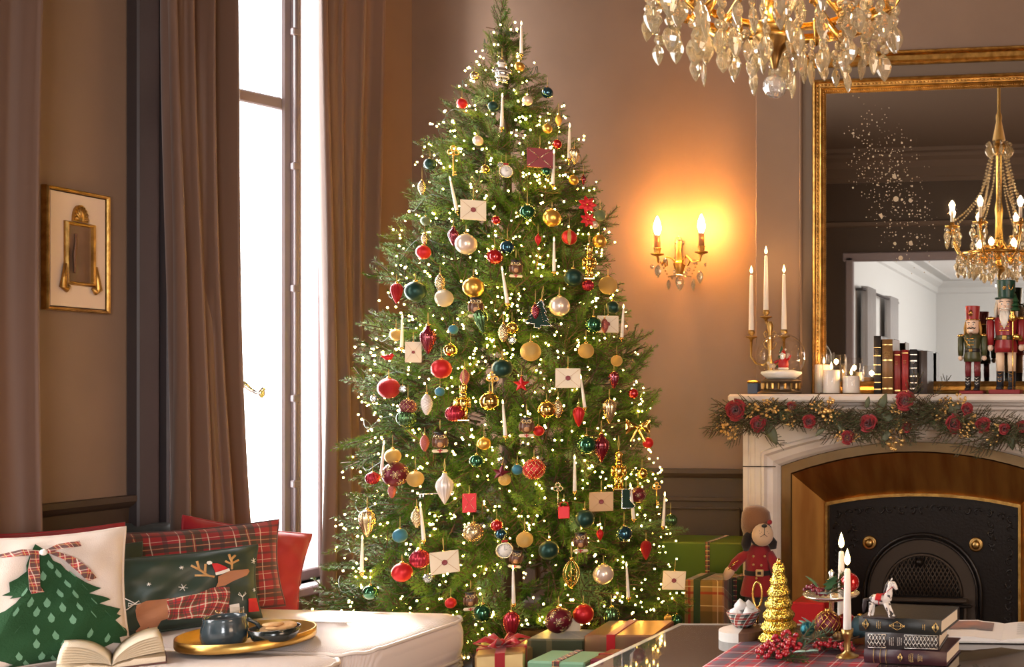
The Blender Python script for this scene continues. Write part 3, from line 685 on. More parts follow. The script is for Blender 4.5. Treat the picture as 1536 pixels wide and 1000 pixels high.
    MB().lathe([(.0276*s, hz*s), (.031*s if not trim else .037*s, hz*s), (.031*s if not trim else .037*s, (hz+.003)*s), (.0276*s, (hz+.004)*s)], 18).build('hat_brim', GOLD if not trim else ch, t)
    hm = MB()
    if extra:
        for i in range(6): a = i*pi/3; hm.tube([g(0, -.0305, .335), g(.008*cos(a), -.0305, .335+.008*sin(a))], .0014*s, 4)
        hm.tube([g(.012+.004*i, -.029+.003*i*.3, .345-.022*sin(pi*i/4.0)*.8) for i in range(5)], .0012*s, 4)
    else:
        for i in range(5): hm.tube([g(-.006+.003*i, -.0297, .318), g(-.008+.004*i, -.0312, .345-abs(i-2)*.004)], .0012*s, 4)
    hm.build('hat_badge', GOLD, t)
    if extra:                                            # small fir tree and gold sceptre held in the raised hand
        e = MB(); e.lathe([(0, 0), (.002*s, 0), (.002*s, .17*s), (0, .17*s)], 6, g(.028, -.04, .014)); e.lathe([(0, 0), (.01*s, .006*s), (.012*s, .018*s), (.006*s, .03*s), (.008*s, .036*s), (0, .04*s)], 10, g(.028, -.04, .225)); e.lathe([(.0025*s, .17*s), (.003*s, .215*s)], 6, g(.028, -.04, .014)); e.build('sceptre', GOLD, t)
        f_ = MB()
        for i in range(3): f_.lathe([(.017*s-.003*s*i, .262*s+i*.014*s), (0, .29*s+i*.014*s)], 10, g(.036, -.036, 0))
        f_.build('toy_fir', PM('toy_fir_paint', (.02, .07, .03)), t)
        MB().tube([g(.05, -.006, .17), g(.046, -.02, .178), g(.03, -.038, .182)], .0095*s, 8).build('forearm', GOLD, t)
    else: MB().tube([g(-.03, -.03, .236), g(-.012, -.04, .205), g(.004, -.036, .19)], .0015*s, 5).build('sash_cord', GOLD, t)
p = mt(1459, 4.64); nutcracker('shorter nutcracker with red hat and olive green coat on mantel', p, .385, -.12, (.30, .02, .02), (.05, .055, .02), (.16, .02, .025), (.02, .018, .02), (.5, .27, .07), (.1, .06, .03), False, False, 'nutcrackers on the mantel')
p = mt(1509, 4.64); nutcracker('taller nutcracker with green hat, red coat and white beard', p, .495, -.05, (.01, .05, .03), (.26, .015, .02), (.78, .58, .40), (.02, .022, .03), (.7, .62, .5), (.8, .74, .66), True, True, 'nutcrackers on the mantel')
# ---------------------------------------------------------------- daybed sofa
def cord_mat():
    m = mat('ivory_corduroy', (.73, .62, .57), .85, sheen=.25); N = m.node_tree.nodes; L = m.node_tree.links
    tc = N.new('ShaderNodeTexCoord'); wv = N.new('ShaderNodeTexWave'); wv.bands_direction = 'X'; wv.inputs['Scale'].default_value = 52; wv.inputs['Distortion'].default_value = .3
    L.new(tc.outputs['Object'], wv.inputs[0]); bp = N.new('ShaderNodeBump'); bp.inputs['Strength'].default_value = .6; bp.inputs['Distance'].default_value = .003
    L.new(wv.outputs[1], bp.inputs['Height']); L.new(bp.outputs[0], N['Principled BSDF'].inputs['Normal']); return m
CORD = cord_mat(); PIPE = mat('ivory_piping', (.72, .62, .55), .8)
def rrect(x0, x1, y0, y1, r, n=6):
    pts = []
    for cx, cy, a0 in ((x1-r, y1-r, 0), (x0+r, y1-r, pi/2), (x0+r, y0+r, pi), (x1-r, y0+r, 1.5*pi)):
        for i in range(n+1): a = a0+pi/2*i/n; pts.append((cx+r*cos(a), cy+r*sin(a)))
    return pts
def cushion(name, par, x0, x1, y0, y1, z0, z1, r=.1, dome=.02, pipe=True):
    mb = MB(); n = len(rrect(0, 1, 0, 1, .1)); cx, cy = (x0+x1)/2, (y0+y1)/2; h = z1-z0
    lv = [(.05, z0), (.005, z0+.008), (0, z0+.02), (-.006, z0+h*.35), (-.006, z0+h*.65), (0, z1-.02), (.006, z1-.006), (.04, z1+.004), (.12, z1+dome*.6), (.26, z1+dome*.95), (.40, z1+dome)]
    rings = []; vs = []; fs = []
    for ins, z in lv:
        k = min(ins, (x1-x0)/2-.02, (y1-y0)/2-.02); rr = max(.02, r-k*.3)
        rings.append(range(len(vs), len(vs)+n)); vs += [(x, y, z) for x, y in rrect(x0+k, x1-k, y0+k, y1-k, rr)]
    for A, B in zip(rings, rings[1:]):
        for i in range(n): j = (i+1) % n; fs.append((A[i], A[j], B[j], B[i]))
    fs.append(tuple(rings[-1])); fs.append(tuple(rings[0])[::-1])
    o = mb.add(vs, fs, 0, True).build(name, CORD, par)
    if pipe:
        for z in (z1-.012, z0+.010): MB().tube([(x, y, z+.003*sin(i*1.7)) for i, (x, y) in enumerate(rrect(x0-.001, x1+.001, y0-.001, y1+.001, r, 8))], .006, 6, close=True).build('piping', PIPE, o)
    return o
SX = -2.205; SZ = .366
sf = thing('daybed_sofa', 'ivory corduroy daybed sofa with piped seat cushions beneath the window', 'sofa', (0, 0, 0))
cushion('seat_cushion', sf, -3.24, SX, 2.865, 3.42, .215, SZ, .10); cushion('seat_cushion', sf, -3.24, SX-.012, 1.55, 2.855, .215, SZ-.006, .09)
cushion('base', sf, -3.24, SX-.01, 1.52, 3.43, .03, .21, .09, 0)
for x in (-3.15, -2.32):
    for y in (1.65, 3.3): MB().lathe([(0, 0), (.02, 0), (.03, .04), (0, .04)], 10, (x, y, 0)).build('foot', BLACK, sf)
# ---------------------------------------------------------------- pillows
def psurf(w_, h_, t_, u, v, sg=-1, pin=.07):
    cu = max(0, 1-abs(u)**3.2); cv = max(0, 1-abs(v)**3.2)
    x = u*w_/2*(1-pin*(1-v*v)*abs(u)**4); z = v*h_/2*(1-pin*(1-u*u)*abs(v)**4)
    wr = (.007*sin(7*u+3*v)*sin(5*v-2*u)+.004*sin(13*u-9*v+2))*(cu*cv)**.6+.006*sin(11*(u+v))*(1-cu*cv)*(1-max(abs(u), abs(v))**6)
    return V((x, sg*(t_/2*(cu*cv)**.55+.004)+wr, z+h_/2))
def pillow(label, loc, face, lean, w_, h_, t_, m, group=None, roll=0, pipe=None):
    t = thing('cushion', label, 'cushion', loc, (-R(lean), R(roll), R(face)), group)
    mb = MB()
    for sg in (-1, 1): mb.grid(lambda u, v: psurf(w_, h_, t_, 2*u-1, 2*v-1, sg), 24, 20, flip=(sg > 0))
    mb.build('cover', m, t)
    ed = [psurf(w_, h_, t_, a, b, 0) for a, b in [(-1+.1*i, -1) for i in range(20)]+[(1, -1+.1*i) for i in range(20)]+[(1-.1*i, 1) for i in range(20)]+[(-1, 1-.1*i) for i in range(20)]]
    MB().tube(ed, .0048, 6, close=True).build('piped_edge', pipe or m, t)
    t['dims'] = (w_, h_, t_); return t
def applique(t, name, poly, m, off=.002, cuts=.10, th=.003):
    """flat cloth shape (u,v in -1..1) laid on the pillow front"""
    w_, h_, t_ = t['dims']; b = bmesh.new(); vs = [b.verts.new((x, y, 0)) for x, y in poly]; b.faces.new(vs)
    bmesh.ops.triangulate(b, faces=b.faces[:])
    for _ in range(6):
        L_ = [e for e in b.edges if e.calc_length() > cuts]
        if not L_: break
        bmesh.ops.subdivide_edges(b, edges=L_, cuts=1); bmesh.ops.triangulate(b, faces=[f for f in b.faces if len(f.verts) > 3])
    for v_ in b.verts:
        p = psurf(w_, h_, t_, max(-.995, min(.995, v_.co.x)), max(-.995, min(.995, v_.co.y))); v_.co = p+V((0, -off, 0))
    bmesh.ops.recalc_face_normals(b, faces=b.faces)
    r = bmesh.ops.extrude_face_region(b, geom=b.faces[:])
    for v_ in r['geom']:
        if isinstance(v_, bmesh.types.BMVert): v_.co.y -= th
    bmesh.ops.recalc_face_normals(b, faces=b.faces)
    me = bpy.data.meshes.new(name); b.to_mesh(me); b.free(); me.materials.append(m)
    return obj(name, me, t)
def pline(t, name, lines, r, m, off=.002):
    w_, h_, t_ = t['dims']; mb = MB()
    for l in lines: mb.tube([psurf(w_, h_, t_, x, y)+V((0, -off, 0)) for x, y in l], r, 4)
    return mb.build(name, m, t)
REDV = mat('red_velvet', (.27, .005, .014), .6, sheen=.15, bump=.2, bscale=60)
GRNV = mat('dark_green_velvet', (.010, .025, .018), .6, sheen=.1, bump=.2, bscale=60)
SLAT = mat('slate_green_velvet', (.025, .034, .034), .65, sheen=.1)
CREAM = mat('cream_woven_cotton', (.72, .62, .55), .9, bump=.5, bscale=420)
DRKG = mat('forest_green_satin', (.022, .042, .028), .42, sheen=.05, col2=(.016, .032, .024), nscale=5)
FELT = mat('green_felt', (.012, .058, .018), .95, bump=.8, bscale=260)
LEAFP = mat('sage_thread', (.14, .30, .19), .9, bump=.6, bscale=300)
TART = plaid('red_tartan_cotton', (.25, .006, .014), [(.5, .15, (.012, .022, .014), .8), (.5, .03, (.25, .01, .014), .6), (.24, .009, (.62, .56, .46), .6), (.76, .009, (.62, .56, .46), .6), (.5, .007, (.6, .5, .25), .5), (.0, .04, (.02, .015, .02), .6), (1.0, .04, (.02, .015, .02), .6)], (3.2, 3.2))
TARTS = plaid('small_red_tartan', (.40, .02, .02), [(.5, .14, (.03, .05, .02), .6), (.2, .05, (.75, .7, .5), .6), (.8, .05, (.03, .02, .03), .6)], 34, coord='Object', rough=.8)
def sp(px, py): return at_z(px, py, SZ+.012)
pillow('dark slate cushion lying back against wall behind the plaid cushion', sp(222, 893)+V((.18, -.05, 0)), 66, 14, .30, .29, .10, SLAT)
pillow('bright red velvet cushion leaning at window end, partly behind plaid cushion', sp(350, 911), 60, 14, .41, .29, .13, REDV, roll=15)
pillow('large red tartan plaid cushion behind the reindeer cushion', sp(300, 925), 60, 11, .50, .30, .10, TART)
pillow('red velvet cushion tucked behind the cream tree cushion', sp(72, 958), 58, 14, .40, .335, .10, REDV)
pillow('dark green velvet cushion edge between cream and reindeer cushions', sp(95, 972), 58, 24, .42, .30, .06, GRNV)
dp = pillow('dark green oblong cushion printed with a dachshund dressed as reindeer', (sp(206, 947)+sp(403, 936))/2+V((-.045, -.055, 0)), 56, 12, .46, .245, .10, DRKG)
P0 = lambda x, y: ((x-298)/104, -(y-885)/58)            # photo pixels to cushion surface
def pp(l, s=1): return [P0(700/1000*0+x*.3, 700+y*.3) for x, y in l]
BRN = mat('brown_print', (.40, .17, .085), .8); ANT = mat('tan_print', (.52, .28, .10), .8); WPR = mat('white_print', (.78, .74, .68), .8); RPR = mat('red_print', (.5, .02, .02), .8)
applique(dp, 'dog_body_print', pp([(835, 665), (870, 650), (960, 650), (960, 745), (925, 755), (912, 795), (885, 800), (880, 775), (868, 805), (842, 806), (835, 790), (850, 770), (835, 725), (830, 690)]), BRN)
applique(dp, 'dog_coat_print', pp([(950, 652), (1060, 645), (1125, 622), (1150, 622), (1195, 628), (1196, 660), (1190, 730), (1180, 765), (1060, 765), (950, 755)]), TARTS, .0028)
applique(dp, 'dog_head_print', pp([(1150, 570), (1200, 548), (1290, 546), (1296, 558), (1280, 578), (1215, 600), (1180, 618), (1140, 622), (1150, 600)]), BRN, .003)
applique(dp, 'dog_hat_print', pp([(1138, 550), (1132, 520), (1128, 500), (1150, 503), (1180, 525), (1196, 540)]), RPR, .0034)
applique(dp, 'hat_trim_print', pp([(1138, 550), (1160, 545), (1196, 535), (1200, 548), (1165, 560), (1140, 563)]), WPR, .004)
applique(dp, 'hat_pompom', pp([(1108, 496), (1113, 487), (1124, 486), (1131, 494), (1128, 504), (1116, 506)]), WPR, .004)
for al_ in ([[(1135, 570), (1110, 560), (1080, 525), (1072, 480)], [(1110, 560), (1062, 552)], [(1085, 530), (1048, 500)], [(1100, 545), (1105, 500)]], [[(1210, 540), (1213, 500), (1207, 460)], [(1213, 515), (1185, 495)], [(1213, 510), (1245, 495)], [(1211, 490), (1232, 468)]]):
    pline(dp, 'antler_print', [pp(l) for l in al_], .0042, ANT)
pline(dp, 'tail_bow_print', [pp(l) for l in ([(705, 692), (760, 685), (800, 680), (825, 660)], [(835, 660), (815, 640), (793, 622)], [(825, 660), (845, 645), (850, 660), (825, 660), (808, 650), (806, 664), (825, 660)])], .0018, WPR)
for nm, l, mm in (('gift_print', [(1195, 718), (1235, 715), (1237, 768), (1195, 768)], WPR), ('gift_print', [(1278, 698), (1331, 698), (1333, 766), (1278, 766)], RPR)): applique(dp, nm, pp(l), mm)
pline(dp, 'gift_ribbon_print', [pp(l) for l in ([(1255, 765), (1253, 685)], [(1253, 685), (1235, 670), (1240, 660), (1253, 685), (1270, 660), (1272, 670), (1253, 685)], [(1280, 725), (1330, 700)], [(1282, 745), (1332, 720)], [(1290, 765), (1332, 742)])], .0013, WPR)
sn = []
for cx, cy, r in ((785, 487, 16), (742, 621, 17), (884, 572, 8), (1013, 605, 18), (1012, 506, 9), (792, 774, 14), (1325, 505, 15), (1325, 655, 10)):
    for a in range(3): c_, s_ = cos(a*pi/3+.3), sin(a*pi/3+.3); sn.append(pp([(cx-r*c_, cy-r*s_), (cx, cy), (cx+r*c_, cy+r*s_)]))
o = pline(dp, 'snowflake_print', sn, .0011, WPR); o['kind'] = 'stuff'
wp = pillow('cream square cushion with green felt christmas tree and tartan bow', sp(72, 1000), 55, 13, .355, .365, .12, CREAM)
P1 = lambda x, y: ((x*.3-84)/102, -((700+y*.3)-893)/97)
treel = [(235, 372), (215, 420), (196, 480), (196, 510), (160, 540), (128, 556), (160, 562), (165, 580), (130, 600), (100, 612), (140, 620), (130, 632), (170, 630), (150, 655), (110, 685), (42, 710), (80, 720), (85, 735), (165, 745), (110, 775), (50, 795), (85, 805), (80, 820), (110, 815), (60, 845), (5, 870), (30, 880), (25, 905), (60, 900), (110, 930), (140, 950), (100, 965), (20, 985), (200, 975), (380, 960), (470, 930), (540, 900), (575, 905), (570, 875), (610, 870), (635, 850), (580, 820), (550, 790), (585, 770), (560, 760), (585, 735), (520, 715), (480, 700), (535, 685), (520, 675), (480, 660), (440, 645), (495, 625), (470, 615), (425, 590), (400, 570), (375, 545), (350, 520), (330, 490), (300, 470), (280, 420)]
applique(wp, 'tree_applique', [P1(x, y) for x, y in treel], FELT, .003, .12, .005)
for x, y, a in ((287, 488, .4), (257, 540, 0), (318, 532, .4), (372, 541, .8), (352, 588, .5), (420, 612, .9), (184, 608, -.6), (206, 658, -.3), (270, 668, 0), (320, 630, .4), (380, 643, .5), (150, 695, -.5), (230, 705, -.2), (328, 700, .2), (395, 705, .5), (457, 685, .8), (155, 778, -.9), (225, 792, 0), (284, 742, .1), (368, 762, .1), (452, 748, .8), (517, 752, .9), (300, 828, .2), (440, 838, -.3), (512, 872, -.3), (225, 858, .1), (332, 880, .2), (160, 910, .2), (248, 925, 0), (588, 830, 1), (190, 955, .4), (295, 950, .5), (105, 965, .9)):
    pts = []
    for i in range(8):
        b_ = 2*pi*i/8; lx, ly = 14*sin(b_)*(1 if cos(b_) < .7 else .3), -25*cos(b_)
        pts.append(P1(x+lx*cos(a)-ly*sin(a)*-1*.0+(-ly*sin(a)*-.6), y+lx*sin(a)+ly*cos(a)))
    applique(wp, 'leaf_stitch', pts, LEAFP, .0085, .3, .0012)
RIB = plaid('tartan_ribbon', (.36, .015, .02), [(.5, .2, (.03, .04, .03), .6), (.2, .04, (.75, .7, .55), .6), (.85, .03, (.7, .6, .2), .5)], 42, coord='Object', rough=.7)
for l in ([(255, 415), (180, 400), (95, 415), (95, 432), (180, 435), (255, 435)], [(265, 415), (320, 385), (410, 375), (415, 408), (330, 415), (270, 435)], [(215, 420), (200, 500), (200, 600), (208, 622), (258, 618), (242, 590), (245, 500), (245, 430)], [(285, 432), (340, 470), (380, 520), (420, 575), (440, 588), (472, 575), (440, 530), (390, 470), (330, 435), (300, 420)]):
    applique(wp, 'bow_ribbon', [P1(*p) for p in l], RIB, .012, .2, .006)
k = psurf(.355, .365, .12, *P1(262, 425)); MB().ball(k+V((0, -.022, 0)), .009, 10).build('bow_button', WHITE, wp)
# ---------------------------------------------------------------- open book, tray, mug, bowl, glass
def open_book(name, label, cat, loc, rz, w_, h_, rise, nfan, pm, cover, thick=.018):
    t = thing(name, label, cat, loc, (0, 0, rz))
    cv = MB()
    for sg in (-1, 1): cv.box((sg*w_/2, 0, .003), (w_, h_+.008, .004), .001)
    cv.build('cover', cover, t)
    for sg in (-1, 1):
        def top(u): return thick*min(1, 1.25*u**.5 if u < .4 else 1)*(1-.25*u)+.006
        b = MB(); n = 12
        pr = [(u/n, top(max(.02, u/n))) for u in range(n+1)]
        vs = [(sg*u*w_*.97, y, z) for y in (-h_/2, h_/2) for u, z in pr]+[(sg*u*w_*.97, y, .0055) for y in (-h_/2, h_/2) for u, z in pr]; k = n+1
        fs = []
        for i in range(n): fs += [(i, i+1, k+i+1, k+i), (2*k+i, 2*k+i+1, i+1, i), (3*k+i+1, 3*k+i, k+i, k+i+1)]
        fs += [(n, 2*k+n, 3*k+n, k+n)]
        b.add(vs, fs, 0, False); b.build('page_block', pm, t, fix=True)
        for j in range(nfan):
            f = MB(); a0 = rise*(j+1)/nfan
            f.grid(lambda u, v: (sg*w_*.95*u*cos(a0*(1-u*.5)), (v-.5)*h_*.99, .012+thick*.8*u**.4+w_*u*sin(a0*(1-u*.55))), 10, 1); solid(f.build('page', pm, t), .0005)
    return t
open_book('open_book', 'open paperback with fanned cream pages lying in front of tree cushion', 'book', at_z(188, 1000, SZ)+V((-.02, -.02, .012)), R(46), .118, .16, .95, 7, PAGES, mat('burgundy_card', (.12, .05, .04), .6))
tc = at_z(371, 967, SZ+.01); tr = 87/ppm(tc)
ty = thing('round_tray', 'round brass tray on the sofa holding mug and biscuit bowl', 'tray', tc+V((0, 0, .012)))
MB().lathe([(0, 0), (tr, 0), (tr+.002, .004), (tr+.002, .028), (tr-.002, .028), (tr-.003, .006), (0, .005)], 48).build('tray', mat('hammered_brass', (.60, .36, .10), .33, 1, bump=.5, bscale=40), ty)
TZ = tc.z+.0185
GLZ = mat('blue_grey_glaze', (.028, .045, .055), .18, coat=.6, col2=(.05, .07, .08), nscale=25)
mp = at_z(337, 968, TZ); s_ = 1/ppm(mp)
mg = thing('mug', 'dark blue grey glazed mug on the brass tray', 'mug', mp, R(60))
r_ = 30*s_; h_ = 44*s_
MB().lathe([(0, 0), (r_*.8, 0), (r_*.93, h_*.12), (r_*1.02, h_*.35), (r_*1.0, h_*.6), (r_*.90, h_*.9), (r_*.92, h_), (r_*.86, h_), (r_*.84, h_*.88), (r_*.92, h_*.5), (r_*.7, h_*.08), (0, h_*.06)], 32).build('body', GLZ, mg)
MB().tube([(r_*.9*cos(-R(60)+0)+0, r_*.9*sin(-R(60)), h_*.78)]+[V((cos(-R(15)), sin(-R(15)), 0))*(r_*(.95+.55*sin(pi*i/8)))+V((0, 0, h_*(.8-.58*i/8))) for i in range(9)][1:], .0055, 8).build('handle', GLZ, mg) if False else MB().tube([V((cos(-R(12)), sin(-R(12)), 0))*(r_*(.92+.5*sin(pi*i/8)))+V((0, 0, h_*(.82-.62*i/8))) for i in range(9)], .0055, 8).build('handle', GLZ, mg)
MB().lathe([(0, h_*.8), (r_*.84, h_*.8)], 24).build('cocoa', mat('cocoa_foam', (.35, .22, .14), .7), mg)
gp_ = at_z(346, 956, TZ)+V((-.05, .05, 0)); gl = thing('glass_tumbler', 'clear glass tumbler standing behind the blue grey mug', 'glass', gp_)
MB().lathe([(0, 0), (.03, 0), (.034, .005), (.038, .072), (.036, .072), (.032, .008), (0, .006)], 24).build('glass', thin_glass('tumbler_glass', (.97, .97, .97), 1.5), gl)
bp = at_z(412, 964, TZ); s_ = 1/ppm(bp); bo = thing('bowl', 'black glazed bowl of biscuits on the brass tray', 'bowl', bp)
r_ = 34*s_; h_ = 24*s_
MB().lathe([(0, 0), (r_*.5, 0), (r_*.85, h_*.35), (r_, h_), (r_*.95, h_), (r_*.8, h_*.4), (r_*.45, h_*.12), (0, h_*.1)], 32).build('bowl', mat('black_glaze', (.012, .016, .014), .2, coat=.5), bo)
BISC = mat('golden_biscuit', (.55, .30, .12), .85, col2=(.68, .42, .2), nscale=60, bump=.8, bscale=90)
for i, (x, y, a, b_) in enumerate(((-.018, .005, .15, .1), (.012, -.01, -.1, .2), (.02, .02, .1, -.15), (-.005, .0, .05, .05))):
    bi = thing('biscuit', ('pale round biscuit at back of the bowl', 'round biscuit leaning at front of the bowl', 'round biscuit on right side of bowl', 'topmost round biscuit in the black bowl')[i], 'biscuit', bp+V((x, y, h_*.75+.005*i)), (a, b_, i), 'biscuits in the black bowl')
    MB().lathe([(0, 0), (.024, 0), (.027, .004), (.025, .008), (.012, .0095), (0, .009)], 16, lobes=9, amp=.03).build('biscuit_body', BISC, bi)
# ---------------------------------------------------------------- framed miniature on the wall bay
c_ = [at_x(74, 275, WX+.03), at_x(173, 297, WX+.03), at_x(163, 473, WX+.03), at_x(72, 461, WX+.03)]
yc = (c_[0].y+c_[1].y+c_[2].y+c_[3].y)/4; wd = ((c_[1]-c_[0]).length+(c_[2]-c_[3]).length)/2; hg = ((c_[0]-c_[3]).length+(c_[1]-c_[2]).length)/2; zc = sum(p.z for p in c_)/4
pf = thing('framed_picture', 'small gilt framed ornate miniature in cream mount on the left wall', 'picture', (WX+.012, yc, zc-hg/2), (0, 0, R(90)))
rect_frame(wd/2, 0, hg, [(0, -.01), (0, .010), (.003, .015), (.008, .013), (.011, .009), (.012, .006)], 'frame', AGOLD, pf)
MB().box((0, -.004, hg/2), (wd-.03, .008, hg-.03), .001).build('mount', mat('cream_mount_board', (.66, .50, .38), .85, bump=.2, bscale=60), pf)
iw, i0, i1 = wd*.235, hg*.215, hg*.735
inn = obj('inner_frame', rect_frame(iw, i0, i1, [(0, .006), (0, .016), (.004, .022), (.010, .02), (.013, .012)], 'tmp', AGOLD, None).data, pf)
bpy.data.objects.remove(bpy.data.objects['tmp'])
MB().box((0, -.010, (i0+i1)/2), (2*iw-.02, .004, i1-i0-.02), .001).build('glazed_picture', mat('sepia_picture', (.22, .12, .07), .12, col2=(.10, .06, .04), nscale=9, stretch=(1, 1, .6), coat=1), pf)
cr = MB(); cr.prism([(iw*.48*cos(pi*i/12), (i1+.002)+hg*.14*sin(pi*i/12)**.8) for i in range(13)], .006, .018, m=M(((1, 0, 0, 0), (0, 0, -1, 0), (0, 1, 0, 0), (0, 0, 0, 1))))
for i in range(9):
    a = pi*(i+.5)/9; cr.tube([(0, -.02, i1+.006), (iw*.42*cos(a), -.02, i1+.006+hg*.115*sin(a))], [.003, .005], 5)
cr.build('crest', AGOLD, pf)
for sx in (-1, 1):
    e = MB(); e.tube([(sx*iw*1.02, -.016, i0+hg*.17), (sx*iw*1.12, -.018, i0+hg*.06), (sx*iw*1.18, -.018, i0-hg*.02), (sx*iw*1.0, -.018, i0-hg*.045), (sx*iw*.8, -.018, i0-hg*.01)], [.005, .008, .011, .009, .006], 8); e.build('scroll_foot', AGOLD, pf)
fg = MB(); fg.tube([(-iw*.35, -.014, i0+hg*.1), (-iw*.38, -.015, i0+hg*.25), (-iw*.3, -.015, i0+hg*.36), (-iw*.32, -.015, i0+hg*.42)], [.012, .016, .010, .011], 8, flat=.3); fg.build('painted_figure', mat('painted_robe', (.18, .08, .04), .5), pf)
# ---------------------------------------------------------------- coffee table and what stands on it
TH_ = .42
tp = lambda px, py: at_z(px, py, TH_)
tb = thing('coffee_table', 'low dark polished coffee table with clear acrylic edge in front of fireplace', 'table', (0, 0, 0))
TX0, TX1, TY0, TY1 = -1.325, .05, 1.75, 3.105
TQ = [V((-1.333, 3.107, 0)), V((.06, 3.262, 0)), V((.06, 1.75, 0)), V((-1.395, 1.75, 0))]
TCN = sum(TQ, V((0, 0, 0)))/4
MB().prism([tuple((p+(TCN-p).normalized()*.022)[:2]) for p in TQ][::-1], TH_-.024, TH_).build('top', mat('smoked_mirror_top', (.055, .045, .042), .035, spec=1.0, ior=1.9, coat=.3), tb)
ed = MB(); ACR = mat('frosted_acrylic_edge', (.5, .45, .4), .18, coat=.5)
for i in range(4):
    a_, b_ = TQ[i], TQ[(i+1) % 4]; ai, bi = a_+(TCN-a_).normalized()*.022, b_+(TCN-b_).normalized()*.022
    MB().prism([a_[:2], b_[:2], bi[:2], ai[:2]][::-1], TH_-.03, TH_+.001).build('edge_strip', ACR, tb)
for x in (TX0+.06, TX1-.06):
    for y in (TY0+.06, TY1-.06): MB().box((x, y, (TH_-.026)/2), (.05, .05, TH_-.026), .004).build('leg', BRASS, tb)
MB().box(((TX0+TX1)/2, (TY0+TY1)/2, .1), (TX1-TX0-.1, TY1-TY0-.1, .016), .003).build('lower_shelf', mat('dark_shelf', (.04, .03, .025), .3), tb)
# tartan runner
rn = thing('table_runner', 'red and blue tartan table runner across the coffee table', 'runner', (0, 0, 0))
RUN = plaid('runner_tartan', (.34, .012, .025), [(.25, .15, (.055, .075, .10), .66), (.75, .08, (.055, .075, .10), .55), (.5, .014, (.6, .5, .46), .65), (.02, .014, (.6, .5, .46), .5), (.62, .012, (.02, .02, .03), .7)], (3.4, 7.5), rough=.95, sheen=0)
MB().grid(lambda u, v: (-1.06+.44*u, 1.85+1.06*v, TH_+.0022+.0012*sin(9*v+4*u)), 14, 40).build('cloth', RUN, rn).modifiers.new('t', 'SOLIDIFY').thickness = .0016
fr_ = MB()
for i in range(44): fr_.tube([(-1.055+.01*i, 2.91, TH_+.003), (-1.054+.01*i, 2.922, TH_+.002)], .0008, 4)
o = fr_.build('fringe', RUN, rn); o['kind'] = 'stuff'
# serving board with bowl of meringues
b0 = tp(1114, 956); s_ = 1/ppm(b0); sb = thing('serving_board', 'round marble and walnut serving board under the tartan bowl, with brass ring handle', 'board', b0)
r_ = 35*s_; half = lambda a0: [(0, 0)]+[(r_*cos(a0+pi*i/14), r_*sin(a0+pi*i/14)) for i in range(15)]
MB().prism(half(R(100)), 0, .026).build('marble_half', WHITE, sb); MB().prism(half(R(-80)), 0, .026).build('walnut_half', mat('walnut', (.14, .06, .025), .5, col2=(.09, .035, .015), nscale=12, stretch=(1, 8, 1)), sb)
hp = tp(1131, 952)-b0; MB().tube([(hp.x, hp.y+.03, .026), (hp.x, hp.y+.03, .075)], .004, 8).build('handle_stem', GOLD, sb)
MB().tube([(hp.x+.014*cos(2*pi*i/20), hp.y+.03, .112+.037*sin(2*pi*i/20)) for i in range(20)], .0035, 8, close=True).build('ring_handle', GOLD, sb)
bb_ = tp(1117, 952); bw = thing('bowl', 'small tartan china bowl filled with meringues on the serving board', 'bowl', V((bb_.x, bb_.y-.01, TH_+.027)))
TCH = plaid('tartan_china', (.62, .55, .48), [(.3, .15, (.02, .05, .05), .8), (.7, .15, (.33, .02, .02), .85), (.5, .03, (.75, .7, .6), .8)], (7, 2.6), rough=.2, sheen=0)
def bowlg(u, v):
    r = (.023+.026*v**.7); a = 2*pi*u; return (r*cos(a+v*.6), r*sin(a+v*.6), .045*v)
MB().grid(bowlg, 40, 8, cu=False).build('bowl', TCH, bw).modifiers.new('t', 'SOLIDIFY').thickness = .003
MB().lathe([(0, .001), (.0235, .001), (.0235, .003)], 20).build('foot', WHITE, bw)
q = random.Random(2)
MER = mat('meringue', (.86, .82, .78), .7, bump=.5, bscale=70)
for i, (x, y, z) in enumerate(((-.018, -.012, .042), (.02, -.014, .042), (-.022, .016, .042), (.02, .018, .042), (-.008, -.004, .062), (.012, .010, .056))):
    me = thing('meringue', ('meringue at front left rim of the tartan bowl', 'meringue at front right rim of the tartan bowl', 'meringue at rear left of the tartan bowl', 'meringue at rear right of the tartan bowl', 'topmost white meringue on the tartan bowl', 'second highest meringue on the tartan bowl')[i], 'meringue', V((bb_.x+x, bb_.y-.01+y, TH_+.027+z)), (q.uniform(-.3, .3), q.uniform(-.3, .3), i), 'meringues in the tartan bowl')
    MB().lathe([(0, -.012), (.013, -.012), (.019, -.004), (.017, .004), (.010, .010), (.007, .014), (0, .02)], 18, lobes=6, amp=.07).build('swirl', MER, me)
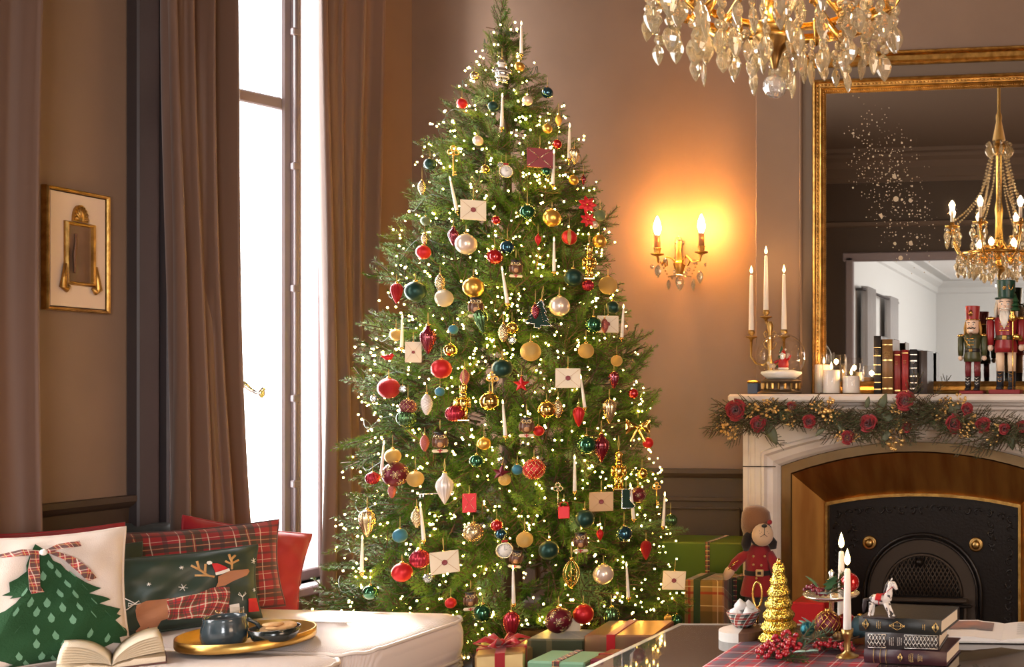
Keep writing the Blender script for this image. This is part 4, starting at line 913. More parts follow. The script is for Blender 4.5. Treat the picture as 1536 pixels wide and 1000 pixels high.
# gold glass fir tree
g0 = tp(1168, 962); s_ = 1/ppm(g0); gt = thing('gold_tree_figure', 'gold mercury glass christmas tree figure on the coffee table', 'figurine', g0)
H_ = 118*s_; pr = []; n = 7
for i in range(n):
    z0, z1 = i/n, (i+1)/n; ra = 33*s_*(1-.80*i/n)
    for k in range(7): a = k/6; pr.append((ra*(.80+.20*sin(pi*min(1, a*1.15)))*(1-.14*a), H_*(z0+(z1-z0)*a*.98)))
pr = [(0, 0)]+pr+[(.006, H_), (0, H_+.004)]
def merc():
    m = mat('gold_mercury_glass', (.85, .62, .12), .2, 1); N = m.node_tree.nodes; L = m.node_tree.links
    tc = N.new('ShaderNodeTexCoord'); vo = N.new('ShaderNodeTexVoronoi'); vo.inputs['Scale'].default_value = 150; L.new(tc.outputs['Object'], vo.inputs[0])
    bp = N.new('ShaderNodeBump'); bp.inputs['Strength'].default_value = .9; bp.inputs['Distance'].default_value = .003; bp.invert = True; L.new(vo.outputs['Distance'], bp.inputs['Height']); L.new(bp.outputs[0], N['Principled BSDF'].inputs['Normal']); return m
MERC = merc()
MB().lathe(pr, 40, lobes=20, amp=.02).build('tree_body', MERC, gt); MB().ball((0, 0, H_+.004), .007, 10, sc=(1, 1, 1.4)).build('tip', GOLD, gt)
# ---- tapers on the table
def holder(lb, px, py, h, s=1):
    p = tp(px, py); t = thing('candle_holder', lb, 'candle holder', p)
    MB().lathe([(0, 0), (.03, 0), (.031, .003), (.022, .007), (.010, .014), (.008, .02), (.010, h*.45), (.008, h*.6), (.015, h*.8), (.0165, h), (.013, h), (.0115, h*.82), (0, h*.8)], 22).build('holder', BRASS, t); return p+V((0, 0, h*.84))
p = holder('brass candlestick on the runner holding the front taper', 1271, 985, .075)
taper('front lit ivory taper candle on the coffee table in brass candlestick', p, (947-850)/ppm(p), .0115, .008, fl=.045, light=.5)
p = holder('brass candlestick hidden behind the tiered stand', 1262, 962, .075)
taper('rear lit ivory taper candle rising behind the tiered stand', p, (934-832)/ppm(p), .0115, .008, fl=.045, light=.5)
# ---- two-tier stand with baubles
c0 = tp(1247, 968); s_ = 1/ppm(c0); cs = thing('tiered_stand', 'two-tier silver and wood cake stand dressed with baubles and berries', 'cake stand', c0)
DW = mat('dark_plate_wood', (.10, .05, .03), .3)
MB().lathe([(0, 0), (.035, 0), (.037, .005), (.02, .012), (.012, .02), (0, .02)], 24).build('foot', SILVER, cs)
rl_ = 45*s_; ru = 43*s_; zu = (958-886)*s_
MB().lathe([(0, .02), (rl_*.8, .02), (rl_, .030), (rl_, .034), (rl_*.8, .026), (0, .025)], 36).build('lower_plate', DW, cs)
MB().lathe([(.006, .02), (.008, .04), (.005, .06), (.009, .08), (.006, zu-.012), (.014, zu-.006), (0, zu)], 16).build('column', SILVER, cs)
MB().lathe([(0, zu-.004), (ru*.6, zu-.004), (ru*.9, zu+.004), (ru, zu+.012), (ru*.98, zu+.013), (ru*.85, zu+.006), (0, zu+.001)], 36).build('upper_plate', SILVER, cs)
MB().lathe([(.004, zu), (.005, zu+.04), (.010, zu+.05), (.006, zu+.06), (.009, zu+.07), (0, zu+.08)], 14).build('finial', SILVER, cs)
REDG = mat('red_gloss_glass', (.45, .008, .010), .08, .5, coat=1); REDS = mat('red_satin_glass', (.50, .012, .014), .38, .35)
BURG = mat('burgundy_satin', (.13, .008, .018), .34, .3); TEALG = mat('teal_foil', (.02, .14, .18), .3, .7, bump=1, bscale=200); BLUES = mat('dusty_blue_matte', (.07, .16, .22), .5, .2)
def bauble(lb, loc, r, m, extra=None, cat='bauble', grp=None):
    t = thing('bauble', lb, cat, loc, group=grp); MB().ball((0, 0, 0), r, 24).build('ball', m, t)
    MB().lathe([(r*.18, r*.95), (r*.2, r*.98), (r*.2, r*1.14), (0, r*1.16)], 12).build('cap', GOLD, t)
    if extra == 'net':
        nb = MB()
        for d in (-1, 1):
            for i in range(12):
                nb.tube([V((sin(pi*k/14)*cos(2*pi*i/12+d*k*.19), sin(pi*k/14)*sin(2*pi*i/12+d*k*.19), cos(pi*k/14)))*r*1.01 for k in range(1, 14)], r*.022, 4)
        nb.build('gold_net', GOLD, t)
    return t
for px, py, r, m, ex, lb, z in ((1241, 928, 19.5, BURG, 'net', 'burgundy bauble with gold net on the lower tier', 0), (1269, 931, 16, REDG, None, 'glossy red bauble on lower tier behind front taper', 0), (1211, 934, 11, TEALG, None, 'small teal foil bauble on lower tier', 0), (1290, 926, 17, BLUES, None, 'dusty blue matte bauble beside the book stack', 0), (1274, 871, 15, REDG, None, 'glossy red bauble on the upper tier', 1)):
    Y = c0.y+(-.02 if px < 1260 else .015); p = at_y(px, py, Y); rr = r/ppm(p)
    p.z = (c0.z+zu+.012+rr) if z else (c0.z+.03+rr) if px != 1290 else TH_+rr+.02
    bauble(lb, p, rr, m, ex, grp='baubles on the tiered stand')
BERR = mat('red_berry', (.36, .008, .018), .14, coat=.7)
DKB = mat('dark_red_berry', (.16, .006, .02), .15, coat=.7)
LEAFM = mat('green_velvet_leaf', (.03, .10, .04), .6, col2=(.05, .14, .07), nscale=20)
FROST = mat('frosted_leaf', (.25, .38, .33), .6); TWIG = mat('brown_twig', (.10, .055, .03), .8)
NEED = mat('fir_needle', (.022, .075, .016), .5, col2=(.05, .13, .03), nscale=6); NEEDB = mat('blue_green_needle', (.06, .15, .08), .55, col2=(.13, .24, .14), nscale=7)
def needles(mb, pts, ln, n, wd, q, up=.0, lift=.6, mi=0):
    pts = [V(p) for p in pts]; m_ = len(pts)-1
    for i in range(n):
        t = (i+q.random())/n*m_; k = min(int(t), m_-1); a, b = pts[k], pts[k+1]; p = a.lerp(b, t-k); d = (b-a).normalized()
        o = d.orthogonal().normalized(); o = M.Rotation(q.uniform(0, 2*pi), 3, d) @ o
        v = (d*lift+o+V((0, 0, up))).normalized(); l = ln*q.uniform(.75, 1.15)*(1-.35*(t/m_)**3); sd = v.cross(d).normalized()*wd/2
        i0 = len(mb.v); mb.v += [tuple(p-sd*.6), tuple(p+v*l*.5-sd), tuple(p+v*l), tuple(p+v*l*.5+sd)]
        mb.f += [(i0, i0+1, i0+2), (i0, i0+2, i0+3)]; mb.mi += [mi]*2; mb.sm += [False]*2
def leafm(mb, base, d, ln, wd, mi=0, droop=.3, up=V((0, 0, 1)), lobed=0):
    base, d = V(base), V(d).normalized(); sd = d.cross(up)
    if sd.length < 1e-3: sd = d.orthogonal()
    sd.normalize(); nn = sd.cross(d); n = 7
    def f(u, v):
        w_ = wd/2*sin(pi*min(1, v*.94+.05))**.8*(1+(lobed*.35*(1 if int(v*8) % 2 else -1) if lobed else 0)); x = 2*u-1
        return base+d*ln*v+sd*w_*x+nn*(-droop*ln*v*v-.12*wd*(1-x*x)*-1*(v*(1-v)*4))
    mb.grid(f, 4, n, mi)
def berries(name, parent, centre, rx, n, br, m, q, flat=.6):
    mb = []
    for i in range(n):
        a, b = q.uniform(0, 2*pi), q.uniform(-.3, 1); r_ = q.uniform(.3, 1)**.6
        mb.append(V((cos(a)*rx*r_*sqrt(1-max(0, b)**2*.6), sin(a)*rx*r_*.8, max(0, b)*rx*flat*(1.2-r_*.5)+br))+V(centre))
    return mb
bm_ = MB().ball((0, 0, 0), 1, 8).mesh('berry', BERR); bd_ = MB().ball((0, 0, 0), 1, 8).mesh('berry_dark', DKB)
def pick(name, label, loc, clusters, sprigs, leaves, q, tw=True):
    t = thing(name, label, 'berry sprig', loc)
    for c, rx, n, br, dk in clusters:
        ps = berries('b', t, c, rx, n, br, BERR, q)
        for p in ps: obj('berry', bd_ if dk else bm_, t, p, None, br*q.uniform(.85, 1.1))
        sb_ = MB()
        for p in ps: sb_.tube([V(c)+V((0, 0, -.0)), V(c).lerp(p, .5)+V((0, 0, .006)), p], .0011, 4)
        o = sb_.build('stems', TWIG, t); o['kind'] = 'stuff'
    for pts, ln, n, mm in sprigs:
        mb = MB(); mb.tube(pts, .0022, 5, 0); needles(mb, pts, ln, n, .0022, q, mi=1); mb.build('fir_sprig', [TWIG, mm], t)
    for b_, d, ln, wd, mm, lob in leaves:
        mb = MB(); leafm(mb, b_, d, ln, wd, lobed=lob); solid(mb.build('leaf', mm, t), .0008)
    return t
q = random.Random(12)
p = tp(1172, 985)
pick('berry_pick', 'large bunch of red berries with fir sprig in front of gold tree', p, [((0, 0, .012), .055, 58, .0068, 0), ((.0, .03, .03), .04, 30, .0066, 0), ((-.005, -.045, .01), .05, 46, .0068, 0)],
     [([(.03, 0, .01), (.06, .02, .03), (.09, .05, .05), (.12, .07, .055)], .022, 160, NEEDB), ([(.02, -.01, .01), (.06, -.01, .02), (.10, -.0, .02)], .02, 130, NEEDB), ([(.03, .02, .02), (.05, .05, .05), (.065, .08, .075)], .02, 120, NEEDB), ([(0, -.02, .01), (-.05, -.04, .012)], .018, 60, NEED), ([(.0, -.03, .01), (.05, -.06, .012), (.09, -.07, .012)], .02, 110, NEED)],
     [((.05, -.04, .02), (.5, -.5, .45), .05, .03, FROST, 0), ((.07, -.02, .02), (.8, -.2, .4), .04, .022, FROST, 0)], q)
p = tp(1252, 976)
pick('berry_pick', 'smaller spray of red berries at foot of the front candlestick', p+V((0, -.03, 0)), [((-.02, 0, .01), .036, 20, .0066, 0), ((.04, -.005, .01), .028, 13, .006, 0)], [([(-.04, 0, .01), (0, .005, .015), (.06, 0, .01)], .014, 60, NEED)], [], q)
p = V((c0.x, c0.y-.02, c0.z+zu+.006))
pick('berry_pick', 'dark berries and holly leaves on the upper tier of the stand', p, [((-.045, 0, .012), .026, 14, .0066, 1), ((-.02, -.025, .006), .018, 8, .0066, 1)], [([(-.01, .01, .01), (.015, .02, .035), (.03, .03, .06)], .03, 120, NEED), ([(0, 0, .01), (.03, .0, .025), (.05, .0, .035)], .026, 90, NEED)],
     [((-.03, 0, .02), (-.4, -.1, .8), .05, .034, LEAFM, 1), ((0, -.01, .02), (.2, -.2, .8), .05, .034, LEAFM, 1), ((-.01, -.02, .012), (.3, -.6, .3), .045, .03, mat('slate_leaf', (.06, .09, .1), .4), 1)], q)
p = V((c0.x, c0.y, c0.z+.03))
pick('berry_pick', 'small dark berry cluster under the upper tier of the stand', p, [((-.02, -.03, .045), .016, 10, .0055, 1), ((.06, .01, .02), .012, 5, .006, 0)], [], [((-.045, -.02, .02), (-.3, -.3, .8), .05, .024, FROST, 0), ((-.05, -.01, .02), (-.6, .1, .5), .045, .022, FROST, 0)], q)
# ---- rocking-horse figure
hs = thing('toy_horse', 'small dappled white horse figurine with red saddle standing on the top book', 'figurine', (0, 0, 0), R(-4))
DAP = mat('dappled_white', (.74, .68, .62), .4, col2=(.05, .04, .04), nscale=75, lo=.56, hi=.60)
HB = MB(); L_ = .001*1.75
def hp_(x, z, y=0): return (x*L_, y*L_, z*L_)
HB.tube([hp_(-13, 24), hp_(-9, 26), hp_(0, 25.5), hp_(8, 26), hp_(13, 29), hp_(15, 36), hp_(16, 44), hp_(17.5, 51), hp_(21, 50), hp_(25, 44), hp_(26.5, 41)], [x*L_ for x in (5, 7.5, 7.2, 7.5, 7, 5.2, 4.4, 4.4, 4.2, 3, 2)], 12)
for x, s1 in ((-11, -3), (11, 5)):
    for y in (-4, 4):
        k = 3 if y > 0 else 0
        HB.tube([hp_(x, 22, y), hp_(x+s1*.4+k*.5, 14, y), hp_(x+s1*.8+k, 8, y), hp_(x+s1*1.3+k, 1.5, y), hp_(x+s1*1.5+k+1, .4, y)], [x_*L_ for x_ in (4.2, 2.8, 1.9, 2, 2.2)], 8)
HB.build('body', DAP, hs)
DKM = mat('dark_mane', (.04, .03, .03), .6)
MB().tube([hp_(20, 54), hp_(15, 53), hp_(11, 47), hp_(9, 40), hp_(7, 34)], [x*L_ for x in (1.5, 3, 3, 3, 2)], 8, flat=.6).build('mane', DKM, hs)
MB().tube([hp_(-17, 26), hp_(-22, 24), hp_(-23, 16), hp_(-24, 6)], [x*L_ for x in (2, 3.5, 3.8, 1.5)], 8).build('tail', DKM, hs)
e = MB()
for y in (-2.2, 2.2): e.tube([hp_(18.5, 53, y), hp_(19, 58, y)], [1.3*L_, .4*L_], 6)
e.build('ears', DAP, hs); 
MB().grid(lambda u, v: V(hp_(-4+9*u, 26+8.3*sin(pi*v)*(1-.12*sin(pi*u)), 9*cos(pi*v))), 6, 10).build('saddle', RED, hs).modifiers.new('t', 'SOLIDIFY').thickness = .002
br_ = MB(); br_.tube([hp_(23, 47.5, 3.3), hp_(24, 45, 0), hp_(23, 47.5, -3.3)], .0011, 4); br_.tube([hp_(22, 46, -3.4), hp_(12, 38, -6), hp_(4, 33, -5)], .0011, 4); br_.tube([hp_(1, 17.5, 0), hp_(1, 21, -7), hp_(1, 28, -7.5)], .0014, 4); br_.build('bridle', RED, hs)
MB().box((0, 0, 0), (.085, .03, .005), .002).build('base', DKM, hs)
# ---- stacked books (spines towards the viewer)
b1 = tp(1359, 997); s_ = 1/ppm(b1); z = TH_+.002
def lying(lb, px, ln_px, th_px, z, rz, col, dpt, dx=0, dy=0, **k):
    w_ = ln_px*s_; th = th_px*s_; X = at_y(px, 960, b1.y).x
    bk = book(lb, (0, 0, 0), (0, 0, 0), th, dpt, w_, col, **k); bk.rotation_euler = Euler((0, pi/2, 0)).to_matrix().to_4x4().to_euler() if rz == 0 else (M.Rotation(rz, 3, 'Z') @ M.Rotation(pi/2, 3, 'Y')).to_euler()
    d = M.Rotation(rz, 3, 'Z') @ V((w_/2, 0, 0)); bk.location = (X-d.x, b1.y+dy-d.y, z+th/2); return z+th+.0004
z = lying('bottom book of table stack, dark maroon with red ribbon marker', 1358, 128, 21, z, R(-4), (.045, .012, .018), .165, bands=[(.12, .002), (.2, .002), (.27, .002)], boxes=[(.42, .47, -.3, .3, 'orn'), (.55, .62, -.38, .38, 'text'), (.66, .72, -.38, .38, 'text')], group='books stacked on the coffee table')
z = lying('middle book of table stack, black with silver lattice spine panels', 1353, 113, 25, z, R(1), (.035, .028, .027), .17, dy=.004, bands=[], boxes=[(.04, .28, -.4, .4, 'lattice'), (.53, .98, -.4, .4, 'lattice'), (.33, .40, -.3, .3, 'text'), (.44, .5, -.3, .3, 'text')], gm=SILT, group='books stacked on the coffee table')
z = lying('top book of table stack, black leather with faint gold ornaments', 1350, 129, 22, z, R(-6), (.018, .019, .017), .18, boxes=[(.05, .12, -.35, .35, 'orn'), (.22, .28, -.3, .3, 'text'), (.38, .56, -.3, .3, 'orn'), (.78, .83, -.3, .3, 'text'), (.90, .97, -.35, .35, 'orn')], dy=.002, group='books stacked on the coffee table')
hs.location = at_z(1319, 925, z+.004)
# ---- open magazine
mp_ = tp(1474, 951); mz = open_book('open_magazine', 'open magazine with printed photo and text columns on coffee table', 'magazine', mp_+V((.06, .0, .001)), R(4), .20, .22, .0, 0, mat('white_paper', (.74, .72, .71), .5), mat('magazine_cover', (.6, .6, .6), .4), .014)
def flatq(par, name, x0, x1, y0, y1, m, z=.0195):
    mb = MB(); mb.grid(lambda u, v: ((x0+(x1-x0)*u), y0+(y1-y0)*v, .0065+.014*min(1, 1.25*max(.02, abs(x0+(x1-x0)*u)/.194)**.5 if abs(x0+(x1-x0)*u)/.194 < .4 else 1)*(1-.25*abs(x0+(x1-x0)*u)/.194)+.0008), 8, 1); return mb.build(name, m, par)
flatq(mz, 'printed_photo', -.16, -.03, -.02, .09, mat('photo_print', (.10, .14, .17), .4, col2=(.45, .22, .16), nscale=9))
for x0 in (.04, .12):
    for i in range(12): flatq(mz, 'text_line', x0, x0+.06, .08-.013*i, .083-.013*i, mat('print_ink', (.3, .3, .3), .7) if i == 0 and x0 == .04 else bpy.data.materials['print_ink'])
# ---------------------------------------------------------------- the Christmas tree
AX, AY = -2.475, 4.10
RZ = [(.12, .60), (.20, .66), (.27, .695), (.42, .67), (.54, .64), (.70, .61), (.85, .585), (1.09, .58), (1.37, .515), (1.64, .45), (1.91, .375), (2.19, .285), (2.33, .20), (2.46, .13), (2.60, .06), (2.74, .012)]
def rad(z):
    if z <= RZ[0][0]: return RZ[0][1]
    for (a, ra), (b, rb) in zip(RZ, RZ[1:]):
        if z <= b: return ra+(rb-ra)*(z-a)/(b-a)
    return .01
def axis(z): return AX-.02*max(0, z-1.2)
def surf(px, py, off=.03):
    d = ray(px, py); best = None
    for i in range(900):
        t = 2.9+i*.002; p = V((0, 0, CH))+d*t; dist = math.hypot(p.x-axis(p.z), p.y-AY)
        if dist < rad(p.z)+off: return p
        if best is None or dist < best[0]: best = (dist, p)
    return best[1]
NEED2 = mat('tree_needle', (.030, .085, .006), .65, spec=.2, col2=(.075, .15, .012), nscale=5); NEED3 = mat('tree_needle_light', (.065, .15, .014), .65, spec=.2, col2=(.13, .23, .03), nscale=6)
NEED4 = mat('tree_needle_frosty', (.11, .22, .07), .6, spec=.25, col2=(.22, .34, .13), nscale=8)
def spray(q, L, nm, dens=620, tw=7, nl=.026, nwid=.0023):
    mb = MB(); dr = q.uniform(-.03, .03)
    main = [(L*i/6, .012*sin(i+q.random()), dr*(i/6)**2) for i in range(7)]
    mb.tube(main, [.0045-.0005*i for i in range(7)], 5, 0); needles(mb, main[1:], nl, int(L*dens), nwid, q, mi=1)
    for k in range(tw):
        t = .22+.68*k/tw+q.uniform(-.03, .03); sg = 1 if k % 2 else -1; p = V((L*t, 0, dr*t*t)); a = sg*q.uniform(.55, .95); l = L*q.uniform(.36, .52)*(1.1-.55*t); up = q.uniform(-.25, .3)
        tp_ = [p+V((cos(a*(1-.2*j/4)), sin(a*(1-.2*j/4)), up*(1-j/8)))*l*j/4 for j in range(5)]
        mb.tube(tp_, [.0028, .0025, .002, .0018, .0012], 4, 0); needles(mb, tp_, nl*.9, int(l*dens), nwid, q, mi=1)
    return mb.mesh('branch', [TWIG, nm])
q = random.Random(21)
SPR = [spray(q, .30, m_, 800, 9) for m_ in (NEED2, NEED2, NEED2, NEED3, NEED3, NEED4)]
tree = thing('christmas_tree', 'tall decorated fir tree in the corner by the window', 'christmas tree', (AX, AY, 0))
MB().tube([(0, 0, .0), (0, 0, .6), (-.01, 0, 1.5), (-.03, 0, 2.6)], [.045, .04, .025, .006], 10).build('trunk', TWIG, tree)
MB().lathe([(0, 0), (.2, 0), (.21, .02), (.08, .06), (.06, .12), (0, .12)], 20).build('stand', BLACK, tree)
camdir = math.atan2(-AY, -AX)
def brmat(z, ang, L, pitch, roll, tipr):
    b = tipr-L*.86*cos(pitch)
    base = V((axis(z)-AX+b*cos(ang), b*sin(ang), z-L*.8*sin(pitch)))
    return M.Translation(base) @ M.Rotation(ang, 4, 'Z') @ M.Rotation(-pitch, 4, 'Y') @ M.Rotation(roll, 4, 'X') @ M.Scale(L/.30, 4)
zs = []
cum = [0]; NZ = 240
for i in range(NZ): z = .16+2.5*i/NZ; cum.append(cum[-1]+rad(z)+.05)
def zpick(f):
    t = f*cum[-1]
    for i in range(NZ):
        if cum[i+1] >= t: return .16+2.5*i/NZ
    return 2.6
NB = 298
for i in range(NB):
    z = zpick((i+.5)/NB); g_ = (i*.618034) % 1; ang = camdir+(math.asin(max(-1, min(1, (2*g_/.8-1)))) if g_ < .8 else q.uniform(1.3, 2.2)*q.choice((-1, 1))); r = rad(z)
    L = min(.29, max(.12, r*.68))*q.uniform(.8, 1.12); front = cos(ang-camdir); pitch = R(8+26*(z-.3)/2.3+q.uniform(-16, 12)+(q.choice((-42, -30, 25, 38)) if front > .55 else 0))
    if z > 2.45: pitch = R(q.uniform(35, 70))
    tr = r*q.uniform(.80, .98)+.005
    o = obj('branch', SPR[q.choice((0, 0, 1, 1, 2, 3, 3, 4, 4, 5))], tree); o.matrix_local = brmat(z, ang+(q.uniform(-.7, .7) if front > .55 else 0), L, pitch, q.uniform(-1, 1), tr)
o = obj('branch', SPR[0], tree); o.matrix_local = M.Translation((-.05, 0, 2.50)) @ M.Rotation(-pi/2, 4, 'Y') @ M.Scale(.85, 4)
# the inner growth, one mass
inn_ = MB(); q2 = random.Random(5); small = [spray(q2, .30, NEED2, 300, 6, .028, .0034) for _ in range(3)]
im = []
for me_ in small: im.append(([v.co.copy() for v in me_.vertices], [tuple(p.vertices) for p in me_.polygons], [p.material_index for p in me_.polygons]))
for i in range(660):
    z = zpick(q2.random())+.02 if i < 520 else q2.uniform(1.55, 2.45); ang = q2.uniform(0, 2*pi) if i % 3 == 0 else camdir+q2.uniform(-1.9, 1.9); r = rad(z)*q2.uniform(.45, .88); L = min(.32, max(.14, r*.9))
    T = brmat(z, ang, L, R(q2.uniform(-15, 40)), q2.uniform(-1, 1), r); vs, fs, ms_ = im[i % 3]; b = len(inn_.v)
    inn_.v += [tuple(T @ v) for v in vs]; inn_.f += [tuple(x+b for x in f_) for f_ in fs]; inn_.mi += ms_; inn_.sm += [False]*len(fs)
o = inn_.build('inner_growth', [TWIG, NEED2], tree); o['kind'] = 'stuff'
for me_ in small: bpy.data.meshes.remove(me_)
# ---------------------------------------------------------------- string of fairy lights
sl_ = thing('fairy_lights', 'string of warm white fairy lights wound through the whole tree', 'string lights', (AX, AY, 0))
wire = []; bl = MB(); q = random.Random(33)
for i in range(900):
    f_ = i/900; z = .2+2.42*f_**1.12; a = f_*2*pi*15; r = rad(z)*.9; wire.append((axis(z)-AX+r*cos(a), r*sin(a), z+.02*sin(a*9)))
MB().tube(wire, .0012, 4).build('wire', mat('green_wire', (.02, .05, .02), .5), sl_)
NL = 0
while NL < 1050:
    z = zpick(q.random())+.01; ang = camdir+math.asin(q.uniform(-1, 1))*1.08; r = rad(z)*q.uniform(.82, 1.0)+.01; n_ = q.choice((1, 1, 2, 3))
    for _ in range(n_):
        p = V((axis(z)-AX+r*cos(ang)+q.uniform(-.02, .02), r*sin(ang)+q.uniform(-.02, .02), z+q.uniform(-.02, .02)))
        bl.ball(p, q.uniform(.0030, .0045), 6); NL += 1
for _ in range(330):
    z = zpick(q.random())+.01; ang = camdir+pi+q.uniform(-1.5, 1.5); r = rad(z)*q.uniform(.8, 1.04); bl.ball((axis(z)-AX+r*cos(ang), r*sin(ang), z), .0046, 6)
o = bl.build('bulbs', BULB, sl_); o['kind'] = 'stuff'
# ---------------------------------------------------------------- ornaments: unit meshes (height 1, centre 0), one set per kind and colour
def glit(n, c, m=.5): return mat(n, c, .35, m, bump=1, bscale=450)
OM = {
 'redm': REDS, 'redg': REDG, 'redx': glit('red_glitter', (.45, .015, .02)), 'grnm': mat('deep_green_satin', (.012, .045, .032), .36, .5), 'grng': mat('green_gloss', (.015, .12, .045), .08, .75, coat=1),
 'tealg': mat('teal_gloss', (.01, .08, .12), .1, .75, coat=1), 'bluem': mat('teal_blue_matte', (.03, .15, .21), .5, .2), 'goldm': mat('satin_gold', (.75, .44, .10), .3, .9), 'goldg': mat('gloss_gold', (.85, .58, .16), .1, 1),
 'goldx': glit('gold_glitter', (.62, .40, .13), .7), 'crx': glit('cream_glitter', (.66, .54, .36), .3), 'pearl': mat('pearl_satin', (.72, .58, .47), .28, .5, coat=.4), 'sagex': glit('sage_glitter', (.16, .22, .12), .4),
 'burg': BURG, 'burgg': mat('burgundy_gloss', (.22, .008, .022), .12, .6, coat=1), 'champ': mat('champagne_gold', (.62, .47, .26), .25, .9), 'silv': SILVER, 'wht': mat('pearl_white_glass', (.7, .62, .56), .25, .3), 'pink': mat('rose_bronze', (.36, .10, .08), .35, .6),
 'grnr': mat('olive_green_gloss', (.08, .15, .06), .18, .8), 'rib': mat('red_ribbed_glass', (.36, .02, .035), .22, .6), 'kraft': mat('kraft_paper', (.55, .34, .17), .7), 'env': mat('ivory_paper', (.74, .62, .45), .6), 'envr': mat('burgundy_paper', (.20, .008, .012), .45), 'wood': mat('owl_brown', (.11, .04, .015), .4, coat=.2), 'tan': mat('owl_tan', (.48, .24, .10), .5), 'clear': GLASS, 'plq': mat('dark_green_board', (.010, .032, .020), .7, spec=.2)}
_cache = {}
def unit(key, fn):
    if key not in _cache: _cache[key] = fn()
    return _cache[key]
def P_(parts): return parts                            # [(part name, mesh)]
CAPM = MB().lathe([(.09, .46), (.10, .485), (.10, .55), (.03, .565), (0, .565)], 10).tube([(.03*cos(2*pi*i/8), 0, .59+.03*sin(2*pi*i/8)) for i in range(8)], .008, 4, close=True).mesh('cap', GOLD)
def cap_at(z, s=1, m=None):
    return unit(('cap', z, s, m and m.name), lambda: MB().lathe([(.09*s, z-.03), (.10*s, z-.01), (.10*s, z+.05), (.03*s, z+.065), (0, z+.065)], 10).tube([(.03*s*cos(2*pi*i/8), 0, z+.085+.03*s*sin(2*pi*i/8)) for i in range(8)], .01*s, 4, close=True).mesh('cap', m or GOLD))
def k_ball(m): return P_([('ball', MB().ball((0, 0, 0), .5, 24).mesh('ball', m)), ('cap', CAPM)])
def k_rib(m): return P_([('ball', MB().lathe([(.5*sin(pi*i/14), -.5*cos(pi*i/14)) for i in range(15)], 72, lobes=18, amp=.045).mesh('ribbed_ball', m)), ('cap', CAPM)])
def k_net(m):
    nb = MB()
    for d in (-1, 1):
        for i in range(12): nb.tube([V((sin(pi*k/14)*cos(2*pi*i/12+d*k*.19), sin(pi*k/14)*sin(2*pi*i/12+d*k*.19), cos(pi*k/14)))*.505 for k in range(1, 14)], .010, 4)
    return P_([('ball', MB().ball((0, 0, 0), .5, 24).mesh('ball', m)), ('net', nb.mesh('net', OM['champ'])), ('cap', CAPM)])
def k_scroll(m):
    nb = MB()
    def on(a, b): return V((sin(a)*cos(b), -cos(a)*cos(b), sin(b)))*.505
    for cx, cz in ((0, 0), (1.05, .3), (-1.1, .1), (.5, -.7), (-.6, .75), (2, -.2), (-2, -.3)):
        for j in range(6):
            t0 = j*pi/3; nb.tube([on(cx+.36*sin(pi*k/10)*cos(t0+.9*(k/10-.5)), cz+.36*sin(pi*k/10)*sin(t0+.9*(k/10-.5))) for k in range(11)], .011, 4)
        nb.tube([on(cx+.5+.16*(1-k/10)*cos(k*.7), cz+.28+.16*(1-k/10)*sin(k*.7)) for k in range(11)], .011, 4)
    return P_([('ball', MB().ball((0, 0, 0), .5, 24).mesh('ball', m)), ('scrollwork', nb.mesh('scrollwork', OM['champ'])), ('cap', CAPM)])
def k_stripe(m):
    s_ = MB()
    for i in range(4):
        a0 = i*pi/2; s_.grid(lambda u, v: V((sin(pi*(.06+.88*v))*cos(a0+.5*(u-.5)), sin(pi*(.06+.88*v))*sin(a0+.5*(u-.5)), cos(pi*(.06+.88*v))))*.507, 5, 14)
    return P_([('ball', MB().ball((0, 0, 0), .5, 24).mesh('ball', m)), ('glitter_stripe', s_.mesh('stripe', OM['goldx'])), ('cap', CAPM)])
def k_cone(m):
    g = MB()
    def f(u, v):
        R_ = .235*(sin(pi*min(1, (.06+.94*v)))**.75)*(1.15-.35*(1-v)); ph = 16*v; row = int(ph); w_ = 1+.20*(1-(ph-row))*abs(cos(4*2*pi*u+(row % 2)*pi/2))
        r = R_*w_; return (r*cos(2*pi*u), r*sin(2*pi*u), -.5+v)
    g.grid(f, 48, 48, cu=True); return P_([('cone', g.mesh('pine_cone', m)), ('cap', cap_at(.5, .6))])
def k_drop(m): return P_([('drop', MB().lathe([(0, -.5), (.05, -.46), (.13, -.3), (.21, -.08), (.265, .15), (.25, .32), (.17, .44), (.07, .5), (0, .5)], 60, lobes=12, amp=.06).mesh('drop', m)), ('cap', cap_at(.5, .7))])
def k_finial(m): return P_([('finial', MB().lathe([(0, -.5), (.03, -.45), (.09, -.34), (.15, -.22), (.22, -.05), (.25, .1), (.22, .24), (.12, .36), (.07, .42), (.06, .5), (0, .5)], 60, lobes=14, amp=.05).mesh('finial', m)), ('cap', cap_at(.5, .6))])
def k_candle(m):
    b = MB().lathe([(0, -.5), (.036, -.5), (.046, -.44), (.040, -.1), (.026, .33), (.018, .37), (0, .375)], 12).mesh('wax', WAX)
    f_ = MB().lathe([(0, .37), (.014, .385), (.022, .41), (.017, .45), (.007, .485), (0, .5)], 8).mesh('flame', FLAME)
    c = MB().lathe([(0, -.53), (.03, -.53), (.055, -.5), (.056, -.455), (.047, -.455), (.03, -.5), (0, -.5)], 12).tube([(0, 0, -.53), (0, .02, -.58), (0, .09, -.60)], .012, 5).mesh('clip_cup', GOLD)
    return P_([('wax', b), ('flame', f_), ('clip_cup', c)])
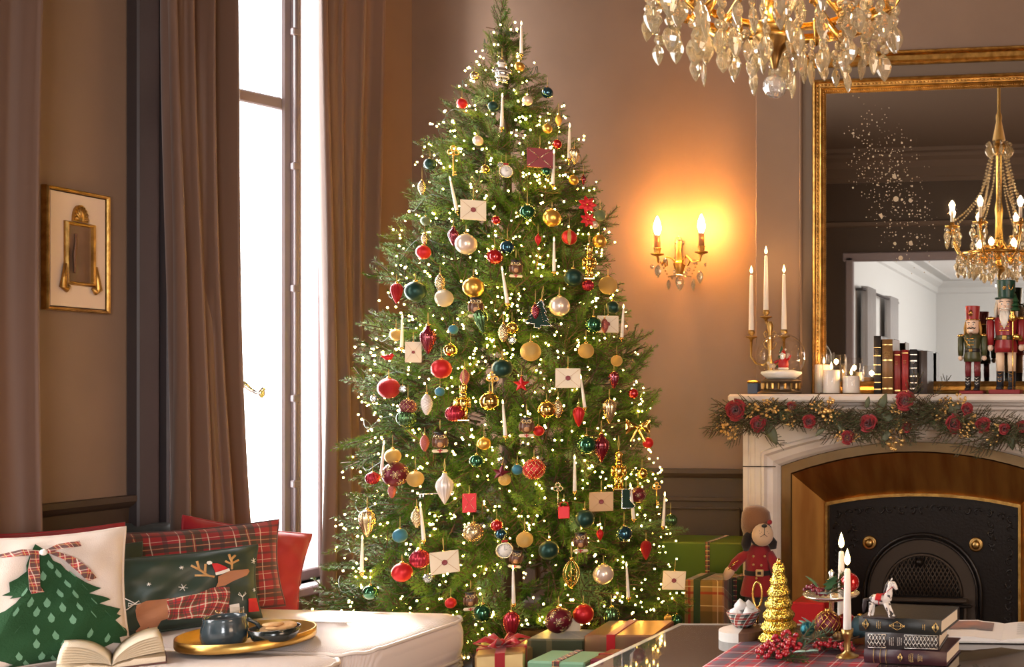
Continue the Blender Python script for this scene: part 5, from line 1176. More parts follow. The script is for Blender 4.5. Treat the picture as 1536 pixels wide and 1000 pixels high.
def k_env(m, seal=True, asp=.84, gold=False):
    h = asp/2; b = MB().box((0, 0, 0), (1, .13, asp), .012).mesh('envelope', m); ln = MB(); y = -.068
    for A_, B_ in (((-.5, h), (0, .0)), ((.5, h), (0, .0)), ((-.5, -h), (-.08, -.03)), ((.5, -h), (.08, -.03))): ln.tube([(A_[0]*.99, y, A_[1]*.98), (B_[0], y, B_[1])], .009 if not gold else .014, 4)
    out = [('envelope', b), ('flap_lines', ln.mesh('flap_lines', OM['champ'] if gold else OM['kraft'])), ('cap', cap_at(h, .5))]
    if seal: out.append(('wax_seal', MB().lathe([(0, 0), (.10, 0), (.105, .02), (.075, .035), (.065, .028), (0, .028)], 16, m=M.Translation((0, y, 0)) @ M.Rotation(pi/2, 4, 'X'), lobes=7, amp=.05).mesh('wax_seal', mat('seal_wax', (.22, .03, .03), .4))))
    return P_(out)
def k_owl(m):
    bd = MB(); bd.ball((0, 0, -.02), .27, 16, sc=(1, .8, 1.1)); bd.ball((0, -.01, .2), .23, 16, sc=(1.1, .8, .75))
    for s_ in (-1, 1): bd.tube([(s_*.16, -.02, .26), (s_*.22, -.03, .37)], [.06, .01], 6)
    bl_ = MB().ball((0, -.13, -.08), .155, 12, sc=(.9, .6, 1.05)).mesh('belly', OM['tan']); e = MB(); p = MB(); wg = [MB(), MB()]
    for s_ in (-1, 1):
        e.tube([(s_*.11+.075*cos(2*pi*i/12), -.205, .2+.075*sin(2*pi*i/12)) for i in range(12)], .018, 5, close=True); e.ball((s_*.11, -.17, .2), .065, 8, sc=(1, .5, 1)); p.ball((s_*.11, -.205, .2), .03, 8); wg[s_ > 0].ball((s_*.25, -.02, -.02), .15, 10, sc=(.45, .8, 1.4))
    ct = MB().box((0, 0, .38), (.42, .30, .035), .01, rz=.7).lathe([(.17, .28), (.18, .37), (0, .38)], 12).mesh('cap_hat', BLACK)
    sc_ = MB().box((0, -.05, -.40), (.62, .2, .13), .05).mesh('scroll', OM['env']); rb = MB().box((0, -.155, -.40), (.06, .02, .15), .005).tube([(-.1, -.16, -.36), (0, -.165, -.40), (.1, -.16, -.36)], .022, 5).mesh('ribbon', RED)
    bk = MB().tube([(0, -.2, .16), (0, -.235, .11)], [.03, .005], 6).mesh('beak', OM['goldm'])
    return P_([('body', bd.mesh('owl_body', OM['wood'])), ('belly', bl_), ('eyes', e.mesh('owl_eyes', OM['champ'])), ('pupils', p.mesh('owl_pupils', BLACK)), ('wing', wg[0].mesh('owl_wing', OM['wood'])), ('wing', wg[1].mesh('owl_wing', OM['wood'])), ('cap_hat', ct), ('scroll', sc_), ('ribbon', rb), ('beak', bk)])
def k_key(m):
    k = MB()
    for a in range(3):
        cx, cz = .11*cos(pi/2+a*2*pi/3), .36+.10*sin(pi/2+a*2*pi/3); k.tube([(cx+.075*cos(2*pi*i/12), 0, cz+.075*sin(2*pi*i/12)) for i in range(12)], .02, 5, close=True)
    k.tube([(0, 0, .3), (0, 0, -.5)], .024, 6); k.box((.06, 0, -.44), (.1, .03, .04), .005); k.box((.05, 0, -.35), (.08, .03, .04), .005); k.ball((0, 0, .22), .045, 8); k.ball((0, 0, .5), .03, 6)
    return P_([('key', k.mesh('key', m))])
def k_star(m):
    vs = [(0, -.14, 0), (0, .14, 0)]; fs = []
    for i in range(10): r = .5 if i % 2 == 0 else .21; a = pi/2+i*pi/5; vs.append((r*cos(a), 0, r*sin(a)))
    for i in range(10): fs += [(0, 2+(i+1) % 10, 2+i), (1, 2+i, 2+(i+1) % 10)]
    return P_([('star', MB().add(vs, fs, 0, False).mesh('star', m)), ('cap', cap_at(.5, .5))])
def k_clock(m):
    X = M.Rotation(pi/2, 4, 'X'); rg = MB().lathe([(.40, -.08), (.5, -.08), (.5, .08), (.43, .11), (.40, .08)], 28, m=X).mesh('case', OM['champ'])
    fc = MB().lathe([(0, .06), (.41, .06), (.41, -.06), (0, -.06)], 28, m=X).mesh('dial', WHITE); h = MB()
    for i in range(12): a = i*pi/6; h.box((.33*cos(a), -.065, .33*sin(a)), (.03, .01, .03), .002)
    h.tube([(0, -.07, 0), (.0, -.07, .26)], .012, 4); h.tube([(0, -.07, 0), (.15, -.07, .08)], .014, 4)
    return P_([('case', rg), ('dial', fc), ('hands', h.mesh('hands', BLACK)), ('bow', MB().ball((-.08, -.05, .56), .09, 8, sc=(1.2, .6, .8)).ball((.08, -.05, .56), .09, 8, sc=(1.2, .6, .8)).mesh('bow', RED))])
def k_nut(m):
    n = MB(); n.lathe([(.07, .28), (.085, .3), (.10, .46), (.08, .5), (0, .5)], 14); n.lathe([(0, .1), (.08, .12), (.095, .18), (.09, .28), (0, .28)], 14); n.lathe([(0, -.14), (.12, -.14), (.105, -.04), (.13, .08), (.08, .12), (0, .12)], 16)
    for s_ in (-1, 1): n.lathe([(0, -.46), (.05, -.46), (.05, -.3), (.055, -.14), (0, -.13)], 10, (s_*.06, 0, 0)); n.lathe([(0, -.14), (.03, -.13), (.045, 0), (.04, .1), (0, .12)], 10, (s_*.155, -.02, 0)); n.ball((s_*.14, 0, .1), .05, 8)
    n.box((0, 0, -.48), (.3, .2, .04), .01); f_ = MB()
    for s_ in (-1, 1): f_.ball((s_*.03, -.09, .23), .018, 6)
    f_.tube([(-.05, -.09, .175), (0, -.105, .185), (.05, -.09, .175)], .014, 5)
    return P_([('figure', n.mesh('nutcracker_figure', m)), ('face', f_.mesh('face_marks', OM['wood'])), ('cap', cap_at(.5, .3))])
def k_plaque(m):
    pts = [(0, .46), (-.12, .3), (-.07, .27), (-.22, .08), (-.14, .06), (-.34, -.2), (-.22, -.2), (-.46, -.36), (-.1, -.38), (-.1, -.5), (.1, -.5), (.1, -.38), (.46, -.36), (.22, -.2), (.34, -.2), (.14, .06), (.22, .08), (.07, .27), (.12, .3)]
    X = M.Rotation(pi/2, 4, 'X'); b = MB().prism(pts, -.05, .05, m=X); rm = MB().tube([(x, -.055, y) for x, y in pts], .02, 5, close=True); d = MB()
    for i in range(9): d.ball(((i*.37) % .4-.2, -.055, -.32+.07*i), .016, 5)
    return P_([('board', b.mesh('board', m)), ('outline', rm.mesh('outline', OM['silv'])), ('dots', d.mesh('dots', OM['champ'])), ('cap', cap_at(.46, .5))])
def k_boot(m):
    pts = [(-.18, .5), (.2, .5), (.2, -.1), (.42, -.3), (.42, -.46), (-.2, -.46)]; X = M.Rotation(pi/2, 4, 'X')
    return P_([('board', MB().prism(pts, -.06, .06, m=X).mesh('board', m)), ('outline', MB().tube([(x, -.065, y) for x, y in pts], .025, 5, close=True).mesh('outline', OM['silv']))])
def k_bow(m):
    b = MB()
    for s_ in (-1, 1):
        b.grid(lambda u, v: (s_*(.06+.42*v), -.1*sin(pi*u)*sin(pi*v)-.02, .16+(u-.5)*(.12+.55*v)), 6, 8); b.grid(lambda u, v: (s_*(.04+.24*v+.1*(u-.5)), -.05*sin(pi*u), .02-.5*v+(u-.5)*.1*s_*.0+.1*(u-.5)), 4, 8)
    b.ball((0, -.05, .12), .09, 10)
    return P_([('bow', b.mesh('bow', m))])
def k_santa(m):
    s_ = MB(); s_.lathe([(0, -.3), (.24, -.3), (.27, -.1), (.22, .08), (.14, .14), (0, .14)], 18); s_.ball((0, 0, .22), .15, 12); s_.lathe([(.16, .28), (.14, .38), (.06, .47), (0, .5)], 14, (-.02, 0, 0))
    for k in (-1, 1): s_.tube([(k*.2, 0, .06), (k*.32, -.06, -.05), (k*.30, -.12, -.1)], [.08, .08, .06], 8); s_.lathe([(0, -.5), (.1, -.5), (.1, -.3), (0, -.3)], 10, (k*.11, 0, 0))
    w_ = MB(); w_.tube([(.17*cos(2*pi*i/14), .17*sin(2*pi*i/14), .28) for i in range(14)], .035, 6, close=True); w_.tube([(.25*cos(2*pi*i/14), .25*sin(2*pi*i/14), -.28) for i in range(14)], .04, 6, close=True); w_.ball((0, -.12, .14), .11, 10, sc=(1, .6, 1.2)); w_.tube([(.24*cos(2*pi*i/14), .24*sin(2*pi*i/14), -.06) for i in range(14)], .03, 6, close=True)
    return P_([('figure', s_.mesh('santa_figure', SILVER)), ('trim', w_.mesh('santa_trim', WHITE)), ('cap', cap_at(.5, .4))])
def k_crystal(m): return P_([('crystal', MB().ball((0, 0, 0), .5, 10, sm=False).mesh('crystal', CRY)), ('cap', cap_at(.5, .6))])
def k_capsule(m): return k_env(m, False, 1.5, True)
def k_bag(m): return P_([('bag', MB().box((0, 0, -.12), (.62, .2, .72), .04).mesh('bag', m)), ('handle', MB().tube([(-.22, 0, .2), (-.2, 0, .42), (0, 0, .5), (.2, 0, .42), (.22, 0, .2)], .03, 6).mesh('handle', m))])
def k_wire(m):
    w_ = MB()
    for i in range(8): a = i*pi/4; w_.tube([V((cos(a)*.26*sin(pi*k/10)**.8, sin(a)*.26*sin(pi*k/10)**.8, .5-k*.1)) for k in range(11)], .02, 4)
    for i in range(7): w_.tube([(.0, 0, .2-.07*i), (.14*cos(i*2), .14*sin(i*2), .1-.07*i), (.1*cos(i*2+.6), .1*sin(i*2+.6), -.02-.07*i)], .018, 4)
    return P_([('wire_drop', w_.mesh('wire_drop', m)), ('cap', cap_at(.5, .6))])
def k_poin(m):
    f_ = MB()
    for i in range(7): a = i*2*pi/7; leafm(f_, (0, -.02, 0), (cos(a), -.25, sin(a)), .5, .26, up=V((0, -1, 0)))
    for i in range(5): a = i*2*pi/5+.3; leafm(f_, (0, -.08, 0), (cos(a), -.5, sin(a)), .32, .2, up=V((0, -1, 0)))
    return P_([('petals', f_.mesh('petals', m)), ('centre', MB().ball((0, -.12, 0), .06, 8).mesh('centre', GOLD))])
def k_bird(m): return P_([('bird', MB().ball((0, 0, 0), .3, 12, sc=(1.3, .8, .9)).ball((.3, -.02, .2), .2, 10).tube([(-.3, 0, 0), (-.6, 0, .15)], [.12, .05], 6).tube([(.48, -.02, .2), (.58, -.02, .17)], [.05, .005], 5).mesh('bird', m))])
CRY = mat('crystal_glass', (1, .97, .93), .02, trans=.75, ior=1.5, coat=1)
HANG = {s_: MB().tube([(0, 0, .5), (.02, 0, .5+s_*.5), (0, 0, .5+s_)], .010, 4).tube([(0, 0, .5), (-.02, 0, .5+s_*.5), (0, 0, .5+s_)], .010, 4).mesh('hanger', STRING) for s_ in (.45, .9)}
KIND = dict(ball=k_ball, rib=k_rib, net=k_net, scroll=k_scroll, stripe=k_stripe, cone=k_cone, drop=k_drop, finial=k_finial, candle=k_candle, env=k_env, envg=lambda m: k_env(m, False, .8, True), card=lambda m: k_env(m, True, 1.4), owl=k_owl, key=k_key, star=k_star, clock=k_clock, nut=k_nut, plaque=k_plaque, boot=k_boot, bow=k_bow, santa=k_santa, crystal=k_crystal, bag=k_bag, capsule=k_capsule, wire=k_wire, poin=k_poin, bird=k_bird)
NAMES = dict(ball='bauble', rib='bauble', net='bauble', scroll='bauble', stripe='bauble', cone='pinecone_ornament', drop='drop_ornament', finial='finial_ornament', candle='clip_candle', env='envelope_ornament', envg='envelope_ornament', card='envelope_ornament', owl='owl_ornament', key='key_ornament', star='star_ornament', clock='clock_ornament', nut='nutcracker_ornament', plaque='tree_plaque', boot='boot_plaque', bow='bow_ornament', santa='santa_ornament', crystal='crystal_drop', bag='bag_ornament', capsule='capsule_ornament', wire='wire_drop_ornament', poin='poinsettia', bird='bird_ornament')
def orn(kind, px, py, size, m, label, tilt=0, off=None):
    loc = surf(px, py, off if off is not None else (.05 if size > 20 else .035)); s_ = size/ppm(loc)
    parts = unit((kind, m), lambda: KIND[kind](OM[m])); nm = NAMES[kind]
    t = thing(nm, label, 'candle' if kind == 'candle' else 'ornament', loc, (0, R(tilt), math.atan2(-loc.x, loc.y)), {'bauble': 'baubles on the Christmas tree', 'clip_candle': 'clip candles on the Christmas tree'}.get(nm, nm.replace('_', ' ')+'s on the Christmas tree'))
    t.scale = (s_,)*3
    for pn, me in parts: obj(pn, me, t)
    if kind not in ('candle', 'poin', 'bird', 'key') : obj('hanger', HANG[.45 if size > 24 else .9], t)
    return t
ORN = '''
candle 782 57 52 redm 0 |ivory clip candle highest on the tree, near the tip
santa 753 106 36 silv 0 |silver and white Santa ornament below the treetop
ball 779 100 14 goldm 0 |small satin gold bauble right of the silver Santa
ball 712 114 13 champ 0 |small champagne bauble left of the silver Santa
ball 693 155 15 redm 0 |small satin red bauble at the tree's left edge near the top
ball 740 160 16 grnm 0 |small dark green bauble touching the top of second highest candle
ball 821 139 17 tealg 0 |small dark teal glossy bauble at upper right edge
ball 791 151 15 pearl 0 |small pearl bauble below right of the silver Santa
candle 753 166 54 redm 1 |ivory clip candle below the silver Santa
cone 838 180 18 goldm 0 |tiny gold pinecone at upper right edge under the teal bauble
ball 821 193 14 goldm 0 |small satin gold bauble under the tiny gold pinecone
ball 717 211 15 pearl 0 |small pearl bauble at upper left, above the gold key
candle 854 212 56 redm 1 |ivory clip candle at upper right edge above the gold drop
ball 836 216 14 redg 0 |small glossy red bauble above the burgundy envelope's corner
ball 645 246 17 grnm 0 |dark green bauble at left edge level with the burgundy envelope
key 680 242 44 goldm 0 |gold key with clover head at upper left
cone 633 281 22 champ 0 |gold pinecone at left edge above the sage glitter bauble
candle 680 291 54 redm -11 |tilted ivory clip candle left of the ivory envelope
ball 638 331 14 sagex 0 |sage glitter bauble at left edge above the satin red bauble
cone 637 358 18 champ 0 |champagne pinecone just above the satin red bauble at left edge
ball 635 378 21 redm 0 |satin red bauble at left edge level with the glitter pearl bauble
finial 680 355 30 burgg 0 |slim dark red finial left of the pearl glitter bauble
env 710 315 35 env 0 |ivory envelope with red seal high on the tree
ball 699 366 31 pearl 0 |large pearl bauble with glitter under the ivory envelope
ball 744 330 13 redg 0 |small glossy red bauble right of the highest ivory envelope
ball 742 385 23 redg 0 |glossy red bauble left of the dark teal foil bauble
ball 761 371 21 tealg 0 |dark teal foil bauble above the highest owl
crystal 752 248 11 clear 0 |small clear crystal beside the white oval watch ornament
clock 759 257 20 wht 0 |small white oval watch ornament high at centre
ball 728 254 13 goldg 0 |small glossy gold bauble left of the white watch ornament
owl 774 402 30 wood 0 |highest owl ornament with books, under the dark teal bauble
envg 810 237 36 envr 0 |burgundy envelope with gold flap lines high on the tree
candle 830 251 56 redm 2 |ivory clip candle just right of the burgundy envelope
drop 862 234 26 champ 0 |pale gold glitter drop at upper right edge
ball 819 257 14 grng 0 |small glossy green bauble under the burgundy envelope
ball 860 270 15 goldm 0 |small satin gold bauble under the pale gold drop
finial 875 270 16 burgg 0 |tiny dark red finial at right edge under the pale gold drop
ball 791 318 23 grng 0 |glossy green bauble left of the satin gold one at upper centre
ball 828 327 26 goldm 0 |satin gold bauble at upper right centre
poin 881 307 26 redm 0 |red velvet poinsettia at right edge, upper of two
poin 882 329 22 redm 0 |red velvet poinsettia at right edge, lower of two
ball 900 323 17 sagex 0 |olive green glitter bauble at right edge facing the sconce
ball 892 337 11 pearl 0 |tiny pale bauble beside the lower poinsettia
stripe 854 356 22 redm 0 |red bauble with gold glitter stripes
finial 807 360 18 redm 0 |small bright red finial left of the striped bauble
ball 899 362 20 goldm 0 |satin gold bauble at right edge under the poinsettias
candle 831 382 54 redm 0 |ivory clip candle under the striped red bauble
nut 884 394 50 goldg 0 |gold nutcracker ornament at upper right edge
drop 595 440 31 redx 0 |red glitter drop at left edge above the dark green bauble
ball 623 437 30 grnm 0 |large dark green satin bauble at left edge
cone 660 424 27 champ 0 |slim gold pinecone above the cream glitter bauble
ball 666 447 26 crx 0 |cream glitter bauble at left, beside the large dark green bauble
ball 710 431 30 goldm 0 |large satin gold bauble above the owl with scroll
owl 714 460 35 wood 0 |owl ornament with mortarboard under the large satin gold bauble
candle 757 428 58 redm -8 |tilted ivory clip candle at centre, right of the large satin gold bauble
candle 603 497 52 redm 1 |ivory clip candle at left edge above the hanging crystal
ball 594 502 18 goldx 0 |gold glitter bauble behind left edge candle
card 620 528 22 env 0 |small white upright envelope at left edge
finial 642 510 44 burgg 0 |burgundy ribbed finial right of the white upright envelope
ball 680 494 14 bluem 0 |small teal blue bauble above the glossy gold one
drop 722 482 36 grnr -10 |green ribbed drop hanging under the owl with mortarboard
ball 676 525 20 goldg 0 |glossy gold bauble above the satin red one at left
cone 755 499 28 champ 0 |gold pinecone at centre left of the small crystal
ball 662 553 29 redm 0 |satin red bauble half hidden by fir below the glossy gold bauble
bird 582 536 16 redm 0 |small red bird perched at left edge
ball 583 582 31 redx 0 |large red glitter bauble at left edge
ball 660 587 14 bluem 0 |small teal blue bauble above the cream pinecone
cone 697 566 26 pink 0 |rose bronze pinecone above the left gold nutcracker
key 739 582 46 goldm 0 |gold key with clover head at centre of the tree
nut 695 604 54 goldg 0 |gold nutcracker ornament left of the central gold key
ball 753 553 29 grnm 0 |large dark green bauble behind the central gold key
ball 734 602 28 goldg 0 |glossy gold bauble under the central gold key
crystal 604 583 11 clear 0 |small clear crystal beside the large red glitter bauble
crystal 561 597 10 clear 0 |tiny clear drop at far left edge under the red glitter bauble
plaque 809 470 44 plq 8 |dark green tree shaped plaque with silver outline
ball 839 459 30 pearl 0 |large pearl bauble right of the dark green tree plaque
ball 860 416 27 grnm 0 |dark green bauble above the large pearl one at right
ball 912 428 27 goldx 0 |gold filigree bauble at right edge under the gold nutcracker
rib 882 428 17 rib 0 |dark red ribbed bauble at foot of the upper gold nutcracker
ball 919 461 20 grnm 0 |dark green bauble above the ivory envelope at right edge
env 912 486 30 env 0 |ivory envelope at right edge beside a candle
cone 907 488 22 pink 0 |red pinecone hanging in front of right edge envelope
candle 934 482 52 redm 3 |ivory clip candle at right edge beside the ivory envelope
ball 890 487 25 grng 0 |glossy green bauble left of the envelope at right edge
ball 768 492 18 goldg 0 |glossy gold bauble above a small crystal at centre
crystal 768 510 12 clear 0 |small clear crystal under the glossy gold bauble at centre
ball 796 527 29 goldx 0 |textured gold bauble above the red star
ball 879 526 23 goldx 0 |gold glitter bauble at right above the ivory envelope with seal
ball 925 541 17 goldx 0 |small gold glitter bauble at right edge below the candle
star 782 576 25 redm 0 |bright red star at centre of the tree
env 852 567 35 env 0 |ivory envelope with red seal right of the red star
candle 874 587 52 redm -7 |tilted ivory clip candle under the ivory envelope with seal
cone 803 467 24 burgg 0 |burgundy pinecone hanging in front of the tree plaque
drop 921 570 26 burgg 0 |slim dark red drop at right edge below the small gold glitter bauble
ball 950 590 15 redg 0 |small glossy red bauble at far right edge above the gold bow
rib 610 627 27 grnr 0 |green ribbed bauble at left edge under the red glitter bauble
net 612 610 24 burg 0 |burgundy netted bauble behind the green ribbed one
cone 640 606 32 wht 0 |cream white pinecone left of the red ribbed bauble
rib 682 620 25 rib 0 |red ribbed bauble beside the left gold nutcracker
owl 660 662 35 wood 0 |owl ornament on left side above the silver key
cone 637 664 25 pink 0 |rose bronze pinecone left of the owl above the silver key
candle 756 627 57 redm -4 |ivory clip candle below the central gold key
ball 726 665 19 goldm 0 |orange gold bauble above the glossy green one at centre left
ball 715 691 21 grng 0 |glossy green bauble above the red capsule ornament
ball 589 684 23 goldx 0 |gold glitter bauble above the burgundy scroll bauble at left
candle 574 686 52 redm 4 |ivory clip candle at left edge beside the burgundy scroll bauble
scroll 593 711 37 burg 0 |large burgundy bauble with white scrollwork at left edge
rib 559 717 19 rib 0 |red ribbed bauble at far left edge beside the scrollwork bauble
cone 588 736 22 pink 0 |rose pinecone under the scrollwork bauble at left
ball 623 718 24 goldx 0 |gold sequin bauble right of the scrollwork bauble at left
finial 667 733 48 wht 0 |pearl white ribbed finial behind the silver key
key 653 740 46 silv 90 |silver key hanging sideways across the pearl finial
star 751 709 26 burg 10 |burgundy star at centre left of the blue matte bauble
ball 757 719 18 goldx 0 |gold bauble behind the burgundy star
capsule 704 754 19 redm 0 |small red envelope capsule with gold lines at lower left centre
ball 820 614 26 goldg 0 |glossy gold bauble right of the mortarboard owl at centre
cone 837 613 27 champ 0 |silvery gold pinecone overlapping the glossy gold bauble
owl 790 639 35 wood 0 |owl ornament with scroll at centre, above the red netted bauble
ball 808 646 16 redm 0 |small satin red bauble behind the centre owl
drop 868 625 30 redm 0 |slim bright red drop under the tilted candle at right
drop 914 617 36 champ 0 |champagne glitter drop left of the gold bow
bow 957 645 36 goldg 0 |gold metallic bow at right edge of the tree
ball 972 664 16 redm 0 |satin red bauble under the gold bow at right edge
ball 880 667 28 grng 0 |glossy green bauble beside the crimson finial at right
finial 902 672 44 burgg 0 |crimson ribbed finial beside a glossy green bauble
net 801 703 32 redm 0 |red bauble with gold net at lower centre
ball 776 704 16 bluem 0 |small blue matte bauble left of the red netted bauble
candle 862 710 57 redm 0 |ivory clip candle right of the red netted bauble
nut 928 706 56 goldg 0 |gold nutcracker ornament at lower right
env 902 752 34 kraft 0 |kraft paper envelope at lower right under the gold nutcracker
boot 939 748 30 plq 0 |dark green plaque with white outline beside the kraft envelope
candle 948 752 57 redm -5 |ivory clip candle in front of the dark green plaque at lower right
scroll 957 742 23 burg 0 |burgundy scroll bauble behind lower right candle
key 985 741 34 goldm 0 |gold key at lower right edge
candle 996 764 54 redm 3 |ivory clip candle at lower right edge near wainscot
bag 846 765 26 redm 0 |small red felt bag at lower centre
key 837 745 40 champ 0 |champagne key above the small red felt bag
ball 963 710 16 goldg 0 |small glossy gold bauble at right edge left of the gold key
drop 551 785 42 champ 0 |champagne glitter drop at lower left edge
candle 543 831 58 redm 1 |ivory clip candle at lower left edge
candle 633 782 60 redm -5 |ivory clip candle at lower left above the ribbed red bauble
cone 625 776 30 champ 0 |slim gold pinecone behind lower left candle
ball 600 803 21 bluem 0 |blue matte bauble at lower left half hidden by fir
ball 603 858 29 redm 0 |satin red bauble at lower left above the sofa
rib 630 838 28 rib 0 |red ribbed glitter bauble left of the low ivory envelope
env 667 843 39 env -4 |ivory envelope with red seal low on the tree's left side
crystal 642 867 14 clear 0 |clear crystal under the red ribbed glitter bauble
ball 556 888 22 grng 0 |glossy green bauble at lowest left edge above the sofa
net 710 798 28 champ 0 |gold netted bauble under the red capsule ornament
ball 745 788 18 redg 0 |glossy red bauble beside a glossy teal one at lower centre
ball 751 801 18 tealg 0 |glossy teal bauble above the clock ornament
clock 757 825 25 wht 0 |round white clock ornament with red bow
ball 676 904 16 redm 0 |small satin red bauble low on the left just above the sofa corner
owl 706 900 32 wood 0 |owl ornament low on the left above the lowest glossy green bauble
ball 724 919 27 grng 0 |large glossy green bauble at the tree's foot beside the sofa
ball 787 809 24 goldx 0 |gold glitter bauble right of the glossy teal one
ball 823 825 29 grnm 0 |large dark green satin bauble at lower centre
owl 871 812 34 wood 0 |owl ornament at lower right above the clear gold bauble
owl 774 837 30 wood 10 |owl ornament behind the lowest central candle
wire 857 860 44 goldg 0 |gold wire cage drop at lower centre
ball 905 861 30 pearl 0 |pearl gold glass bauble low on right side
ball 936 800 24 tealg 0 |glossy teal bauble at lower right
finial 900 802 20 redm 0 |tiny red finial between owl and glossy teal bauble at lower right
drop 969 825 29 redx 0 |red glitter drop at lower right edge
rib 1006 780 19 grnr 0 |green ribbed bauble at far right edge near the wainscot
candle 770 877 60 redm -1 |ivory clip candle low at centre, below the clock
candle 941 870 56 redm -3 |ivory clip candle low on right side
env 1011 870 33 env 4 |ivory envelope with red seal at lowest right edge before green box
scroll 838 930 38 burg 0 |large burgundy scrollwork bauble at the foot of tree
ball 875 921 30 redm 0 |large satin red bauble at the foot of tree
drop 917 930 40 grnr 0 |green ribbed drop at the foot of tree over the copper present
drop 767 938 42 rib 0 |red ribbed drop at the foot of tree over the gold present
crystal 942 953 15 clear 0 |clear crystal hanging in front of the copper present
crystal 773 964 13 clear 0 |clear crystal hanging in front of the gold present
ball 1015 930 19 grng 0 |glossy green bauble at lowest right edge above the table corner
ball 1002 927 12 goldx 0 |small gold bauble beside lowest right glossy green bauble
ball 877 778 28 grnm 0 |dark green bauble half hidden under the kraft envelope
'''
for ln in ORN.strip().splitlines():
    a, lb = ln.split('|'); k, px, py, sz, m, tl = a.split(); orn(k, float(px), float(py), float(sz), m, lb.strip(), float(tl))
# ---------------------------------------------------------------- chandelier
CX_, CY_ = -.814, 2.45
ch = thing('chandelier', 'gilt crystal chandelier hanging low over the coffee table', 'chandelier', (CX_, CY_, 0))
def crystal_mat():
    m = bpy.data.materials.new('chandelier_crystal'); m.use_nodes = True; N = m.node_tree.nodes; L = m.node_tree.links; b = N['Principled BSDF']
    b.inputs['Base Color'].default_value = (1, .90, .70, 1); b.inputs['Transmission Weight'].default_value = .9; b.inputs['Roughness'].default_value = .0; b.inputs['IOR'].default_value = 1.6; b.inputs['Coat Weight'].default_value = .6
    tr = N.new('ShaderNodeBsdfTranslucent'); tr.inputs[0].default_value = (1, .80, .45, 1); df = N.new('ShaderNodeBsdfDiffuse'); df.inputs[0].default_value = (1, .84, .55, 1)
    m1 = N.new('ShaderNodeMixShader'); m1.inputs[0].default_value = .5; L.new(tr.outputs[0], m1.inputs[1]); L.new(df.outputs[0], m1.inputs[2])
    m2 = N.new('ShaderNodeMixShader'); m2.inputs[0].default_value = .17; L.new(b.outputs[0], m2.inputs[1]); L.new(m1.outputs[0], m2.inputs[2])
    L.new(m2.outputs[0], N['Material Output'].inputs[0]); return m
CRM = crystal_mat()
Sq = M.Diagonal((1, .55, 1, 1))
PEND = MB().lathe([(0, -1), (.08, -.93), (.18, -.80), (.29, -.58), (.32, -.40), (.24, -.18), (.11, -.05), (.05, 0), (0, 0)], 8, m=Sq, sm=False).mesh('crystal_pendant', CRM)
LEAFP_ = MB().lathe([(0, -1), (.08, -.9), (.20, -.62), (.22, -.42), (.14, -.16), (.04, 0), (0, 0)], 6, m=Sq, sm=False).mesh('crystal_spear', CRM)
BEADM = MB().lathe([(0, -.5), (.32, -.42), (.5, -.1), (.5, .1), (.32, .42), (0, .5)], 8, m=Sq, sm=False).mesh('crystal_bead', CRM)
q = random.Random(9)
def put(nm, me, p, s_, rz): return obj(nm, me, ch, p, (q.uniform(-.12, .12), q.uniform(-.12, .12), rz), s_)
MB().lathe([(0, 1.955), (.03, 1.955), (.055, 1.97), (.06, 1.985), (.03, 2.0), (.025, 2.05), (.05, 2.08), (.055, 2.12), (.03, 2.16), (.022, 2.3), (.03, 2.36), (.02, 2.42), (.018, 2.72), (.045, 2.76), (.05, 2.79), (.02, 2.83), (0, 2.83)], 24).build('stem', GOLD, ch)
MB().lathe([(0, 3.6), (.06, 3.6), (.06, 3.57), (.012, 3.55), (.011, 3.02), (.02, 3.0), (.022, 2.98), (.018, 2.96), (.045, 2.83), (0, 2.83)], 18).build('tasselled_cord', mat('gold_silk_cord', (.50, .32, .10), .6, bump=.6, bscale=150, stretch=(1, 1, .1)), ch)
MB().lathe([(.262, 2.045), (.275, 2.04), (.28, 2.055), (.265, 2.062)], 48).build('ring', GOLD, ch); MB().lathe([(.185, 2.05), (.195, 2.046), (.197, 2.058), (.186, 2.062)], 40).build('ring', GOLD, ch)
NA = 8; BULBM = MB().lathe([(0, 0), (.010, .002), (.017, .022), (.015, .042), (.007, .062), (0, .07)], 12).mesh('bulb', emis('chandelier_bulb', (1, .80, .5), 34))
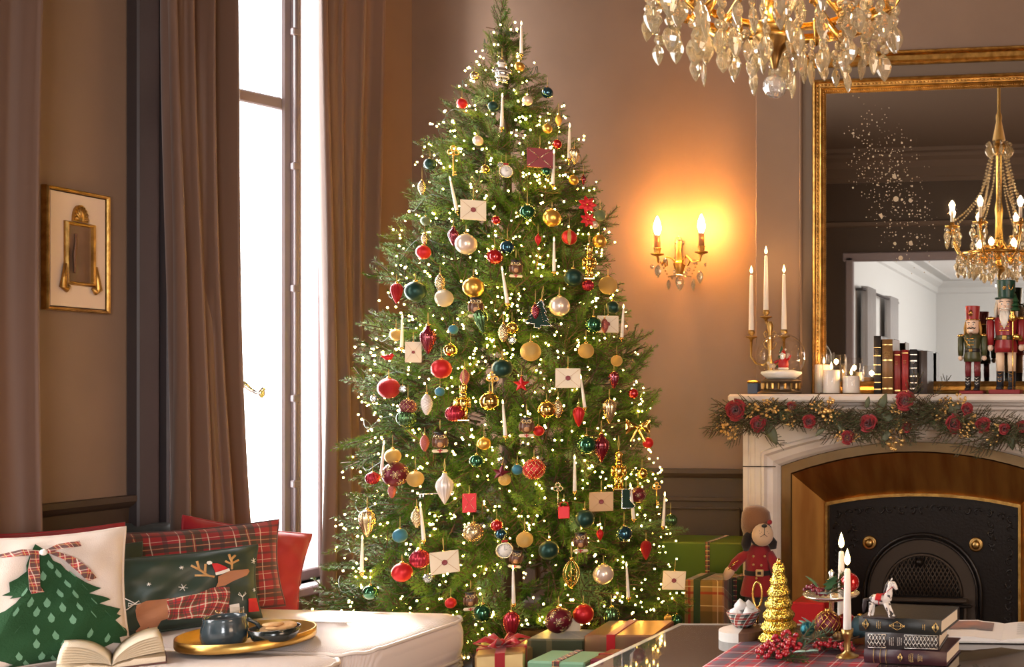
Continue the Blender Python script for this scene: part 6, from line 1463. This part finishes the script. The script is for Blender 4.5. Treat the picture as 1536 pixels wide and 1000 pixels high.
for i in range(NA):
    a = 2*pi*i/NA+.25; d = V((cos(a), sin(a), 0)); sd = V((-sin(a), cos(a), 0))
    MB().tube([d*.03+V((0, 0, 2.08)), d*.09+V((0, 0, 2.12)), d*.16+V((0, 0, 2.06)), d*.22+V((0, 0, 2.015)), d*.28+V((0, 0, 2.05)), d*.325+V((0, 0, 2.13)), d*.34+V((0, 0, 2.215))], [.011, .009, .008, .009, .008, .007, .009], 8).build('arm', GOLD, ch)
    sc_ = MB()
    for s_ in (-1, 1):
        sc_.tube([d*.14+sd*s_*.01+V((0, 0, 2.05)), d*.17+sd*s_*.04+V((0, 0, 2.0)), d*.20+sd*s_*.055+V((0, 0, 2.02)), d*.19+sd*s_*.05+V((0, 0, 2.05)), d*.175+sd*s_*.035+V((0, 0, 2.04))], [.006, .006, .005, .004, .003], 6)
        leafm(sc_, d*.22+V((0, 0, 2.02)), d*.5+sd*s_*.8+V((0, 0, .5)), .06, .03)
    sc_.build('acanthus_scroll', GOLD, ch)
    c_ = d*.34
    MB().lathe([(0, 2.205), (.012, 2.207), (.05, 2.222), (.053, 2.228), (.02, 2.226), (.014, 2.235), (.016, 2.255), (0, 2.255)], 18, c_).build('bobeche', GOLD, ch)
    MB().lathe([(0, 2.255), (.011, 2.255), (.011, 2.33), (0, 2.33)], 12, c_).build('candle_sleeve', WAX, ch)
    obj('bulb', BULBM, ch, c_+V((0, 0, 2.33)))
    l = point('chandelier_light', (0, 0, 0), 7, (1, .52, .18), .018); l.parent = ch; l.location = c_+V((0, 0, 2.365))
    for k in range(5):
        b_ = 2*pi*k/5+a; pp_ = c_+V((.045*cos(b_), .045*sin(b_), 2.205)); put('crystal_bead', BEADM, pp_, .022, b_); put('crystal_pendant', PEND if k % 2 else LEAFP_, pp_-V((0, 0, .014)), q.uniform(.06, .085), b_)
for i in range(5):                                          # extra inner lamps, added to brighten the crystal basket
    a = 2*pi*i/5+.6; c_ = V((.13*cos(a), .13*sin(a), 2.075)); MB().lathe([(0, 0), (.010, 0), (.010, .03), (0, .03)], 10, c_).build('added_lamp_holder', GOLD, ch); obj('bulb', BULBM, ch, c_+V((0, 0, .028)), None, .8)
    l = point('basket_fill_light', (0, 0, 0), 13, (1, .62, .26), .016); l.parent = ch; l.location = c_+V((0, 0, .055))
for r_, n, zt, zb in ((.285, 20, 2.055, 1.905), (.235, 17, 2.04, 1.895), (.18, 14, 2.045, 1.875), (.12, 10, 2.0, 1.865), (.065, 6, 1.98, 1.868)):
    for i in range(n):
        a = 2*pi*i/n+r_*9; d = V((cos(a)*r_, sin(a)*r_, 0)); ph = q.uniform(.050, .078); zz = zb+q.uniform(-.012, .02)+(.03 if i % 2 else 0)
        put('crystal_pendant', PEND if i % 3 else LEAFP_, d+V((0, 0, zz+ph)), ph, a+q.uniform(-.6, .6)); z = zz+ph+.011
        while z < zt-.004:
            put('crystal_bead', BEADM, d+V((q.uniform(-.006, .006), q.uniform(-.006, .006), z)), q.uniform(.020, .027), a+q.uniform(-.8, .8)); z += .0235
MB().lathe([(0, 1.885), (.006, 1.89), (.012, 1.91), (.02, 1.93), (.05, 1.955), (.052, 1.962), (0, 1.962)], 20).build('bottom_cup', BRASS, ch)
MB().ball((0, 0, 1.848), .028, 14, sm=False).build('glass_ball', CRY, ch); put('crystal_bead', BEADM, V((0, 0, 1.884)), .022, 0)
cb_ = MB()
for i in range(NA):
    a = 2*pi*i/NA+.25
    for k in range(27):
        t = k/26; r_ = .05+.28*t**1.5; z = 2.76-.50*t**.8-.03*sin(pi*t); cb_.lathe([(0, -.009), (.008, 0), (0, .009)], 6, (r_*cos(a), r_*sin(a), z), sm=False)
    for k in range(20):
        t = k/19; r_ = .05+.10*t; z = 2.76-.42*t; a2 = a+.39; cb_.lathe([(0, -.010), (.010, 0), (0, .010)], 6, (r_*cos(a2), r_*sin(a2), z), sm=False)
o = cb_.build('bead_chains', CRM, ch); o['kind'] = 'stuff'
for i in range(10):
    a = 2*pi*i/10; d = V((cos(a)*.075, sin(a)*.075, 2.80)); put('crystal_bead', BEADM, d, .03, a); put('crystal_pendant', PEND, d-V((0, 0, .012)), .075, a)
# ---------------------------------------------------------------- sconce
s0 = at_y(1019, 385, WY); S_ = 1/ppm(s0)
sn_ = thing('wall_sconce', 'brass two-arm wall sconce with crystal drops and glowing candle bulbs', 'sconce', (s0.x, WY, s0.z))
def sxz(px, py, y): p = at_y(px, py, WY+y); return V((p.x-s0.x, y, p.z-s0.z))
MB().lathe([(0, -.07), (.014, -.06), (.02, -.02), (.014, .03), (.02, .06), (.012, .09), (0, .1)], 16, m=M.Diagonal((1, .5, 1, 1)) @ M.Translation((0, -.02, 0))).build('back_plate', AGOLD, sn_)
sb_ = sxz(1019, 405, -.05)
MB().lathe([(0, -.05), (.008, -.04), (.02, 0), (.028, .03), (.02, .045), (0, .05)], 14, sb_, lobes=6, amp=.12).build('centre_leaf', AGOLD, sn_)
for bx, by, ex, ey in ((986, 346, 986, 381), (1052, 343, 1052, 378)):
    e = sxz(ex, ey, -.11); sg = 1 if e.x > 0 else -1
    MB().tube([sb_+V((0, 0, .02)), sb_+V((sg*.03, -.01, .055)), V((e.x*.45, -.08, e.z-.01)), V((e.x*.7, -.1, e.z-.045)), V((e.x*.95, -.11, e.z-.04)), e], [.006, .006, .005, .005, .005, .006], 8).build('arm', AGOLD, sn_)
    MB().tube([V((e.x*.6, -.09, e.z-.03)), V((e.x*.5, -.09, e.z-.06)), V((e.x*.38, -.085, e.z-.05)), V((e.x*.4, -.085, e.z-.025)), V((e.x*.48, -.085, e.z-.03))], [.005, .005, .004, .003, .002], 6).build('scroll', AGOLD, sn_)
    MB().lathe([(0, -.012), (.01, -.01), (.030, -.002), (.031, .002), (.011, .002), (.014, .012), (.015, .024), (.02, .028), (.01, .03), (0, .03)], 18, e).build('candle_cup', AGOLD, sn_)
    h_ = .088; MB().lathe([(0, .03), (.0135, .03), (.0135, h_), (0, h_)], 12, e).build('candle_sleeve', mat('amber_sleeve', (.40, .17, .06), .5), sn_)
    obj('bulb', unit('sconce_bulb', lambda: MB().lathe([(0, 0), (.009, .002), (.0185, .030), (.0165, .052), (.007, .082), (0, .092)], 14).mesh('bulb', emis('sconce_bulb', (1, .74, .38), 40))), sn_, e+V((0, 0, h_)))
    l = point('sconce_light', (0, 0, 0), 105, (1, .40, .065), .02); l.parent = sn_; l.location = e+V((0, 0, h_+.045))
for px, py, y, k, sz in ((987, 403, -.11, 1, .062), (1050, 412, -.11, 1, .062), (998, 390, -.1, 0, .03), (1042, 393, -.1, 0, .03), (1003, 424, -.07, 1, .05), (1020, 420, -.06, 1, .075), (1040, 424, -.08, 1, .06), (978, 400, -.12, 0, .028), (1058, 397, -.12, 0, .026), (1012, 408, -.08, 0, .03), (1028, 410, -.08, 0, .03), (1008, 416, -.08, 0, .026), (1033, 404, -.08, 0, .026), (1019, 358, -.05, 0, .03), (1013, 364, -.05, 0, .024), (1025, 364, -.05, 0, .024)):
    p = sxz(px, py, y); obj('crystal_pendant' if k else 'crystal_bead', PEND if k else BEADM, sn_, p+V((0, 0, sz*.3 if k else 0)), (0, 0, px*.7), sz if k else sz*.8)
dr = MB()
for a_, b_ in (((986, 384), (1003, 415)), ((1003, 415), (1019, 412)), ((1019, 412), (1036, 415)), ((1036, 415), (1052, 381))):
    for k in range(7): t = k/7; p = sxz(a_[0]+(b_[0]-a_[0])*t, a_[1]+(b_[1]-a_[1])*t, -.09); dr.lathe([(0, -.006), (.006, 0), (0, .006)], 6, p, sm=False)
o = dr.build('bead_swags', CRM, sn_); o['kind'] = 'stuff'
# ---------------------------------------------------------------- garland
gl_ = thing('mantel_garland', 'fir garland with red roses and gold berries draped along the mantel edge', 'garland', at_y(1390, 630, 4.46))
G0 = gl_.location.copy()
def gpt(px, py, Y): return at_y(px, py, Y)-G0
q = random.Random(17)
GNE = mat('garland_needle', (.055, .11, .04), .6, col2=(.12, .18, .07), nscale=8)
GSP = [spray(q, .17, GNE, 720, 8, .013, .0019) for _ in range(4)]
path = [(1092, 628), (1150, 618), (1210, 620), (1270, 632), (1320, 632), (1370, 622), (1420, 622), (1480, 640), (1536, 652), (1600, 640), (1665, 622)]
def gp2(f):
    t = f*(len(path)-1); k = min(int(t), len(path)-2); e = t-k; return path[k][0]*(1-e)+path[k+1][0]*e, path[k][1]*(1-e)+path[k+1][1]*e
MB().tube([gpt(*p, 4.455) for p in path], .010, 6).build('core', TWIG, gl_)
for i in range(215):
    f_ = (i+.5)/215; px, py = gp2(f_); p = gpt(px, py+q.uniform(-10, 12), 4.445-q.uniform(0, .03)); sx = q.choice((-1, 1)); d = V((sx*1.0, q.uniform(-.7, -.05), q.uniform(-.75, .5))).normalized()
    X = d; Z = V((q.uniform(-.4, .4), -1, q.uniform(.0, .8))); Yv = Z.cross(X).normalized(); Z = X.cross(Yv)
    o = obj('sprig', GSP[i % 4], gl_); s_ = q.uniform(.6, .92); o.matrix_local = M.Translation(p) @ M(((X.x, Yv.x, Z.x, 0), (X.y, Yv.y, Z.y, 0), (X.z, Yv.z, Z.z, 0), (0, 0, 0, 1))) @ M.Scale(s_, 4)
for px, py, ex, ey, s_ in ((1366, 612, 1374, 570, .9), (1395, 600, 1412, 578, .5), (1120, 640, 1092, 668, .7), (1140, 650, 1165, 662, .7)):
    a_ = gpt(px, py, 4.43); b_ = gpt(ex, ey, 4.43); X = (b_-a_).normalized(); Z = V((0, -1, .1)); Yv = Z.cross(X).normalized(); Z = X.cross(Yv)
    o = obj('sprig', GSP[0], gl_); o.matrix_local = M.Translation(a_) @ M(((X.x, Yv.x, Z.x, 0), (X.y, Yv.y, Z.y, 0), (X.z, Yv.z, Z.z, 0), (0, 0, 0, 1))) @ M.Scale(s_, 4)
PET = mat('red_rose_petal', (.30, .008, .012), .65, sheen=.3, col2=(.20, .006, .01), nscale=6)
def rose_mesh(q):
    r = MB()
    for i in range(17):
        a = i*2.4; t = i/16; R_ = .10+.36*t; op = .25+1.0*t; hh = .62-.12*t; wdt = 1.5-.4*t+.3
        def f(u, v):
            b_ = a+(u-.5)*wdt; rr = R_*(.45+.55*v**.6)*(1+.45*op*v*v*.6); return (rr*cos(b_), rr*sin(b_), -.15+hh*v-.55*op*.4*v**3+.05*(1-t)*1.2-.06*(abs(2*u-1)**2)*v)
        r.grid(f, 6, 5)
    return r.mesh('rose', PET)
ROS = [rose_mesh(q) for _ in range(2)]
for i, (px, py, s_) in enumerate(((1103, 615, 28), (1137, 636, 22), (1213, 632, 19), (1302, 635, 24), (1271, 656, 19), (1357, 601, 26), (1430, 636, 25), (1450, 614, 17), (1474, 638, 21), (1506, 643, 15), (1360, 641, 14), (1533, 640, 17), (1187, 609, 13), (1585, 640, 24))):
    p = gpt(px, py, 4.385); o = obj('rose', ROS[i % 2], gl_, p, (pi/2+q.uniform(-.5, .1), q.uniform(-.4, .4), q.uniform(0, .6)), s_/345*1.02); solid(o, .01)
GBR = mat('gold_berry', (.72, .45, .16), .3, .8)
def gold_cluster(q):
    m = MB()
    for i in range(17):
        a = q.uniform(0, 2*pi); r = q.uniform(.15, .95)**.7; x, z, y = r*cos(a), r*.8*sin(a), -q.uniform(.05, .45)*(1.2-r); m.tube([(0, .3, 0), (x*.6, .05, z*.6), (x, y, z)], .018, 4); m.ball((x, y, z), q.uniform(.10, .16), 7, sc=(1, .75, 1.1))
    return m.mesh('gold_berries', GBR)
GCL = [gold_cluster(q) for _ in range(3)]
for i, (px, py, s_) in enumerate(((1086, 641, 15), (1098, 648, 11), (1128, 617, 11), (1147, 616, 14), (1162, 608, 12), (1186, 626, 11), (1238, 615, 17), (1252, 628, 12), (1226, 612, 10), (1262, 652, 11), (1282, 652, 9), (1341, 656, 15), (1352, 634, 12), (1410, 618, 13), (1436, 602, 11), (1452, 634, 13), (1448, 648, 9), (1492, 652, 13), (1420, 602, 9), (1346, 612, 9), (1560, 640, 14))):
    p = gpt(px, py, 4.39); obj('gold_berries', GCL[i % 3], gl_, p, (q.uniform(-.3, .3), q.uniform(-3, 3), q.uniform(-.3, .3)), s_/345*1.25)
MAG = mat('magnolia_leaf', (.07, .085, .04), .5, col2=(.11, .11, .06), nscale=6)
for px, py, dx, dy, ln in ((1150, 632, .5, 1, 38), (1318, 622, .35, -1, 34), (1322, 616, .9, .7, 34), (1432, 628, -.2, -1, 30), (1516, 642, .1, 1, 32), (1258, 632, .5, 1, 24), (1446, 612, -.9, -.25, 26), (1335, 642, -.4, .9, 30), (1238, 640, -.7, .6, 20), (1175, 632, -.3, -1, 18), (1300, 612, .2, -1, 18)):
    m = MB(); d = V((dx, -.35, -dy)); leafm(m, gpt(px, py, 4.40), d, ln/345*.95, ln/345*.42, up=V((0, -1, .2))); solid(m.build('magnolia_leaf', MAG, gl_), .001)
# ---------------------------------------------------------------- plush dog in guardsman dress
dp0 = at_y(1126, 920, 4.40); K = 1/ppm(dp0); D0 = V((dp0.x, 4.40, 0))
pd = thing('plush_dog', 'plush toy dog in red guardsman coat and brown bearskin hat by the fireplace', 'plush toy', D0, (0, 0, 0))
def dpt(px, py, y=0): p = at_y(px, py, 4.40+y); return V((p.x-D0.x, y, p.z))
FELTR = mat('red_felt', (.27, .012, .018), .9, sheen=.3, bump=.4, bscale=200); FURB = mat('brown_plush', (.20, .085, .035), .95, sheen=.6, bump=.8, bscale=180); CRM_ = mat('cream_plush', (.62, .42, .27), .95, sheen=.4, bump=.6, bscale=220); GRYF = mat('grey_felt', (.10, .085, .085), .9); BLKF = mat('black_plush', (.02, .015, .014), .95, sheen=.2)
def body_l(name, pts, m, sq=(1, .8)):                     # [(px centre, py, half width px)]
    mb = MB(); vs = []; n = 22; fs = []
    for cx, cy, hw in pts:
        c = dpt(cx, cy)
        for i in range(n): a = 2*pi*i/n; vs.append(c+V((hw*K*cos(a)*sq[0], hw*K*sin(a)*sq[1], 0)))
    for j in range(len(pts)-1):
        for i in range(n): fs.append((j*n+i, j*n+(i+1) % n, (j+1)*n+(i+1) % n, (j+1)*n+i))
    fs.append(tuple(range(n))[::-1]); fs.append(tuple(range((len(pts)-1)*n, len(pts)*n)))
    return mb.add(vs, fs, 0, True).build(name, m, pd, fix=True)
body_l('coat', [(1136, 892, 25), (1136, 889, 26), (1137, 872, 23), (1138, 858, 20), (1138, 845, 20), (1138, 830, 20), (1139, 820, 15), (1139, 814, 8)], FELTR)
body_l('belt', [(1138, 861, 21), (1138, 860, 21.5), (1138, 855, 21.2), (1138, 854, 20.5)], BLKF)
bk = dpt(1139.5, 859, -.058); MB().box(bk, (.034, .012, .030), .003).build('buckle', mat('cream_metal', (.72, .6, .36), .3, .6), pd); MB().box(bk-V((0, .006, 0)), (.016, .004, .013), .001).build('buckle_slot', BLKF, pd)
for px, py in ((1130, 834), (1147, 834), (1130, 846.5), (1142, 847.5), (1134.5, 867)): MB().ball(dpt(px, py, -.055), .006, 8, sc=(1, .6, 1)).build('button', mat('brass_button', (.75, .52, .22), .3, .9) if py == 834 and px == 1130 else bpy.data.materials['brass_button'], pd)
for sg in (-1, 1):
    body_l('leg', [(1136+sg*10-2, 995, 10), (1136+sg*10-2, 960, 9.5), (1136+sg*9, 925, 9.5), (1136+sg*9, 888, 10)], GRYF); f = dpt(1134+sg*10, 985, -.03); f.z = .035
    MB().ball(f, .04, 12, sc=(.8, 1.4, .85)).build('boot', BLKF, pd)
def limb(name, pts, rs, m): return MB().tube([dpt(*p) for p in pts], [r*K for r in rs], 12).build(name, m, pd)
al = limb('arm', [(1124, 829, -.01), (1112, 836, -.02), (1103, 845, -.03), (1098, 853, -.035)], [7, 8, 8, 7.5], FELTR); limb('arm', [(1153, 829, -.01), (1160, 842, -.015), (1163, 858, -.02)], [7, 7.5, 7], FELTR)
limb('paw', [(1099, 851, -.035), (1094, 857, -.038), (1090, 864, -.04), (1088, 869, -.04)], [6, 7.5, 6.5, 2.5], CRM_); limb('paw', [(1163, 857, -.02), (1164, 866, -.02)], [6, 5], CRM_)
for k in range(3): c = dpt(1104-3.2*k, 843+4.2*k, -.03); MB().tube([c+V((cos(a)*8.7*K*.8, sin(a)*8.7*K, cos(a)*-8.7*K*-.55)) for a in [2*pi*i/14 for i in range(14)]], .0022, 5, close=True).build('cuff_braid', GOLD, pd)
MB().ball(dpt(1141, 800, -.01), 21*K, 18, sc=(.85, .8, .95)).build('head', BLKF, pd)
MB().ball(dpt(1144, 802, -.075), 16*K, 18, sc=(1.0, .9, 1.05)).build('muzzle', CRM_, pd)
MB().ball(dpt(1146.5, 788.5, -.113), 4*K, 10, sc=(1.1, .8, .7)).build('nose', BLACK, pd)
mo = MB(); mo.tube([dpt(1146.5, 790, -.119), dpt(1146.5, 802, -.1215)], .0014, 4); mo.tube([dpt(1140.5, 805, -.117), dpt(1144, 803, -.12), dpt(1146.5, 801, -.1215), dpt(1149, 803, -.119), dpt(1151, 805, -.117)], .0014, 4)
for px, py in ((1139, 796), (1142, 798), (1140, 800), (1151, 797), (1153, 800)): mo.ball(dpt(px, py, -.1165), .0016, 5)
mo.build('mouth_stitching', BLACK, pd)
body_l('bearskin_hat', [(1130, 808, 9), (1130, 800, 15), (1133, 790, 21), (1134, 778, 22), (1134, 768, 20.5), (1133, 761, 15), (1133, 758, 7)], FURB, (1, .95))
limb('ear', [(1125, 797, -.03), (1121, 806, -.04), (1119, 816, -.045), (1119, 825, -.04)], [4, 7, 7.5, 4], BLKF); limb('ear', [(1156, 806, -.03), (1159, 814, -.035), (1160, 823, -.035)], [4, 7, 4.5], BLKF)
MB().ball(dpt(1154.5, 783, -.035), 4*K, 10).build('hat_pompom', FELTR, pd)
# ---------------------------------------------------------------- presents
def gift(label, x0, x1, yt, Y, dep, m, rib=None, rz=0, z0=0, rx=.5, rw=.022, bow=False, cross=True):
    a, b = at_y(x0, yt, Y), at_y(x1, yt, Y); w_ = b.x-a.x; h = a.z-z0
    t = thing('gift_box', label, 'present', ((a.x+b.x)/2, Y+dep/2, z0), (0, 0, R(rz)), 'wrapped presents')
    bx = MB().box((0, 0, h/2), (w_, dep, h), .006); bx.build('wrapped_box', m, t)
    for sg in (-1, 1):
        fo = MB(); fo.add([(sg*(w_/2+.0012), -dep/2+.004, h-.004), (sg*(w_/2+.0012), dep/2-.004, h-.004), (sg*(w_/2+.002), 0, h*.55)], [(0, 1, 2)], 0, False); fo.add([(sg*(w_/2+.0012), -dep/2+.004, .004), (sg*(w_/2+.0012), dep/2-.004, .004), (sg*(w_/2+.002), 0, h*.48)], [(0, 1, 2)], 0, False)
        fo.build('paper_fold', m, t)
    if rib:
        e = .0025; xo = (rx-.5)*w_; r = MB(); r.box((xo, 0, h/2), (rw, dep+2*e, h+2*e), .001); r.build('ribbon', rib, t)
        if cross: MB().box((0, 0, h/2), (w_+2*e, rw, h+2*e-.001), .001).build('ribbon', rib, t)
        if bow:
            bo_ = MB()
            for k in range(6):
                a_ = k*pi/3+.2; bo_.tube([(xo, 0, h+.006), (xo+.05*cos(a_), .05*sin(a_), h+.032), (xo+.085*cos(a_), .085*sin(a_), h+.022), (xo+.05*cos(a_), .05*sin(a_), h+.008), (xo, 0, h+.006)], .011, 6, flat=.25)
            bo_.ball((xo, 0, h+.014), .014, 8); bo_.build('bow', rib, t)
    return t
GRNP = mat('green_wrapping_paper', (.075, .13, .012), .45, col2=(.065, .115, .01), nscale=3); COPP = mat('copper_foil_paper', (.60, .33, .20), .28, .85, bump=1.0, bscale=14); GOLDP = mat('gold_foil_paper', (.72, .50, .22), .3, .8, bump=.8, bscale=16)
MINT = mat('mint_wrapping_paper', (.22, .42, .26), .5); BURP = mat('burgundy_wrapping_paper', (.16, .01, .02), .4); BLKP = mat('black_foil_paper', (.035, .02, .014), .25, .5, bump=1, bscale=12); REDP = mat('red_wrapping_paper', (.45, .012, .015), .4)
TARC = plaid('copper_tartan_paper', (.50, .26, .11), [(.5, .22, (.12, .09, .03), .6), (.15, .03, (.35, .02, .02), .8), (.85, .012, (.8, .65, .4), .8), (.3, .012, (.8, .65, .4), .7)], 5.5, coord='Object', rough=.3, metal=.5)
OLIV = plaid('olive_lattice_paper', (.045, .05, .02), [(.5, .05, (.20, .15, .06), .5), (.15, .03, (.16, .12, .05), .6)], 5, coord='Object', rough=.4)
TRB = plaid('tartan_gift_ribbon', (.40, .015, .02), [(.5, .18, (.02, .04, .03), .75), (.2, .06, (.75, .6, .2), .8), (.8, .05, (.02, .04, .03), .8)], 45, coord='Object', rough=.6)
REDR = mat('red_satin_ribbon', (.42, .008, .014), .35, sheen=.2); GOLDR = mat('gold_ribbon', (.75, .48, .12), .3, .9)
gift('large green present with tartan ribbon standing against the wainscot', 985, 1113, 812, 4.62, .24, GRNP, TRB, rx=.6, rw=.02, cross=False)
gift('copper tartan present in front of the large green one', 1026, 1085, 869, 4.40, .18, TARC, mat('dark_green_ribbon', (.02, .05, .02), .5), rx=.33, rw=.03, cross=False)
gift('narrow dark green present with tartan band beside the plush dog', 1088, 1117, 866, 4.50, .1, mat('dark_green_paper', (.02, .05, .015), .45), TRB, rx=.5, rw=.016)
gift('bright red present beside the fireplace opening behind the gold tree', 1186, 1236, 903, 4.22, .16, REDP)
gift('black foil present at back beneath the tree', 706, 850, 940, 3.66, .26, BLKP, rz=-8)
gift('olive lattice-patterned present under the tree', 788, 872, 957, 3.47, .16, OLIV, rz=4)
gift('copper foil present with red ribbon at right under the tree', 872, 972, 951, 3.44, .24, COPP, REDR, rx=.38, rw=.03, rz=8, cross=False)
gift('mint green present with tartan ribbon at front under the tree', 790, 877, 991, 3.20, .15, MINT, TRB, rx=.5, rw=.024, cross=False)
gift('burgundy present with bow next to the mint one', 884, 948, 988, 3.20, .14, BURP, mat('burgundy_satin_ribbon', (.28, .01, .02), .35), rx=.6, rw=.014, bow=False)
gift('pale gold foil present with red bow beside the sofa corner', 694, 758, 980, 3.19, .20, GOLDP, REDR, rz=28, rx=.5, rw=.03, bow=True)
gift('small gold foil present wedged behind the pale gold one', 758, 788, 972, 3.42, .12, GOLDP, GOLDR, rz=-6, rw=.012)
c = at_y(858, 938, 3.60); t = thing('gift_card', 'small ivory card standing behind the scrollwork bauble on black present', 'card', c, (R(-12), 0, R(10)))
MB().box((0, 0, -.03), (.06, .003, .11), .001).build('card', OM['env'], t)
